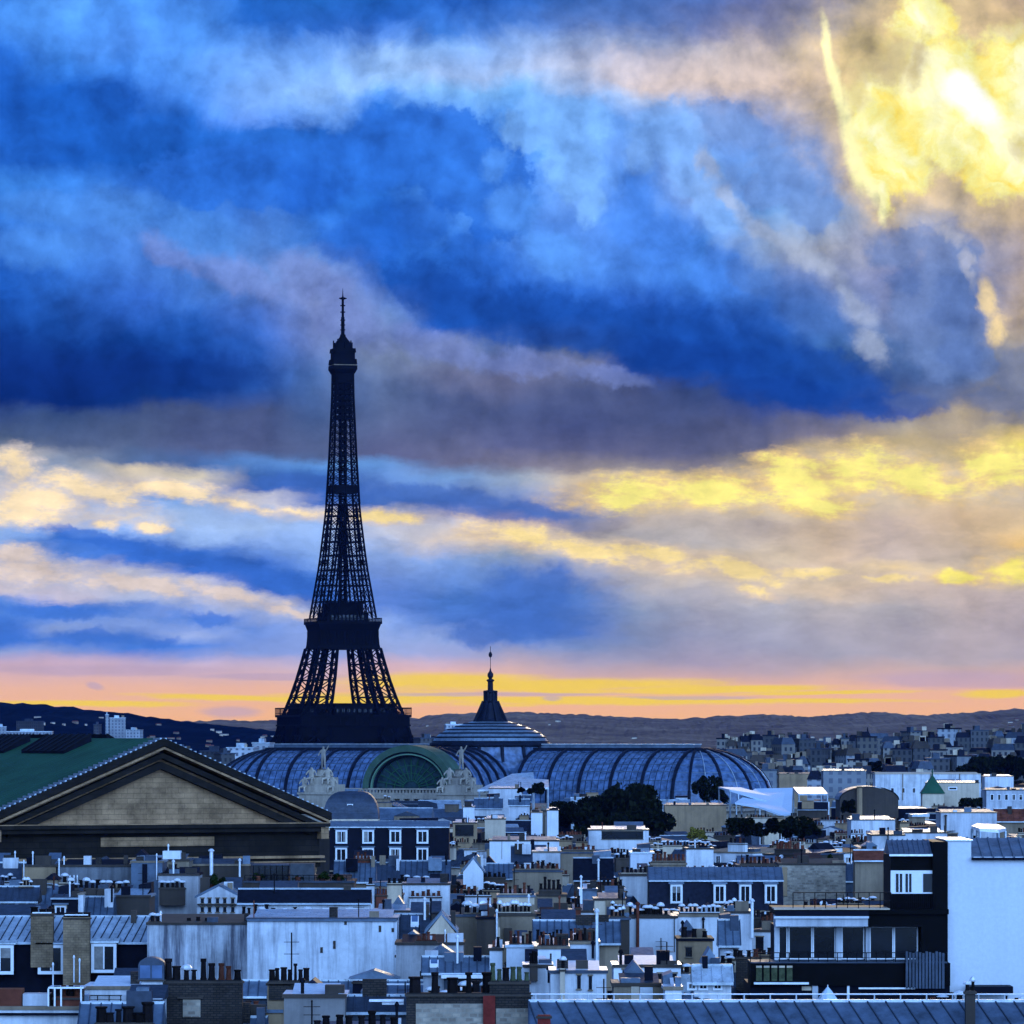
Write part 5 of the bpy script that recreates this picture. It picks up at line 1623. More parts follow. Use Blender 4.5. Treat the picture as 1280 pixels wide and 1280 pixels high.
h.slope(1079, 1104, DGREY, ZINCD, 40, .7, False); h.chimney(2, 20, 1101, 1108, WHITE, 4, 'cap', .8, -.6)
h = H(28, 70, 1080, 1108, Y=584, depth=8, label='brown stone end wall left below the temple')
h.block(1081, TAN, DGREY); h.pipe(30, 1078, 1100, CAPM, .06)
h = H(72, 164, 1080, 1110, Y=580, depth=8, label='long grey streaked wall directly under the left half of the temple')
h.block(1081, plaster('grey_streaked', (.17, .18, .20), .5, .7), NAVY); h.pipe(74, 1076, 1104, FRAME, .08)
for x in (88, 93, 97): h.pipe(x, 1097, 1106, CAPM, .05, -.5)
h = H(74, 166, 1106, 1122, Y=556, depth=8, label='chimney row with white mushroom caps in front of the grey streaked wall')
h.block(1114, NAVY, ZINCD); h.chimney(84, 160, 1110, 1118, DGREY, 11, ('cap', 'cap', 'dark'), 1.0, .2); h.chimney(74, 86, 1103, 1120, CREAM, 1, 'cap', .9, -.3)
h = H(164, 203, 1074, 1120, Y=575, depth=8, label='bluish metal-clad block with an upright dark slot under the temple')
h.block(1076, ZINC, ZINCL); h.slab(178, 184, 1080, 1112, NAVY, -.15, 0, 'dark_slot'); h.pipe(196, 1070, 1100, CAPM, .07)
h = H(200, 236, 1072, 1094, Y=592, depth=8, label='pale chimney wall with five dark pots below the white rooftop box')
h.block(1074, GREY, ZINC); h.slab(203, 225, 1064, 1074, BRIGHT, .5, 3.0, 'rooftop_box'); h.chimney(200, 235, 1090, 1096, GREY, 6, 'dark', .8, -.8)
h = H(198, 248, 1091, 1122, Y=572, depth=7, label='tall grey-white chimney wall just above the white gabled house')
h.block(1092, plaster('greywhite', (.40, .40, .42), .3, .4), NAVY); h.chimney(200, 232, 1109, 1120, DGREY, 5, 'cap', .9, -.7)
h = H(236, 312, 1072, 1092, Y=598, depth=8, label='low dark roof with a single tall white flue under the temple')
h.block(1080, DGREY, ZINCD); h.pipe(264.5, 1064, 1094, CAPM, .22, -.6); h.pipe(300, 1076, 1096, CAPM, .12, -.6)

# ---------- centre middle distance
h = H(579, 604, 1073, 1104, Y=705, depth=7, label='small white gable left of a short pale zinc roof')
h.gable(1074, 1090, BRIGHT, ZINC)
h = H(600, 641, 1079, 1100, Y=715, depth=8, label='short zinc roof with white ridge beside the small white gable')
h.slope(1080, 1097, GREY, ZINC, 34); h.chimney(604, 632, 1096, 1100, DGREY, 5, 'dark', .9, -.6)
h = H(612, 699, 1049, 1078, Y=850, depth=9, label='broad plain white wall with faint panel joints in the middle distance')
h.block(1050, BRIGHT, ZINC); h.slab(627, 627.6, 1052, 1074, GREY, -.03, 0, 'joint'); h.slab(663, 663.6, 1052, 1074, GREY, -.03, 0, 'joint')
h = H(640, 668, 1056, 1082, Y=790, depth=8, label='curving dark zinc roof overlapping the broad plain white wall')
h.slope(1058, 1080, GREY, ZINCD, 38)
h = H(666, 701, 1063, 1088, Y=775, depth=8, label='square white wall with dark pots in front of the broad white wall')
h.block(1064, WHITE, ZINCL); h.chimney(668, 690, 1082, 1090, WHITE, 3, 'dark', .9, -.6)
h = H(641, 703, 1085, 1106, Y=690, depth=8, label='grey chimney wall topped with a close line of clay pots')
h.block(1088, GREY, DGREY); h.chimney(644, 700, 1086, 1092, GREY, 9, ('terra', 'dark'), .8, .4)
h = H(701, 747, 1062, 1096, Y=760, depth=8, label='tall grey wall with reddish pots left of a dark steep roof')
h.block(1065, GREY, DGREY); h.chimney(704, 744, 1062, 1068, GREY, 7, 'terra', .75, .4)
h = H(718, 766, 1072, 1102, Y=705, depth=9, label='dark steep slate roof between two grey walls, pipe at its side')
h.slope(1073, 1099, DGREY, SLATE, 42, .7, False); h.pipe(748, 1076, 1100, CAPM, .14)
h = H(736, 811, 1036, 1062, Y=950, depth=10, label='white flat-roofed block with one long black recess below the dark trees')
h.block(1036.5, WHITE, ZINCL); h.window(752, 804, 1039, 1049, 0, 0, 0, True)
h = H(788, 817, 1063, 1082, Y=740, depth=7, label='bright white cube with small window beside reddish pots')
h.block(1065, BRIGHT, ZINCL); h.window(802, 808, 1083, 1090)
h = H(775, 817, 1090, 1136, Y=660, depth=8, label='large pale grey gable wall with dark pots along its top')
h.block(1093, plaster('palegrey', (.42, .42, .44), .35, .45), DGREY); h.chimney(776, 814, 1091, 1097, CREAM, 7, 'dark', .85, .4)
h = H(814, 858, 1076, 1130, Y=675, depth=8, label='tall grey wall crowned by a long row of orange clay pots')
h.block(1079, GREY, DGREY); h.chimney(815, 856, 1076, 1082, GREY, 9, 'terra', 1.0, .4)
h = H(858, 892, 1059, 1080, Y=800, depth=7, label='small white wall above the dormered slate roof')
h.block(1060, WHITE, ZINC); h.chimney(862, 888, 1057, 1063, WHITE, 5, 'cap', .7)
h = H(812, 979, 1084, 1136, Y=640, depth=10, name='mansard_building', label='black slate mansard with four white dormers in the middle right', cat='building')
h.mansard(1085, 1101, 1138, DGREY, SLATE, ZINC)
for x in (839, 893, 925, 957):
    h.dormer(x, x + 13, 1106, 1127, None, FRAME, 1, .15, 2.5, .15)
h = H(783, 846, 1143, 1200, Y=490, depth=8, label='tall bright white wall with a rusty flue and white-capped pots')
h.block(1145, BRIGHT, ZINC); h.chimney(785, 836, 1143, 1149, BRICKD, 8, 'cap', 1.0, .5); h.pipe(797, 1131, 1190, RUST, .16, -.3); h.antenna(826, 1172, 1196, -.6)
h.slab(842.5, 843.5, 1146, 1190, DGREY, -.15, 0, 'drain_pipe')
h = H(845, 906, 1139, 1184, Y=500, depth=8, label='white wall with a black drainpipe right of the rusty flue wall')
h.block(1143, WHITE, ZINC); h.chimney(850, 900, 1140, 1147, WHITE, 9, 'cap', .9, .5); h.pipe(879, 1150, 1172, RAIL, .1, -.2)
h = H(848, 891, 1170, 1206, Y=445, depth=7, label='blotched tan stone chimney with three black pots before white walls')
h.block(1173, TAN, NAVY); h.chimney(850, 888, 1172, 1178, TAN, 3, 'dark', 1.0, .4); h.window(857, 865, 1184, 1196, 0, 0, 0, True)
h = H(904, 940, 1137, 1180, Y=505, depth=8, label='white wall with blue sloping sheet roof and an upright white pipe')
h.block(1139, WHITE, ZINC); h.pipe(940, 1127, 1172, CAPM, .16, -.3); h.chimney(908, 932, 1137, 1142, WHITE, 5, 'cap', .9)
h = H(900, 924, 1150, 1184, Y=480, depth=6, label='blue sheet roof leaning against white walls left of the black terraces')
h.slope(1151, 1180, WHITE, ZINC, 45)
h = H(625, 669, 1138, 1180, Y=495, depth=7, label='mottled grey wall with arched flue tops and a row of white caps')
h.block(1142, GREY, DGREY); h.chimney(622, 664, 1140, 1146, CREAM, 8, 'cap', 1.0, .5); h.slab(630, 640, 1160, 1178, DGREY, -.3, 0, 'vent_hood')
h = H(596, 621, 1144, 1186, Y=488, depth=7, label='dark grey narrow wall right of the plain grey chimney wall')
h.block(1146, DGREY, NAVY); h.pipe(621, 1140, 1176, CAPM, .09)
h = H(622, 668, 1115, 1134, Y=545, depth=7, label='cream wall with white arches and black pots behind white caps')
h.block(1119, CREAM, ZINC); h.chimney(624, 664, 1117, 1122, CREAM, 7, ('dark', 'terra'), 1.0, .4)
h = H(672, 708, 1115, 1138, Y=560, depth=7, label='grey wall with square blocks and dark stack right of the arches')
h.block(1118, GREY, NAVY); h.chimney(674, 700, 1112, 1120, DGREY, 5, 'dark', 1.2, .4)
h = H(724, 746, 1110, 1134, Y=600, depth=6, label='blue panel block with white edges in the middle right')
h.block(1111, ZINC, CAPM); h.slab(724, 728, 1111, 1134, FRAME, -.15, 0, 'white_post')
h = H(743, 782, 1121, 1146, Y=570, depth=7, label='pale wall with two tones left of the rusty flue wall')
h.block(1123, CREAM, ZINC); h.slab(757, 782, 1124, 1146, GREY, -.1, 0, 'grey_bay'); h.chimney(764, 780, 1136, 1146, NAVY, 4, 'cap', 1.0, -.6)
h = H(668, 774, 1151, 1180, Y=478, depth=9, label='long blue zinc roof with a close row of dark pots in the centre')
h.slope(1152, 1177, GREY, ZINC, 34); h.chimney(712, 748, 1172, 1180, BRICKD, 8, ('dark', 'terra'), 1.0, -.8); h.chimney(670, 708, 1174, 1180, DGREY, 8, 'dark', .8, -.8)
h = H(669, 710, 1141, 1156, Y=500, depth=6, label='low blue wall with small square windows above the long zinc roof')
h.block(1142, ZINC, NAVY)
for x in (674, 684, 696): h.window(x, x + 6, 1146, 1152, 0, 0, 0, True)
h = H(710, 742, 1136, 1154, Y=515, depth=6, label='two white stubs split by a dark stack above the long zinc roof')
h.block(1138, BRIGHT, ZINC); h.chimney(719, 726, 1134, 1154, RUST, 2, 'dark', 1.0, -.3)
h = H(760, 787, 1144, 1194, Y=484, depth=7, label='blue-grey wall left of the tall bright white wall')
h.block(1147, DGREY, NAVY); h.chimney(763, 782, 1145, 1150, DGREY, 4, 'cap', 1.1, .4)
for (x0, x1, y0, y1, Y, mt, lb) in (
    (612, 628, 1185, 1218, 432, BRIGHT, 'slender white wall strip left of the white wall group'),
    (633, 669, 1181, 1212, 430, BRIGHT, 'largest clean white wall of the central white group'),
    (669, 711, 1183, 1210, 427, BRIGHT, 'white wall with wires, second of the central white group'),
    (708, 749, 1177, 1204, 436, BRIGHT, 'upper right white wall of the central group, pipe at its edge')):
    h = H(x0, x1, y0, y1, Y, depth=7, label=lb)
    h.block(y0, mt, ZINCL)
    h.chimney(x0 + 3, x1 - 3, y0 - 1, y0 + 4, DGREY, max(2, int((x1 - x0) / 6)), ('terra', 'dark'), .9, 1.2)
h.pipe(746, 1140, 1200, CAPM, .14, -.3); h.pipe(741, 1180, 1198, NAVY, .12, -.5)
h = H(655, 690, 1203, 1230, Y=410, depth=6, label='white stepped parapets with scattered dark pots below the white group')
h.block(1206, WHITE, CAPM); h.chimney(662, 672, 1204, 1210, DGREY, 3, 'dark', 1.1, -.4); h.pipe(687, 1212, 1228, NAVY, .18, -.8)
h = H(688, 758, 1211, 1242, Y=392, depth=7, label='white wall with two narrow black slots near the lower centre')
h.block(1213, WHITE, CAPM); h.window(721.5, 726, 1219, 1236, 0, 0, 0, True); h.window(736, 740, 1220, 1237, 0, 0, 0, True); h.chimney(700, 706, 1210, 1236, CREAM, 1, 'cap', .8, -.4)
h = H(767, 851, 1203, 1232, Y=400, depth=7, label='wide white wall with two black letterbox openings')
h.block(1206, BRIGHT, CAPM); h.window(778, 795, 1212, 1221, 0, 0, 0, True); h.window(822, 846, 1217, 1226, 0, 0, 0, True); h.antenna(834, 1178, 1206, 1)
h = H(767, 833, 1226, 1256, Y=365, depth=6, label='grey walls with pale panels below the letterbox openings')
h.block(1229, GREY, ZINCD); h.slab(789, 799, 1231, 1256, CREAM, -.1, 0, 'pale_panel'); h.slab(800, 816, 1234, 1256, WHITE, -.1, 0, 'pale_panel')
h = H(831, 852, 1232, 1256, Y=358, depth=4, label='small white rooftop hut at the ridge of the ribbed zinc roof')
h.block(1233.5, BRIGHT, CAPM)
h = H(868, 914, 1207, 1236, Y=396, depth=7, label='pale striped zinc slope over white glazed hutches')
h.slope(1208, 1226, WHITE, ZINCL, 34)
for x in (858, 872, 890): h.window(x + 2, x + 12, 1229, 1236)
h = H(974, 1057, 1077, 1122, Y=660, depth=8, label='mottled rubble stone wall behind the black roof terrace')
h.block(1079, RUBBLE, DGREY); h.slab(977, 984, 1084, 1120, TAN, -.15, 0, 'quoin')
h = H(1069, 1105, 1062, 1120, Y=650, depth=8, label='grey wall with rust-red roof left of the black penthouse')
h.slope(1063, 1074, GREY, RUST, 34, .7, False)
h = H(1054, 1072, 1078, 1118, Y=668, depth=7, label='dark blue narrow roof between the rubble wall and rust-red roof')
h.slope(1080, 1100, ZINCD, ZINCD, 40)
h = H(922, 1018, 1066, 1092, Y=705, depth=7, label='long dark wall bearing a long crowd of clay pots above the rubble wall')
h.block(1081, DGREY, ZINCD); h.chimney(926, 1014, 1079, 1085, BRICKD, 17, ('terra', 'dark', 'terra'), 1.0, .4)

# ---------- far middle, right
def simple(x0, x1, y0, y1, Y, wall, roof, label, kind='block', ye=None, name='town_house', **kw):
    h = H(x0, x1, y0, y1, Y, depth=12, label=label, name=name)
    if kind == 'block': h.block(y0, wall, roof)
    else: h.slope(y0, ye, wall, roof, 34, 1.2)
    return h
simple(1064, 1119, 1024, 1040, 1000, WHITE, ZINCL, 'low white box with long pale parapets in the far right middle')
simple(1176, 1246, 1015, 1046, 1050, WHITE, ZINC, 'large blank bluish-white block left of a rust-red roof').pipe(1182, 1020, 1040, DGREY, .2)
simple(1245, 1330, 1011, 1034, 1080, GREY, RUST, 'rust-red tiled roof at the far right edge', 'slope', 1026)
simple(1090, 1131, 1043, 1068, 850, WHITE, ZINC, 'white wall with thin poles left of the black penthouse').pipe(1110, 1036, 1060, RAIL, .1)
simple(1130, 1184, 1040, 1056, 870, WHITE, ZINCL, 'pale flat roofs just above the black penthouse')
simple(1094, 1226, 967, 1004, 1750, WHITE, CREAM, 'long low white building below the distant blocks on the right')
for i in range(9): ALLH[-1].window(1100 + i * 13.5, 1104 + i * 13.5, 985, 991, 0)
for x in (1128, 1163, 1199): ALLH[-1].slab(x, x + 1, 967, 1000, GREY, -.3, 0, 'drain_pipe')
simple(1029, 1083, 963, 996, 1800, FACADEW, ZINCL, 'white pillared block left of the long low white building')
simple(1160, 1224, 978, 1004, 1700, CREAM, ZINCL, 'cream block with small window right of the green pyramid roof').window(1186, 1196, 984, 987, 0)
simple(1231, 1267, 970, 990, 1780, WHITE, ZINCL, 'small white flat pavilion among dark trees at far right')
simple(974, 1026, 967, 990, 1950, TAN, ZINCD, 'long low tan building right of the glass hall')
simple(1233, 1300, 987, 1010, 1500, WHITE, ZINC, 'white stepped block below the dark trees on the right edge')
for i in range(5): ALLH[-1].window(1238 + i * 9, 1242 + i * 9, 993, 1000, 0)
simple(831, 908, 1006, 1036, 1480, TAN, ZINC, 'tan stone building between the dark trees and white canopies')
simple(611, 652, 985, 1002, 1440, WHITE, ZINCL, 'white wall under the large pale blue roof by the glass hall')
simple(593, 628, 998, 1018, 1400, WHITE, ZINC, 'bluish white building in front of the right stone pylon', 'slope', 1010)
simple(636, 662, 999, 1014, 1390, WHITE, ZINC, 'small pale roof left of the white tower block', 'slope', 1006)
simple(684, 698, 1012, 1044, 1200, BRIGHT, ZINCL, 'narrow white tower block at the left foot of the dark trees')
simple(664, 678, 1015, 1030, 1230, BRIGHT, ZINCD, 'tiny white square wall left of the narrow white tower block')
simple(579, 593, 1008, 1026, 1280, BRIGHT, ZINCL, 'small white upright block right of the blue pavilion roof')
simple(566, 596, 1028, 1050, 1060, TAN, ZINCL, 'dark open loft with pale frame left of the plain white walls').window(569, 592, 1031, 1045, 0, 0, 0, True)
simple(606, 632, 1023, 1042, 1100, CREAM, ZINCL, 'cream low wall below the pale roofs left of the trees')
simple(714, 748, 997, 1012, 1420, ZINCL, ZINCL, 'pale sheet roof glimpsed behind the dark trees', 'slope', 1006)
simple(812, 862, 1000, 1012, 1520, WHITE, ZINCL, 'bluish flat roof right of the dark tree top', 'slope', 1008)
h = H(404, 473, 989, 1032, Y=1240, depth=14, label='blue-grey curved pavilion roof in front of the arched hall', name='pavilion')
h.walls(h.Z(1024), CREAM)
m = MB(); zb_, zt_ = h.Z(1024), h.Z(989); n = 8
for q in range(n):                      # swelling pavilion roof: half-round in profile on a square plan
    def lv(u): return cos(u * pi / 2) ** 0.7 * 0.82 + 0.18, zb_ + (zt_ - zb_) * sin(u * pi / 2) ** 0.9
    (r0, z0), (r1, z1) = lv(q / n), lv((q + 1) / n)
    a0, a1, d0, d1 = h.w / 2 * r0, h.w / 2 * r1, 7 * r0, 7 * r1
    m.poly([(-a0, 7 - d0, z0), (a0, 7 - d0, z0), (a0, 7 + d0, z0), (-a0, 7 + d0, z0), (-a1, 7 - d1, z1), (a1, 7 - d1, z1), (a1, 7 + d1, z1), (-a1, 7 + d1, z1)],
           [(4, 5, 6, 7), (0, 1, 5, 4), (1, 2, 6, 5), (2, 3, 7, 6), (3, 0, 4, 7)], ZINCD)
m.box(-1.6, 1.6, 5.4, 8.6, zt_ - .1, zt_ + .5, ZINC)
h.roof = m.build('roof', h.root); h.ztop = zt_
h.dormer(434, 441, 1005, 1017, ZINC, ZINC, 0, -.6, 4, .2)
h = H(1050, 1123, 983, 1024, Y=1450, depth=20, label='dark arched warehouse-like roof left of the green pyramid roof', name='arched_building', cat='building')
m = MB(); n = 12
hw = h.w / 2
m.prism_y([(hw, 0)] + [(hw * cos(pi * j / n), h.Z(1000) + (h.Z(984) - h.Z(1000)) * sin(pi * j / n)) for j in range(n + 1)] + [(-hw, 0)], 0, 20, DGREY)
m.build('wall', h.root)
m = MB()
for j in range(n):
    a0, a1 = pi * j / n, pi * (j + 1) / n
    z0 = h.Z(1000); dz_ = h.Z(984) - z0
    m.poly([((hw + .3) * cos(a0), -.3, z0 + (dz_ + .3) * sin(a0)), ((hw + .3) * cos(a1), -.3, z0 + (dz_ + .3) * sin(a1)), ((hw + .3) * cos(a1), 20, z0 + (dz_ + .3) * sin(a1)), ((hw + .3) * cos(a0), 20, z0 + (dz_ + .3) * sin(a0))], [(0, 1, 2, 3)], ZINC)
m.build('roof', h.root)
h.pipe(1074, 984, 1020, TAN, .8, -1.5, 'stone_pier')

# green pyramid roof
h = H(1153, 1180, 970, 1000, Y=1690, depth=7, label='small tower with a steep green pyramid roof on the right', name='pyramid_tower', cat='tower')
h.walls(h.Z(992), CREAM)
m = MB(); hw = h.w / 2 + .4; z0, z1 = h.Z(992), h.Z(970)
m.poly([(-hw, -.4, z0), (hw, -.4, z0), (hw, h.d + .4, z0), (-hw, h.d + .4, z0), (-.3, h.d / 2 - .3, z1), (.3, h.d / 2 - .3, z1), (.3, h.d / 2 + .3, z1), (-.3, h.d / 2 + .3, z1)],
       [(3, 2, 1, 0), (0, 1, 5, 4), (1, 2, 6, 5), (2, 3, 7, 6), (3, 0, 4, 7), (4, 5, 6, 7)], COPPER)
m.lathe([(.35, 0), (.2, 1), (.35, 1.2), (.05, 2.4)], COPPER, 8, (0, h.d / 2, z1))
m.build('roof', h.root)

# white canvas canopies by the hall
def canopy(name, label, Y, pts, depth, mat_=TARP, posts=()):
    """stretched roof: outline of frame points (px, py, metres back)"""
    cx_ = sum(p[0] for p in pts) / len(pts)
    r = empty(name, (wx(cx_, Y), Y, 0), 0, label, 'canopy')
    m = MB()
    top = [((p[0] - cx_) * mpp(Y), p[2], wz(p[1], Y)) for p in pts]
    n = len(top)
    bot = [(x, y, z - 0.5) for x, y, z in top]
    m.poly(top + bot, [tuple(range(n)), tuple(range(2 * n - 1, n - 1, -1))] + [(i, n + i, n + (i + 1) % n, (i + 1) % n) for i in range(n)], mat_)
    m.build('roof', r)
    for (x, y, z) in top:
        m = MB(); m.bar((x * .96, y + .2, 0), (x * .96, y + .2, z - .5), .25, ZINCL, 6); m.build('post', r)
    EXPL.append((min(p[0] for p in pts), max(p[0] for p in pts), min(p[1] for p in pts), max(p[1] for p in pts), Y, depth))
    return r
canopy('canopy', 'white peaked canvas canopy sloping down right of the glass hall end', 1500, [(900, 984, 14), (912, 987, 0), (957, 1001, -4), (970, 996, 6), (930, 985, 16)], 20)
canopy('canopy', 'larger white canvas canopy with low front edge right of the hall', 1490, [(918, 1003, -4), (948, 1008, -6), (975, 1018, -10), (988, 1016, -6), (998, 986, 30), (950, 987, 30)], 20)
canopy('canopy', 'flat pale canopy roof between the white canopies and arched dark roof', 1560, [(998, 992, 0), (1035, 992, 0), (1035, 985, 30), (998, 985, 30)], 20, ZINCL)
canopy('canopy', 'large pale blue sheet roof rising in front of the hall beside the right pylon', 1450, [(597, 987, -4), (640, 986, -4), (686, 984, -4), (686, 975, 14), (668, 974, 14), (667, 966, 24), (640, 968, 24)], 20, ZINCL)
canopy('canopy', 'shiny white oval roof beside the rust-red roof on the right edge', 900, [(1213, 1032, -2), (1222, 1035, -4), (1246, 1037, -4), (1257, 1035, -1), (1252, 1031, 6), (1225, 1030, 6)], 10, CAPM)

# ---------- the modern building with black terraces
MYD = 425.0
h = H(936, 1400, 1050, 1240, Y=MYD, depth=12, label='modern building with black terraces, wide windows and a tall blank white end wall', name='modern_building', cat='building')
X, Z = h.X, h.Z
m = MB()
m.box(X(1184), X(1400), 0, 11, 0, Z(1071), CLEAN)
m.box(X(1184), X(1214), 0, 11, Z(1071), Z(1051), CLEAN)
m.build('white_wall', h.root)
m = MB()
m.prism_x([(-.25, Z(1073)), (5.0, Z(1049)), (9.5, Z(1073))], X(1214) + .02, X(1400), ZINC)
for i in range(20):
    x = X(1214) + .1 + i * .85
    m.bar((x, -.25, Z(1073) + .05), (x, 5, Z(1049) + .05), .06, ZINC)
m.box(X(1214), X(1400), -.4, -.2, Z(1075), Z(1072), NAVY)
m.box(X(1182), X(1216), -.15, 11.2, Z(1051), Z(1049.5), CAPM)
m.build('roof', h.root)
m = MB()
m.box(X(1165), X(1184), -0.6, 10, 0, Z(1052), BLACK)
m.box(X(1113), X(1165), -0.2, 8, Z(1140), Z(1069), BLACK)
m.box(X(1083), X(1184), .6, 9, 0, Z(1141), BLACK)
m.box(X(970), X(1083), 1.6, 9, 0, Z(1158), NAVY)
m.box(X(1082), X(1182), -1.3, .6, Z(1158), Z(1141), BLACK)
m.box(X(1150), X(1182), -1.3, .6, Z(1204), Z(1158), BLACK)
m.build('black_wall', h.root)
m = MB()
m.prism_x([(-.6, Z(1068)), (3.0, Z(1051)), (6, Z(1068))], X(1111), X(1165), ZINC)
for i in range(9):
    x = X(1112 + i * 6.4); m.bar((x, -.6, Z(1068) + .04), (x, 3, Z(1051) + .04), .05, ZINC)
m.box(X(1111), X(1165), -.7, -.6, Z(1070), Z(1067.5), CAPM)
m.build('penthouse_roof', h.root)
m = MB()
m.box(X(1113), X(1167), -.32, -.2, Z(1117), Z(1088), FRAME)
m.build('window_surround', h.root)
for (a, b) in ((1119.5, 1127.5), (1131.5, 1139), (1153.5, 1165)):
    m = MB(); m.box(X(a), X(b), -.36, -.3, Z(1115), Z(1092), PANE); m.box(X((a + b) / 2) - .04, X((a + b) / 2) + .04, -.39, -.35, Z(1115), Z(1092), FRAME) if b - a < 9 else None
    m.build('window', h.root)
m = MB()
m.box(X(968), X(1184), -1.6, 9, Z(1142), Z(1136), BLACK); m.box(X(968), X(1084), -2.0, -1.6, Z(1144), Z(1137.5), NAVY); m.box(X(966), X(1110), -2.05, 2, Z(1136.2), Z(1134.6), CREAM)
m.box(X(968), X(1083), -1.9, 1.6, Z(1157), Z(1144.2), WHITE); m.box(X(966), X(1084), -2.1, -1.9, Z(1147), Z(1144.2), BRIGHT)
m.build('upper_terrace', h.root)
h.railing(990, 1112, 1115, 1135, -1.6, RAIL, 9)
h.railing(1112, 1168, 1117, 1137, -1.3, RAIL, 22)
for (a, b) in ((974, 984), (986.5, 1015), (1017, 1044), (1053, 1080), (1088, 1116.5), (1118.5, 1147)):
    m = MB()
    m.box(X(a), X(b), .4, .5, Z(1198), Z(1159), PANE)
    for xx in (a, b):
        m.box(X(xx) - .05, X(xx) + .05, .3, .5, Z(1199), Z(1158), FRAME)
    m.box(X(a), X(b), .3, .5, Z(1199.5), Z(1198), FRAME); m.box(X(a), X(b), .3, .5, Z(1159.5), Z(1158), FRAME)
    m.build('window', h.root)
for (a, b) in ((968, 973), (1045, 1052), (1082, 1087)):
    m = MB(); m.box(X(a), X(b), -.2, .55, Z(1200), Z(1157.2), WHITE); m.build('pillar', h.root)
m = MB()
m.box(X(936), X(1184), -3.0, 2, Z(1230), Z(1202), BLACK); m.box(X(936), X(1180), -3.1, 2, Z(1202), Z(1200.5), ZINCD)
m.box(X(936), X(1184), -2.6, 9, 0, Z(1230), NAVY)
m.box(X(940), X(1008), -3.5, -3.0, Z(1228), Z(1225.5), CAPM); m.box(X(1070), X(1140), -3.3, -3.0, Z(1234), Z(1232), CAPM)
m.build('lower_terrace', h.root)
h.railing(936, 1128, 1189, 1201, -3.0, RAIL, 16)
for i in range(5):
    m = MB(); a = 943 + i * 9.5
    m.box(X(a), X(a + 7), -3.12, -3.0, Z(1224), Z(1206), POTGREEN); m.box(X(a), X(a + 7), -3.16, -3.12, Z(1207.5), Z(1205), CREAM)
    m.build('blind', h.root)
m = MB()
for i in range(12):
    a = 1128 + i * 4.1
    m.box(X(a), X(a + 2.9), -3.6, -3.5, Z(1233), Z(1187 + (i % 3)), ZINCD)
m.box(X(1127), X(1178), -3.5, -3.42, Z(1192), Z(1190.5), RAIL)
m.build('slat_screen', h.root)
h.slab(1000, 1012, 1231, 1236, CREAM, -2.75, -2.6, 'vent'); h.slab(1013, 1020, 1229, 1256, WHITE, -2.9, -2.6, 'pier'); h.slab(1056, 1059, 1229, 1256, FRAME, -2.9, -2.6, 'pier')
h.slab(1208, 1262, 1231, 1240, NAVY, -3, 0, 'dark_ledge')
EXPL.append((1013, 1045, 1234, 1256, 420, 5))
r_ = empty('parasol', (0, 0, 0), 0, 'small pale folded parasol below the black lower terrace', 'parasol')
r_.location = h.root.location + Vector((X(1031.5), -3.4, 0)); 
m = MB(); zt = Z(1233); m.lathe([(.9, -1.0), (.75, -.75), (.35, -.2), (.03, .15)], TARP, 9, (0, 0, zt)); m.build('canopy', r_)
m = MB(); m.bar((0, 0, zt - 3), (0, 0, zt + .3), .04, FRAME, 6); m.build('pole', r_)

# ================================================================== trees and plants
def crown_mesh(name, seed, leafm, n=4200, leaf=0.085, squash=0.85):
    rg = random.Random(seed)
    cl = []
    for k in range(13):                         # boughs: overlapping leaf clouds of uneven size
        a = rg.uniform(0, 2 * pi); e = rg.uniform(-0.5, 1.0); rr = rg.uniform(.4, .92)
        cl.append((Vector((cos(a) * rr * cos(e), sin(a) * rr * cos(e), sin(e) * rr * squash)), rg.uniform(.16, .42)))
    cl.append((Vector((0, 0, .1)), .5))
    m = MB()
    k = m.m(leafm)
    for i in range(n):
        c, r = cl[i % len(cl)]
        d = Vector((rg.gauss(0, 1), rg.gauss(0, 1), rg.gauss(0, 1))).normalized()
        p = c + d * r * (rg.random() ** 0.35) * Vector((1, 1, .8)).length / 1.62
        a = Vector((rg.gauss(0, 1), rg.gauss(0, 1), rg.gauss(0, 1))).normalized()
        b = a.orthogonal().normalized()
        s = leaf * rg.uniform(.5, 1.3)
        o = len(m.v)
        m.v += [p + a * s, p + b * s * .7, p - a * s, p - b * s * .7]
        m.f.append([o, o + 1, o + 2, o + 3]); m.mi.append(k)
    top = max(v.z for v in m.v)
    for v in m.v: v *= 1.0 / top
    return m.mesh(name)
CROWNS = [crown_mesh('crown', 40 + i, LEAF) for i in range(5)]
CROWNY = crown_mesh('crown', 60, LEAFY, 1800)
SHRUBS = [crown_mesh('foliage', 70 + i, LEAFB, 900, .11) for i in range(2)]
def trunk_mesh(seed):
    rg = random.Random(seed)
    m = MB()
    m.bar((0, 0, 0), (.03, 0, .45), .05, BARK, 8, .035); m.bar((.03, 0, .45), (.0, .03, .75), .035, BARK, 8, .018)
    for i in range(7):
        a = rg.uniform(0, 2 * pi); z = rg.uniform(.38, .66)
        m.bar((.02, 0, z), (cos(a) * .28, sin(a) * .28, z + rg.uniform(.12, .26)), .018, BARK, 6, .006)
    return m.mesh('trunk')
TRUNKS = [trunk_mesh(i) for i in range(3)]
tree_n = [0]
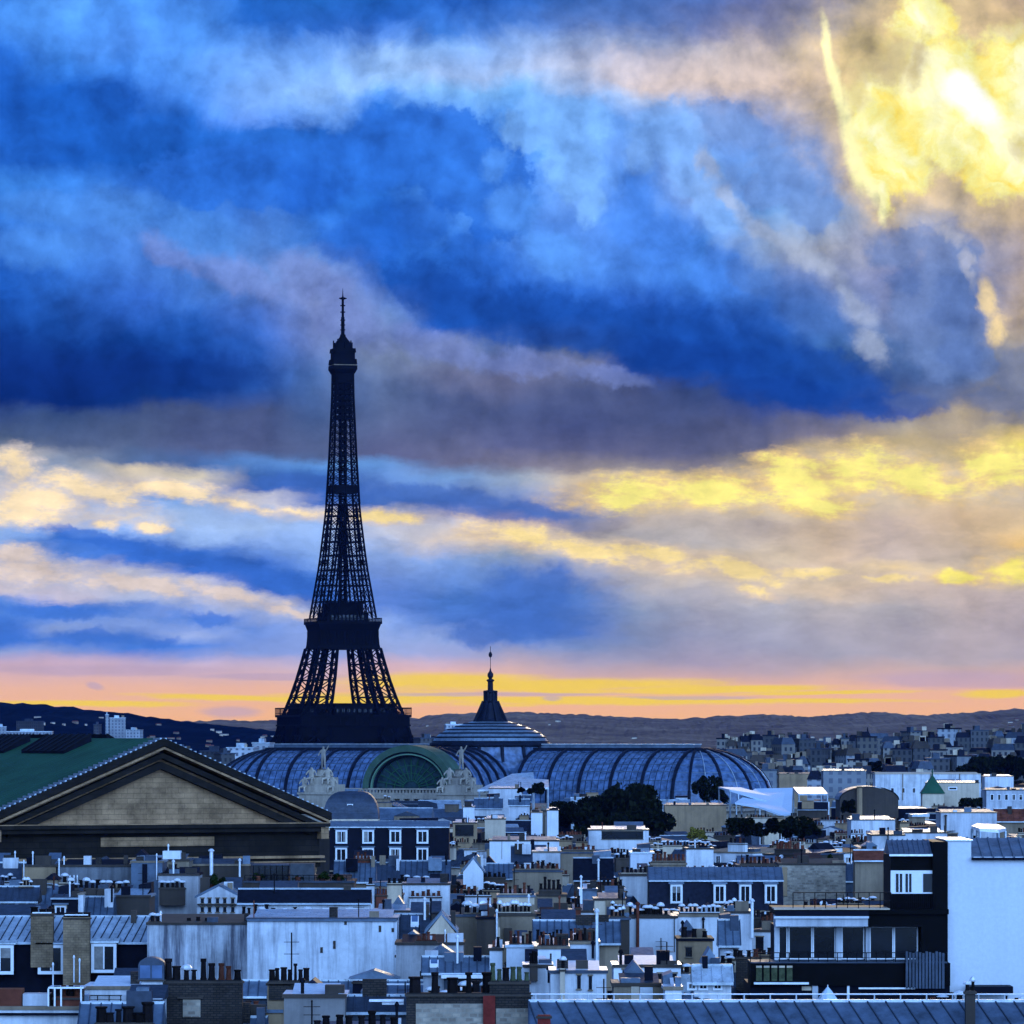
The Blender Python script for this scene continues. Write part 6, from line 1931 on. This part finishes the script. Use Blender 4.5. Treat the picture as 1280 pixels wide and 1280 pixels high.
def tree(px, yt, rpx, Y, label, group, mesh=None, asp=1.0, gz=0.0):
    i = tree_n[0]; tree_n[0] += 1
    R = rpx * mpp(Y)
    zt = wz(yt, Y)
    r = empty('tree', (wx(px, Y), Y, gz), i * 1.3, label, 'tree', group)
    t = link(bpy.data.objects.new('trunk', TRUNKS[i % 3]), r); t.scale = (R * 1.3, R * 1.3, (zt - gz) * .9)
    c = link(bpy.data.objects.new('crown', mesh or CROWNS[i % 5]), r)
    c.scale = (R, R, R * asp); c.location = (0, 0, zt - gz - R * asp)
    return r
G1 = 'dark park trees in front of the glass hall'
for (px, yt, rp, Y, lb, asp) in (
    (778, 976, 32, 1330, 'tallest dark tree of the clump before the glass hall', 1.1),
    (748, 993, 24, 1345, 'dark tree left of the tallest in the clump before the hall', 1.0),
    (808, 996, 24, 1320, 'dark tree on the right side of the clump before the hall', 1.1),
    (719, 1003, 20, 1350, 'low dark tree at left end of the clump before the hall', 1.0),
    (790, 1010, 30, 1300, 'wide low dark tree filling the front of the clump', .9),
    (757, 1014, 26, 1290, 'round dark tree at the front left of the clump', .9),
    (700, 1000, 13, 1340, 'small dark tree by the white tower block', 1.2),
    (672, 977, 10, 1400, 'small dark tree rising against the large pale blue sheet roof', 1.0),
    (652, 983, 6, 1400, 'tiny dark bush on the edge of the large pale blue sheet roof', .9),
    (883, 968, 11, 1560, 'slim dark tree against the right end of the glass vault', 1.5),
    (896, 985, 9, 1550, 'small tree beside the white peaked canopy', 1.1)):
    tree(px, yt, rp, Y, lb, G1, None, asp)
EXPL.append((690, 832, 974, 1042, 1285, 80)); EXPL.append((872, 906, 965, 1003, 1540, 30)); EXPL.append((645, 684, 974, 998, 1395, 20))
for (px, yt, rp, lb) in ((922, 1021, 13, 'leftmost dark street tree below the white canopies'), (944, 1027, 12, 'second dark street tree below the white canopies'),
                         (968, 1021, 15, 'dark street tree under the larger white canopy'), (992, 1019, 15, 'broad dark street tree left of the arched dark roof'),
                         (1010, 1026, 10, 'rightmost low street tree below the white canopies')):
    tree(px, yt, rp, 1060, lb, 'street trees below the white canopies', None, 1.0)
EXPL.append((908, 1022, 1019, 1050, 1045, 30))
tree(873, 1033, 12, 1010, 'yellowing autumn tree between the dark trees and the street trees', None, CROWNY, .9)
EXPL.append((860, 886, 1032, 1050, 1000, 20))
tree(1062, 998, 9, 1380, 'small dark tree in front of the arched dark roof', None, None, 1.3)
k = 0
for (px, yt, rp, Y, lb) in ((1096, 950, 14, 2120, 'round dark tree among the distant blocks left of the wood'), (1190, 962, 16, 1980, 'leftmost tree of the dark wood on the right'),
        (1212, 952, 18, 1990, 'dark tree second from left in the right-hand wood'), (1232, 944, 17, 2010, 'tall dark tree in the middle of the right-hand wood'),
        (1256, 942, 20, 2020, 'tallest dark tree of the right-hand wood'), (1282, 943, 20, 2000, 'dark tree of the right-hand wood cut by the frame edge'),
        (1222, 972, 16, 1900, 'low front tree of the wood beside the small white pavilion'), (1272, 974, 17, 1860, 'low front tree of the wood right of the white pavilion'),
        (1215, 996, 13, 1560, 'dark tree between cream block and white stepped block'), (1262, 990, 14, 1620, 'dark tree behind the white stepped block')):
    tree(px, yt, rp, Y, lb, 'dark trees at the far right', None, 1.0, ground_h(wx(px, Y), Y))
for (px, y0, rp, Y, zb, lb) in ((264, 1093, 9, 568, 1112, 'dark bushy shrub on the roof above the white gabled house'), (280, 1097, 8, 569, 1112, 'smaller shrub beside the bushy one above the white gabled house'),
        (322, 1092, 7, 577, 1101, 'leafy shrub at the left end of the planted terrace'), (372, 1095, 6, 577, 1102, 'small shrub by the screen on the planted terrace'),
        (402, 1090, 9, 577, 1102, 'big dark shrub at the right of the planted terrace'), (424, 1092, 9, 577, 1102, 'rightmost dark shrub of the planted terrace'),
        (1040, 1068, 6, 690, 1080, 'dark potted shrub above the rubble wall')):
    r = empty('shrub', (wx(px, Y), Y + 1.2, wz(zb, Y)), px, lb, 'shrub', 'rooftop shrubs')
    hgt = (zb - y0) * mpp(Y)
    c = link(bpy.data.objects.new('foliage', SHRUBS[px % 2]), r); c.scale = (rp * mpp(Y), rp * mpp(Y), hgt * .6); c.location = (0, 0, hgt * .5)
    m = MB(); m.lathe([(.3, 0), (.4, .45), (.4, .5)], TERRA, 10); m.bar((0, 0, .4), (0, 0, hgt * .6), .05, BARK, 6); m.build('planter', r)

# ---------- small roof furniture along the tops of the built houses
rg = random.Random(23)
for h in [q for q in ALLH if q.root.name.startswith(('town_house', 'party_wall')) and q.w < 25]:
    xa, xb = h.cx - h.w / h.k / 2, h.cx + h.w / h.k / 2
    for q in range(rg.choice((1, 2, 2, 3))):
        c_ = rg.uniform(max(xa, -10) + 1, max(min(xb, 1290) - 2, xa + 2)); bw = rg.uniform(.4, 1.8) / h.k
        yt = HZ + (ZC - h.ztop) / h.k; y_ = rg.uniform(.8, 3)
        h.slab(c_, min(xb, c_ + bw), yt - rg.uniform(.25, 1.1) / h.k, yt + 1.2 / h.k, rg.choice((WHITE, ZINC, ZINCD, NAVY, GREY, DGREY, DGREY, BRICKD)), y_, y_ + rg.uniform(.5, 1.5), rg.choice(('roof_hatch', 'vent_box', 'stair_head')))
    if xb - xa > 20 and h.root.name.startswith('town'):
        fr_ = rg.uniform(.25, .5) * (xb - xa); c_ = rg.uniform(xa, xb - fr_)
        h.wing(c_, c_ + fr_, h.ztop + rg.uniform(.3, 1.3), rg.choice((GREY, DGREY, CREAM, NAVY, WHITE)), rg.choice((ZINC, ZINCD, SLATE)), h.d + .05, h.d + 4, rg.uniform(.5, 1.4))
    if rg.random() < .16:
        h.antenna(rg.uniform(max(xa, -10) + 1, max(min(xb, 1290) - 1, xa + 2)), HZ + (ZC - h.ztop - rg.uniform(1.5, 3)) / h.k, HZ + (ZC - h.ztop) / h.k, rg.uniform(.5, 2))
    if rg.random() < .6:
        c_ = rg.uniform(max(xa, -10) + 1, max(min(xb, 1290) - 1, xa + 2)); yt = HZ + (ZC - h.ztop) / h.k
        h.pipe(c_, yt - rg.uniform(.6, 1.6) / h.k, yt + .5 / h.k, rg.choice((CAPM, RAIL, RAIL, TERRA)), rg.uniform(.05, .13), rg.uniform(.3, 2))

# ================================================================== infill of the roofscape
ANCH = [('the long stained wall', 340, 1185), ('the green-roofed temple', 200, 1060), ('the left dormer roof', 90, 1185), ('the dark dormer building', 487, 1052), ('the planted terrace', 375, 1105),
        ('the arched hall front', 515, 1000), ('the dark tree clump', 770, 1015), ('the four-dormer slate mansard', 895, 1110), ('the rusty flue wall', 815, 1168), ('the black terraces', 1070, 1170),
        ('the rubble wall', 1015, 1098), ('the big blank white wall', 1240, 1130), ('the white canopies', 950, 1003), ('the yellow tree', 873, 1040), ('the clay pot row', 970, 1075), ('the white group', 690, 1195),
        ('the letterbox wall', 810, 1217), ('the brown brick chimney', 585, 1262), ('the ribbed zinc roof', 970, 1268), ('the rust-red roof', 1262, 1018), ('the green pyramid roof', 1166, 982),
        ('the arched dark roof', 1086, 1003), ('the grey chimney wall', 595, 1165), ('the broad white wall', 655, 1062), ('the iron tower', 425, 930), ('the glass dome', 615, 915), ('the dark wood', 1240, 960),
        ('the right vault end', 965, 985), ('the sooty brick chimney', 255, 1250), ('the street trees', 965, 1035)]
ORD = ['first', 'second', 'third', 'fourth', 'fifth', 'sixth', 'seventh', 'eighth', 'ninth', 'tenth', 'eleventh', 'twelfth', 'thirteenth', 'fourteenth', 'fifteenth', 'sixteenth', 'seventeenth', 'eighteenth', 'nineteenth', 'twentieth']
AUTO = []
def finish_labels():
    lab = {}
    for o, base, px, py in AUTO:
        best = min(ANCH, key=lambda a: (a[1] - px) ** 2 + (1.6 * (a[2] - py)) ** 2)
        dx_, dy_ = px - best[1], py - best[2]
        rel = ('left of' if dx_ < 0 else 'right of') if abs(dx_) > 1.3 * abs(dy_) else ('behind' if dy_ < 0 else 'in front of')
        t = f"{base} {rel} {best[0]}"
        if len(t.replace(',', '').split()) > 13 and ' pot' in base: t = f"{base.split(',')[0]} {rel} {best[0]}"
        lab.setdefault(t, []).append((px, o))
    for t, os_ in lab.items():
        os_.sort(key=lambda q: q[0])
        for i, (px, o) in enumerate(os_):
            if len(os_) == 1: o['label'] = t
            elif i == 0: o['label'] = t + ', leftmost'
            elif i == len(os_) - 1: o['label'] = t + ', rightmost'
            else: o['label'] = f"{t}, {ORD[min(i, 19)]} from left"
NUM = ['no', 'one', 'two', 'three', 'four', 'five', 'six', 'seven', 'eight', 'nine', 'ten', 'eleven', 'twelve', 'thirteen', 'fourteen', 'fifteen', 'sixteen']
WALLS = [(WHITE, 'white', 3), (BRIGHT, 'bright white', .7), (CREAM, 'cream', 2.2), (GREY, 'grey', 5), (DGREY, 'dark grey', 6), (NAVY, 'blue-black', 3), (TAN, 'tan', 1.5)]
ROOFS = [(ZINC, 'blue zinc', 6), (ZINCD, 'dark zinc', 6), (ZINCL, 'pale zinc', 1.0), (SLATE, 'black slate', 4)]
rg = random.Random(11)
def pick(t): return rg.choices(t, [q[2] for q in t])[0]
FIXED = list(EXPL)
PLACED = []
Yf = 322.0
nf = 0
while Yf < 1840:
    kpx = mpp(Yf)
    px = -95 + rg.uniform(-40, 0)
    while px < 1400:
        wm = rg.uniform(4.5, 11) if Yf < 900 else rg.uniform(7, 15)
        w = wm / kpx
        a, b = px, px + w
        px = b + (rg.uniform(0, 3) if rg.random() < .75 else rg.uniform(3, 10)) / kpx
        dep = rg.uniform(8, 12)
        Y = Yf + rg.uniform(-4, 4)
        if a < 424 and Y > 596: continue
        if 1535 < Y < 1745 and b > 255 and a < 1005: continue
        if Y > 1745 and a < 1010: continue
        if b < -70 or a > 1375: continue
        gz = ground_h(wx((a + b) / 2, Y), Y)
        top = rg.uniform(23.0, 27.0) + gz * .6
        ok = True
        for (e0, e1, f0, f1, Ye, de) in FIXED:
            if b < e0 + 1 or a > e1 - 1: continue
            if Ye - dep - 1 < Y < Ye + de + 1: ok = False; break
            if Y < Ye:
                lim = ZC - (f1 - 3 - HZ) * kpx - 2.2
                top = min(top, lim)
        if not ok or top < 9: continue
        ytop = HZ + (ZC - top) / kpx
        if ytop > 1283: continue
        hgt = rg.uniform(1.6, 3.4)
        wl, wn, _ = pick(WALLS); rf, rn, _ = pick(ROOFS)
        rot = rg.choice((-38, -24, -12, -6, 0, 0, 5, 10, 20, 32))
        typ = rg.choices(['slope', 'block', 'gable', 'mansard'], [5, 4, 1.4, 1.6])[0]
        h = H(a, b, ytop, ytop + 5, Y, rot, dep, group='closely packed zinc-roofed town houses')
        nf += 1
        step = 0.75 if Y < 600 else (1.2 if Y < 1000 else 2.4)
        if typ == 'slope':
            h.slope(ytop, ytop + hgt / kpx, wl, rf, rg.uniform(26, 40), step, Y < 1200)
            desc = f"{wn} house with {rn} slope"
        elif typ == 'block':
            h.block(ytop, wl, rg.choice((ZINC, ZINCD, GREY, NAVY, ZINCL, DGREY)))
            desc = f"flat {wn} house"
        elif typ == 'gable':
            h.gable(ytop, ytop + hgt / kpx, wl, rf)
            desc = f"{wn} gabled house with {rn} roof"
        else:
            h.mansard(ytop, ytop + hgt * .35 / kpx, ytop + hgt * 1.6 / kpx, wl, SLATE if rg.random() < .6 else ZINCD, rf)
            if Y < 1300:
                nd_ = max(1, int(h.w / 3.6))
                for i in range(nd_):
                    c_ = a + (b - a) * (i + .5) / nd_; q = .5 / kpx
                    h.dormer(c_ - q, c_ + q, ytop + hgt * .62 / kpx, ytop + hgt * 1.3 / kpx, None, FRAME if rg.random() < .6 else SLATE, 1, .05, 2, .12)
            desc = f"{wn} house with {rn} mansard"
        # stacks along the party walls, pots in rows
        nst = rg.choice((1, 2, 2, 3)) if Y < 1100 else rg.choice((0, 1, 1))
        for q in range(nst):
            cw = rg.uniform(1.6, 4.8) / kpx
            c0 = a + rg.uniform(0.02, .95) * max(1, (b - a) - cw)
            up = rg.uniform(.3, 1.5)
            st = rg.choice((('dark', 'terra'), 'terra', 'dark', ('cap', 'dark'), ('dark', 'tall', 'terra'), 'cap'))
            npot = max(1, int(cw * kpx / rg.uniform(.42, .65))) if Y < 1150 else rg.choice((0, 0, 3))
            cy = rg.uniform(.3, h.d * .6) if typ != 'block' else rg.uniform(.4, 3)
            h.chimney(c0, min(b, c0 + cw), HZ + (ZC - (top + up)) / kpx, ytop + 1 / kpx, rg.choice((wl, GREY, CREAM, DGREY, TAN, BRICKD)), min(npot, 9), st, rg.uniform(.65, 1.0), cy)
        if typ in ('slope', 'mansard') and rg.random() < .35:
            h.party(rg.choice((-1, 1)), rg.uniform(.1, .8), rg.choice((WHITE, CREAM, GREY)))
        if typ == 'slope' and Y < 900 and rg.random() < .5:
            q = a + (b - a) * rg.uniform(.2, .7); h.skylight(q, q + .9 / kpx, rg.uniform(.2, .5))
        for q in range(rg.choice((0, 1, 2, 3)) if Y < 1000 else 0):
            c_ = a + (b - a) * rg.uniform(.05, .8); bw = rg.uniform(.5, 2.2) / kpx
            y_ = rg.uniform(.3, 3)
            h.slab(c_, min(b, c_ + bw), ytop - rg.uniform(.3, 1.3) / kpx, ytop + 1.5 / kpx, rg.choice((BRIGHT, WHITE, ZINC, ZINCD, NAVY, GREY, ZINCL, DGREY)), y_, y_ + rg.uniform(.6, 1.6), rg.choice(('roof_hatch', 'vent_box', 'stair_head')))
        if Y < 1350:
            for q in range(rg.choice((1, 1, 2, 2))):
                fr_ = rg.uniform(.28, .6) * (b - a); c_ = a + rg.random() * ((b - a) - fr_)
                wl2, rf2 = pick(WALLS)[0], pick(ROOFS)[0]
                if rg.random() < .65: h.wing(c_, c_ + fr_, top - rg.uniform(.4, 2.6), wl2, rf2, -rg.uniform(1.5, 3), -.02, rg.uniform(.5, 1.8))
                else: h.wing(c_, c_ + fr_, top + rg.uniform(.3, 1.4), wl2, rf2, h.d + .05, h.d + 4, rg.uniform(.5, 1.5))
        if Y < 1000:
            # a few windows near the top of the wall
            zt_ = h.ze if hasattr(h, 'ze') else h.ztop
            yw = HZ + (ZC - zt_) / kpx
            if rg.random() < .45:
                nw = rg.randint(1, 4)
                for i in range(nw):
                    c_ = a + (b - a) * (i + .6) / (nw + .3); q = .45 / kpx
                    h.window(c_ - q, c_ + q, yw + .7 / kpx, yw + 2.1 / kpx, 1, 0, 0, rg.random() < .4)
            if rg.random() < .3: h.pipe(a + (b - a) * rg.random(), ytop - 1.2 / kpx, ytop + 3 / kpx, rg.choice((CAPM, RAIL, CREAM)), rg.uniform(.05, .12), -.3)
            if rg.random() < .12: h.antenna(a + (b - a) * rg.random(), ytop - 3 / kpx, ytop, 1)
            if rg.random() < .1: h.dish(a + (b - a) * rg.uniform(.2, .8), ytop + .5 / kpx)
        n_ = h.npots
        if 0 < n_ <= 16 and typ in ('slope', 'block'): desc += f", {NUM[n_]} pot{'s' if n_ > 1 else ''},"
        AUTO.append((h.root, desc, (a + b) / 2, ytop))
    Yf *= 1.055 if Yf < 1000 else 1.048
print('infill houses', nf)

# ================================================================== distant blocks
def far_block(px, w, yt, Y, gz, mat_, roofm, desc, dep=14, mans=True, grp='distant apartment blocks'):
    k = mpp(Y); W_ = w * k
    zt = wz(yt, Y)
    r = empty('apartment_block', (wx(px, Y), Y, gz), rg.choice((-.35, -.15, 0, .1, .3)), None, 'building', grp)
    hh = zt - gz
    m = MB(); rh = min(3.2, hh * .13) if mans else .6
    m.box(-W_ / 2, W_ / 2, 0, dep, 0, hh - rh, mat_); m.build('wall', r)
    m = MB()
    if mans:
        i = rh * .35
        m.poly([(-W_ / 2 - .2, -.2, hh - rh), (W_ / 2 + .2, -.2, hh - rh), (W_ / 2 + .2, dep + .2, hh - rh), (-W_ / 2 - .2, dep + .2, hh - rh),
                (-W_ / 2 + i, i, hh), (W_ / 2 - i, i, hh), (W_ / 2 - i, dep - i, hh), (-W_ / 2 + i, dep - i, hh)],
               [(3, 2, 1, 0), (4, 5, 6, 7), (0, 1, 5, 4), (1, 2, 6, 5), (2, 3, 7, 6), (3, 0, 4, 7)], roofm)
    else:
        m.box(-W_ / 2 - .3, W_ / 2 + .3, -.3, dep + .3, hh - rh, hh, roofm)
        m.box(-W_ * .2, W_ * .1, dep * .3, dep * .7, hh, hh + 2.2, roofm)
    m.build('roof', r)
    for q in range(rg.choice((0, 1, 2))):
        m = MB(); x = rg.uniform(-.4, .4) * W_
        m.box(x - 1.3, x + 1.3, dep * .4, dep * .4 + .8, hh - .5, hh + rg.uniform(1, 2.4), rg.choice((CREAM, GREY, DGREY))); m.build('chimney', r)
    AUTO.append((r, desc, px, yt))
    return r
SKYL = [(900, 930), (920, 924), (945, 919), (960, 926), (1000, 921), (1030, 930), (1060, 920), (1100, 922), (1140, 919), (1180, 917), (1210, 921), (1240, 913), (1300, 911)]
WN = [(FACADE, 'beige windowed block', 5), (FACADED, 'dark windowed block', 6), (FACADEW, 'pale windowed block', 1.6)]
for (Y, lo) in ((1880, 46), (2000, 38), (2130, 28), (2280, 17), (2450, 8), (2700, -2), (3000, 0)):
    px = 890 + rg.uniform(0, 30)
    while px < 1380:
        w = rg.uniform(9, 30)
        mt, nm, _ = pick(WN)
        c = px + w / 2
        px += w + rg.choice((0, 0, 2, 8))
        if Y < 1950 and c < 1010: continue
        if Y < 2050 and c > 1170: continue
        yt = lerp_tab(SKYL, c) + lo + rg.choice((-9, -5, -2, 0, 2, 5, 9)) * (1 if lo > 3 else .6)
        if Y < 2100 and 1080 < c < 1115: yt += 12
        far_block(c, w, yt, Y, ground_h(wx(c, Y), Y), mt, rg.choice((ZINCD, SLATE, SLATE, DGREY)), nm, 14, rg.random() < .6)
# church-like spire among them
r = empty('spire_building', (wx(1085, 2500), 2500, 25), 0, 'dark pointed spire breaking the distant skyline on the right', 'building')
k = mpp(2500)
m = MB(); m.box(-7 * k, 7 * k, 0, 14 * k, 0, wz(925, 2500) - 25, FACADED); m.build('wall', r)
m = MB(); m.lathe([(8 * k, wz(927, 2500) - 25), (5 * k, wz(921, 2500) - 25), (1.2 * k, wz(914, 2500) - 25), (.15, wz(909, 2500) - 25)], SLATE, 8, (0, 7 * k, 0)); m.build('spire', r)
# slabs and towers before the left-hand hill
for (px, w, yt, Y, mt, d) in ((2, 12, 908, 4900, FACADEW, 'pale short slab at the left edge before the wooded hill'), (36, 58, 914, 5000, FACADEW, 'long pale block before the wooded hill on the left'), (34, 30, 901, 5400, FACADED, 'dark block standing behind the long pale block'),
        (134, 4, 893, 5000, FACADEW, 'thin pale tower left of the blue-white tower'), (147, 20, 897, 5050, FACADEW, 'blue-white tower block before the wooded hill'), (166, 18, 912, 4950, FACADEW, 'stepped pale block right of the blue-white tower'),
        (300, 34, 934, 2700, FACADEW, 'pale blocks between temple roof and iron tower'), (326, 22, 928, 2900, FACADEW, 'taller pale block at the foot of the iron tower'), (285, 18, 941, 2500, FACADED, 'dark block beside the left end of the glass vault'),
        (262, 26, 938, 2600, FACADED, 'dark low block behind the temple ridge'), (228, 24, 936, 2800, FACADED, 'low block left of the dark one behind the temple ridge'), (120, 6, 905, 5200, FACADED, 'slim dark chimney-like tower before the hill'),
        (538, 26, 922, 2900, FACADED, 'dark block between iron tower and glass dome'), (568, 22, 905, 4800, FACADEW, 'pale far slab left of the dome lantern')):
    b_ = far_block(px, w, yt, Y, 0, mt, ZINCL if mt == FACADEW else ZINCD, d, 14, False)
    AUTO.pop(); b_['label'] = d
# small white houses scattered over the slopes
HB = []
for i in range(3):
    m = MB(); m.box(-6, 6, 0, 9, -6, 6, CREAM if i != 1 else GREY); m.prism_x([(-.4, 6), (4.5, 9), (9.4, 6)], -6.4, 6.4, RUST if i == 1 else ZINCD)
    HB.append(m.mesh('hillside_house'))
def hill_z(Y0, tab, front, px, Y):
    t = (Y / Y0 - front) / (1 - front)
    return max(0, wz(lerp_tab(tab, px), Y0) * max(0, t) ** 1.15)
bpy.context.view_layer.update()
dg = bpy.context.evaluated_depsgraph_get()
def drop(x, y):
    hit, loc, nrm, idx, ob, mt = S.ray_cast(dg, Vector((x, y, 900)), Vector((0, 0, -1)))
    return loc.z if hit and ob.name.startswith(('hills', 'ground')) else None
for i in range(96):
    if i < 70: px, Y = rg.uniform(-20, 345), rg.uniform(5600, 7700)
    else: px, Y = rg.uniform(530, 1290), rg.uniform(7400, 10200)
    x = wx(px, Y)
    z = drop(x, Y)
    if z is None or z < 4: continue
    o = link(bpy.data.objects.new('hillside_house', HB[i % 3]))
    o.location = (x, Y, z); o.rotation_euler = (0, 0, rg.uniform(-.6, .6)); o.scale = (rg.uniform(.25, .9), .5, rg.uniform(.25, .5))
    tag(o, 'tiny pale house on the wooded slopes along the horizon', 'house', 'tiny pale houses on the far wooded slopes')
finish_labels()

# ================================================================== evening air
hz = MB(); hz.box(-5200, 5200, -700, 15400, -4, 348, bpy.data.materials.new('evening_air'))
ho = hz.build('haze')
HM = ho.data.materials[0]; HM.use_nodes = True
HM.node_tree.nodes.clear()
pv = HM.node_tree.nodes.new('ShaderNodeVolumePrincipled')
pv.inputs['Color'].default_value = (0.08, 0.25, 1.0, 1)
pv.inputs['Density'].default_value = 0.9e-5
pv.inputs['Anisotropy'].default_value = 0.1
hout = HM.node_tree.nodes.new('ShaderNodeOutputMaterial')
HM.node_tree.links.new(pv.outputs[0], hout.inputs['Volume'])
tag(ho, kind='stuff')
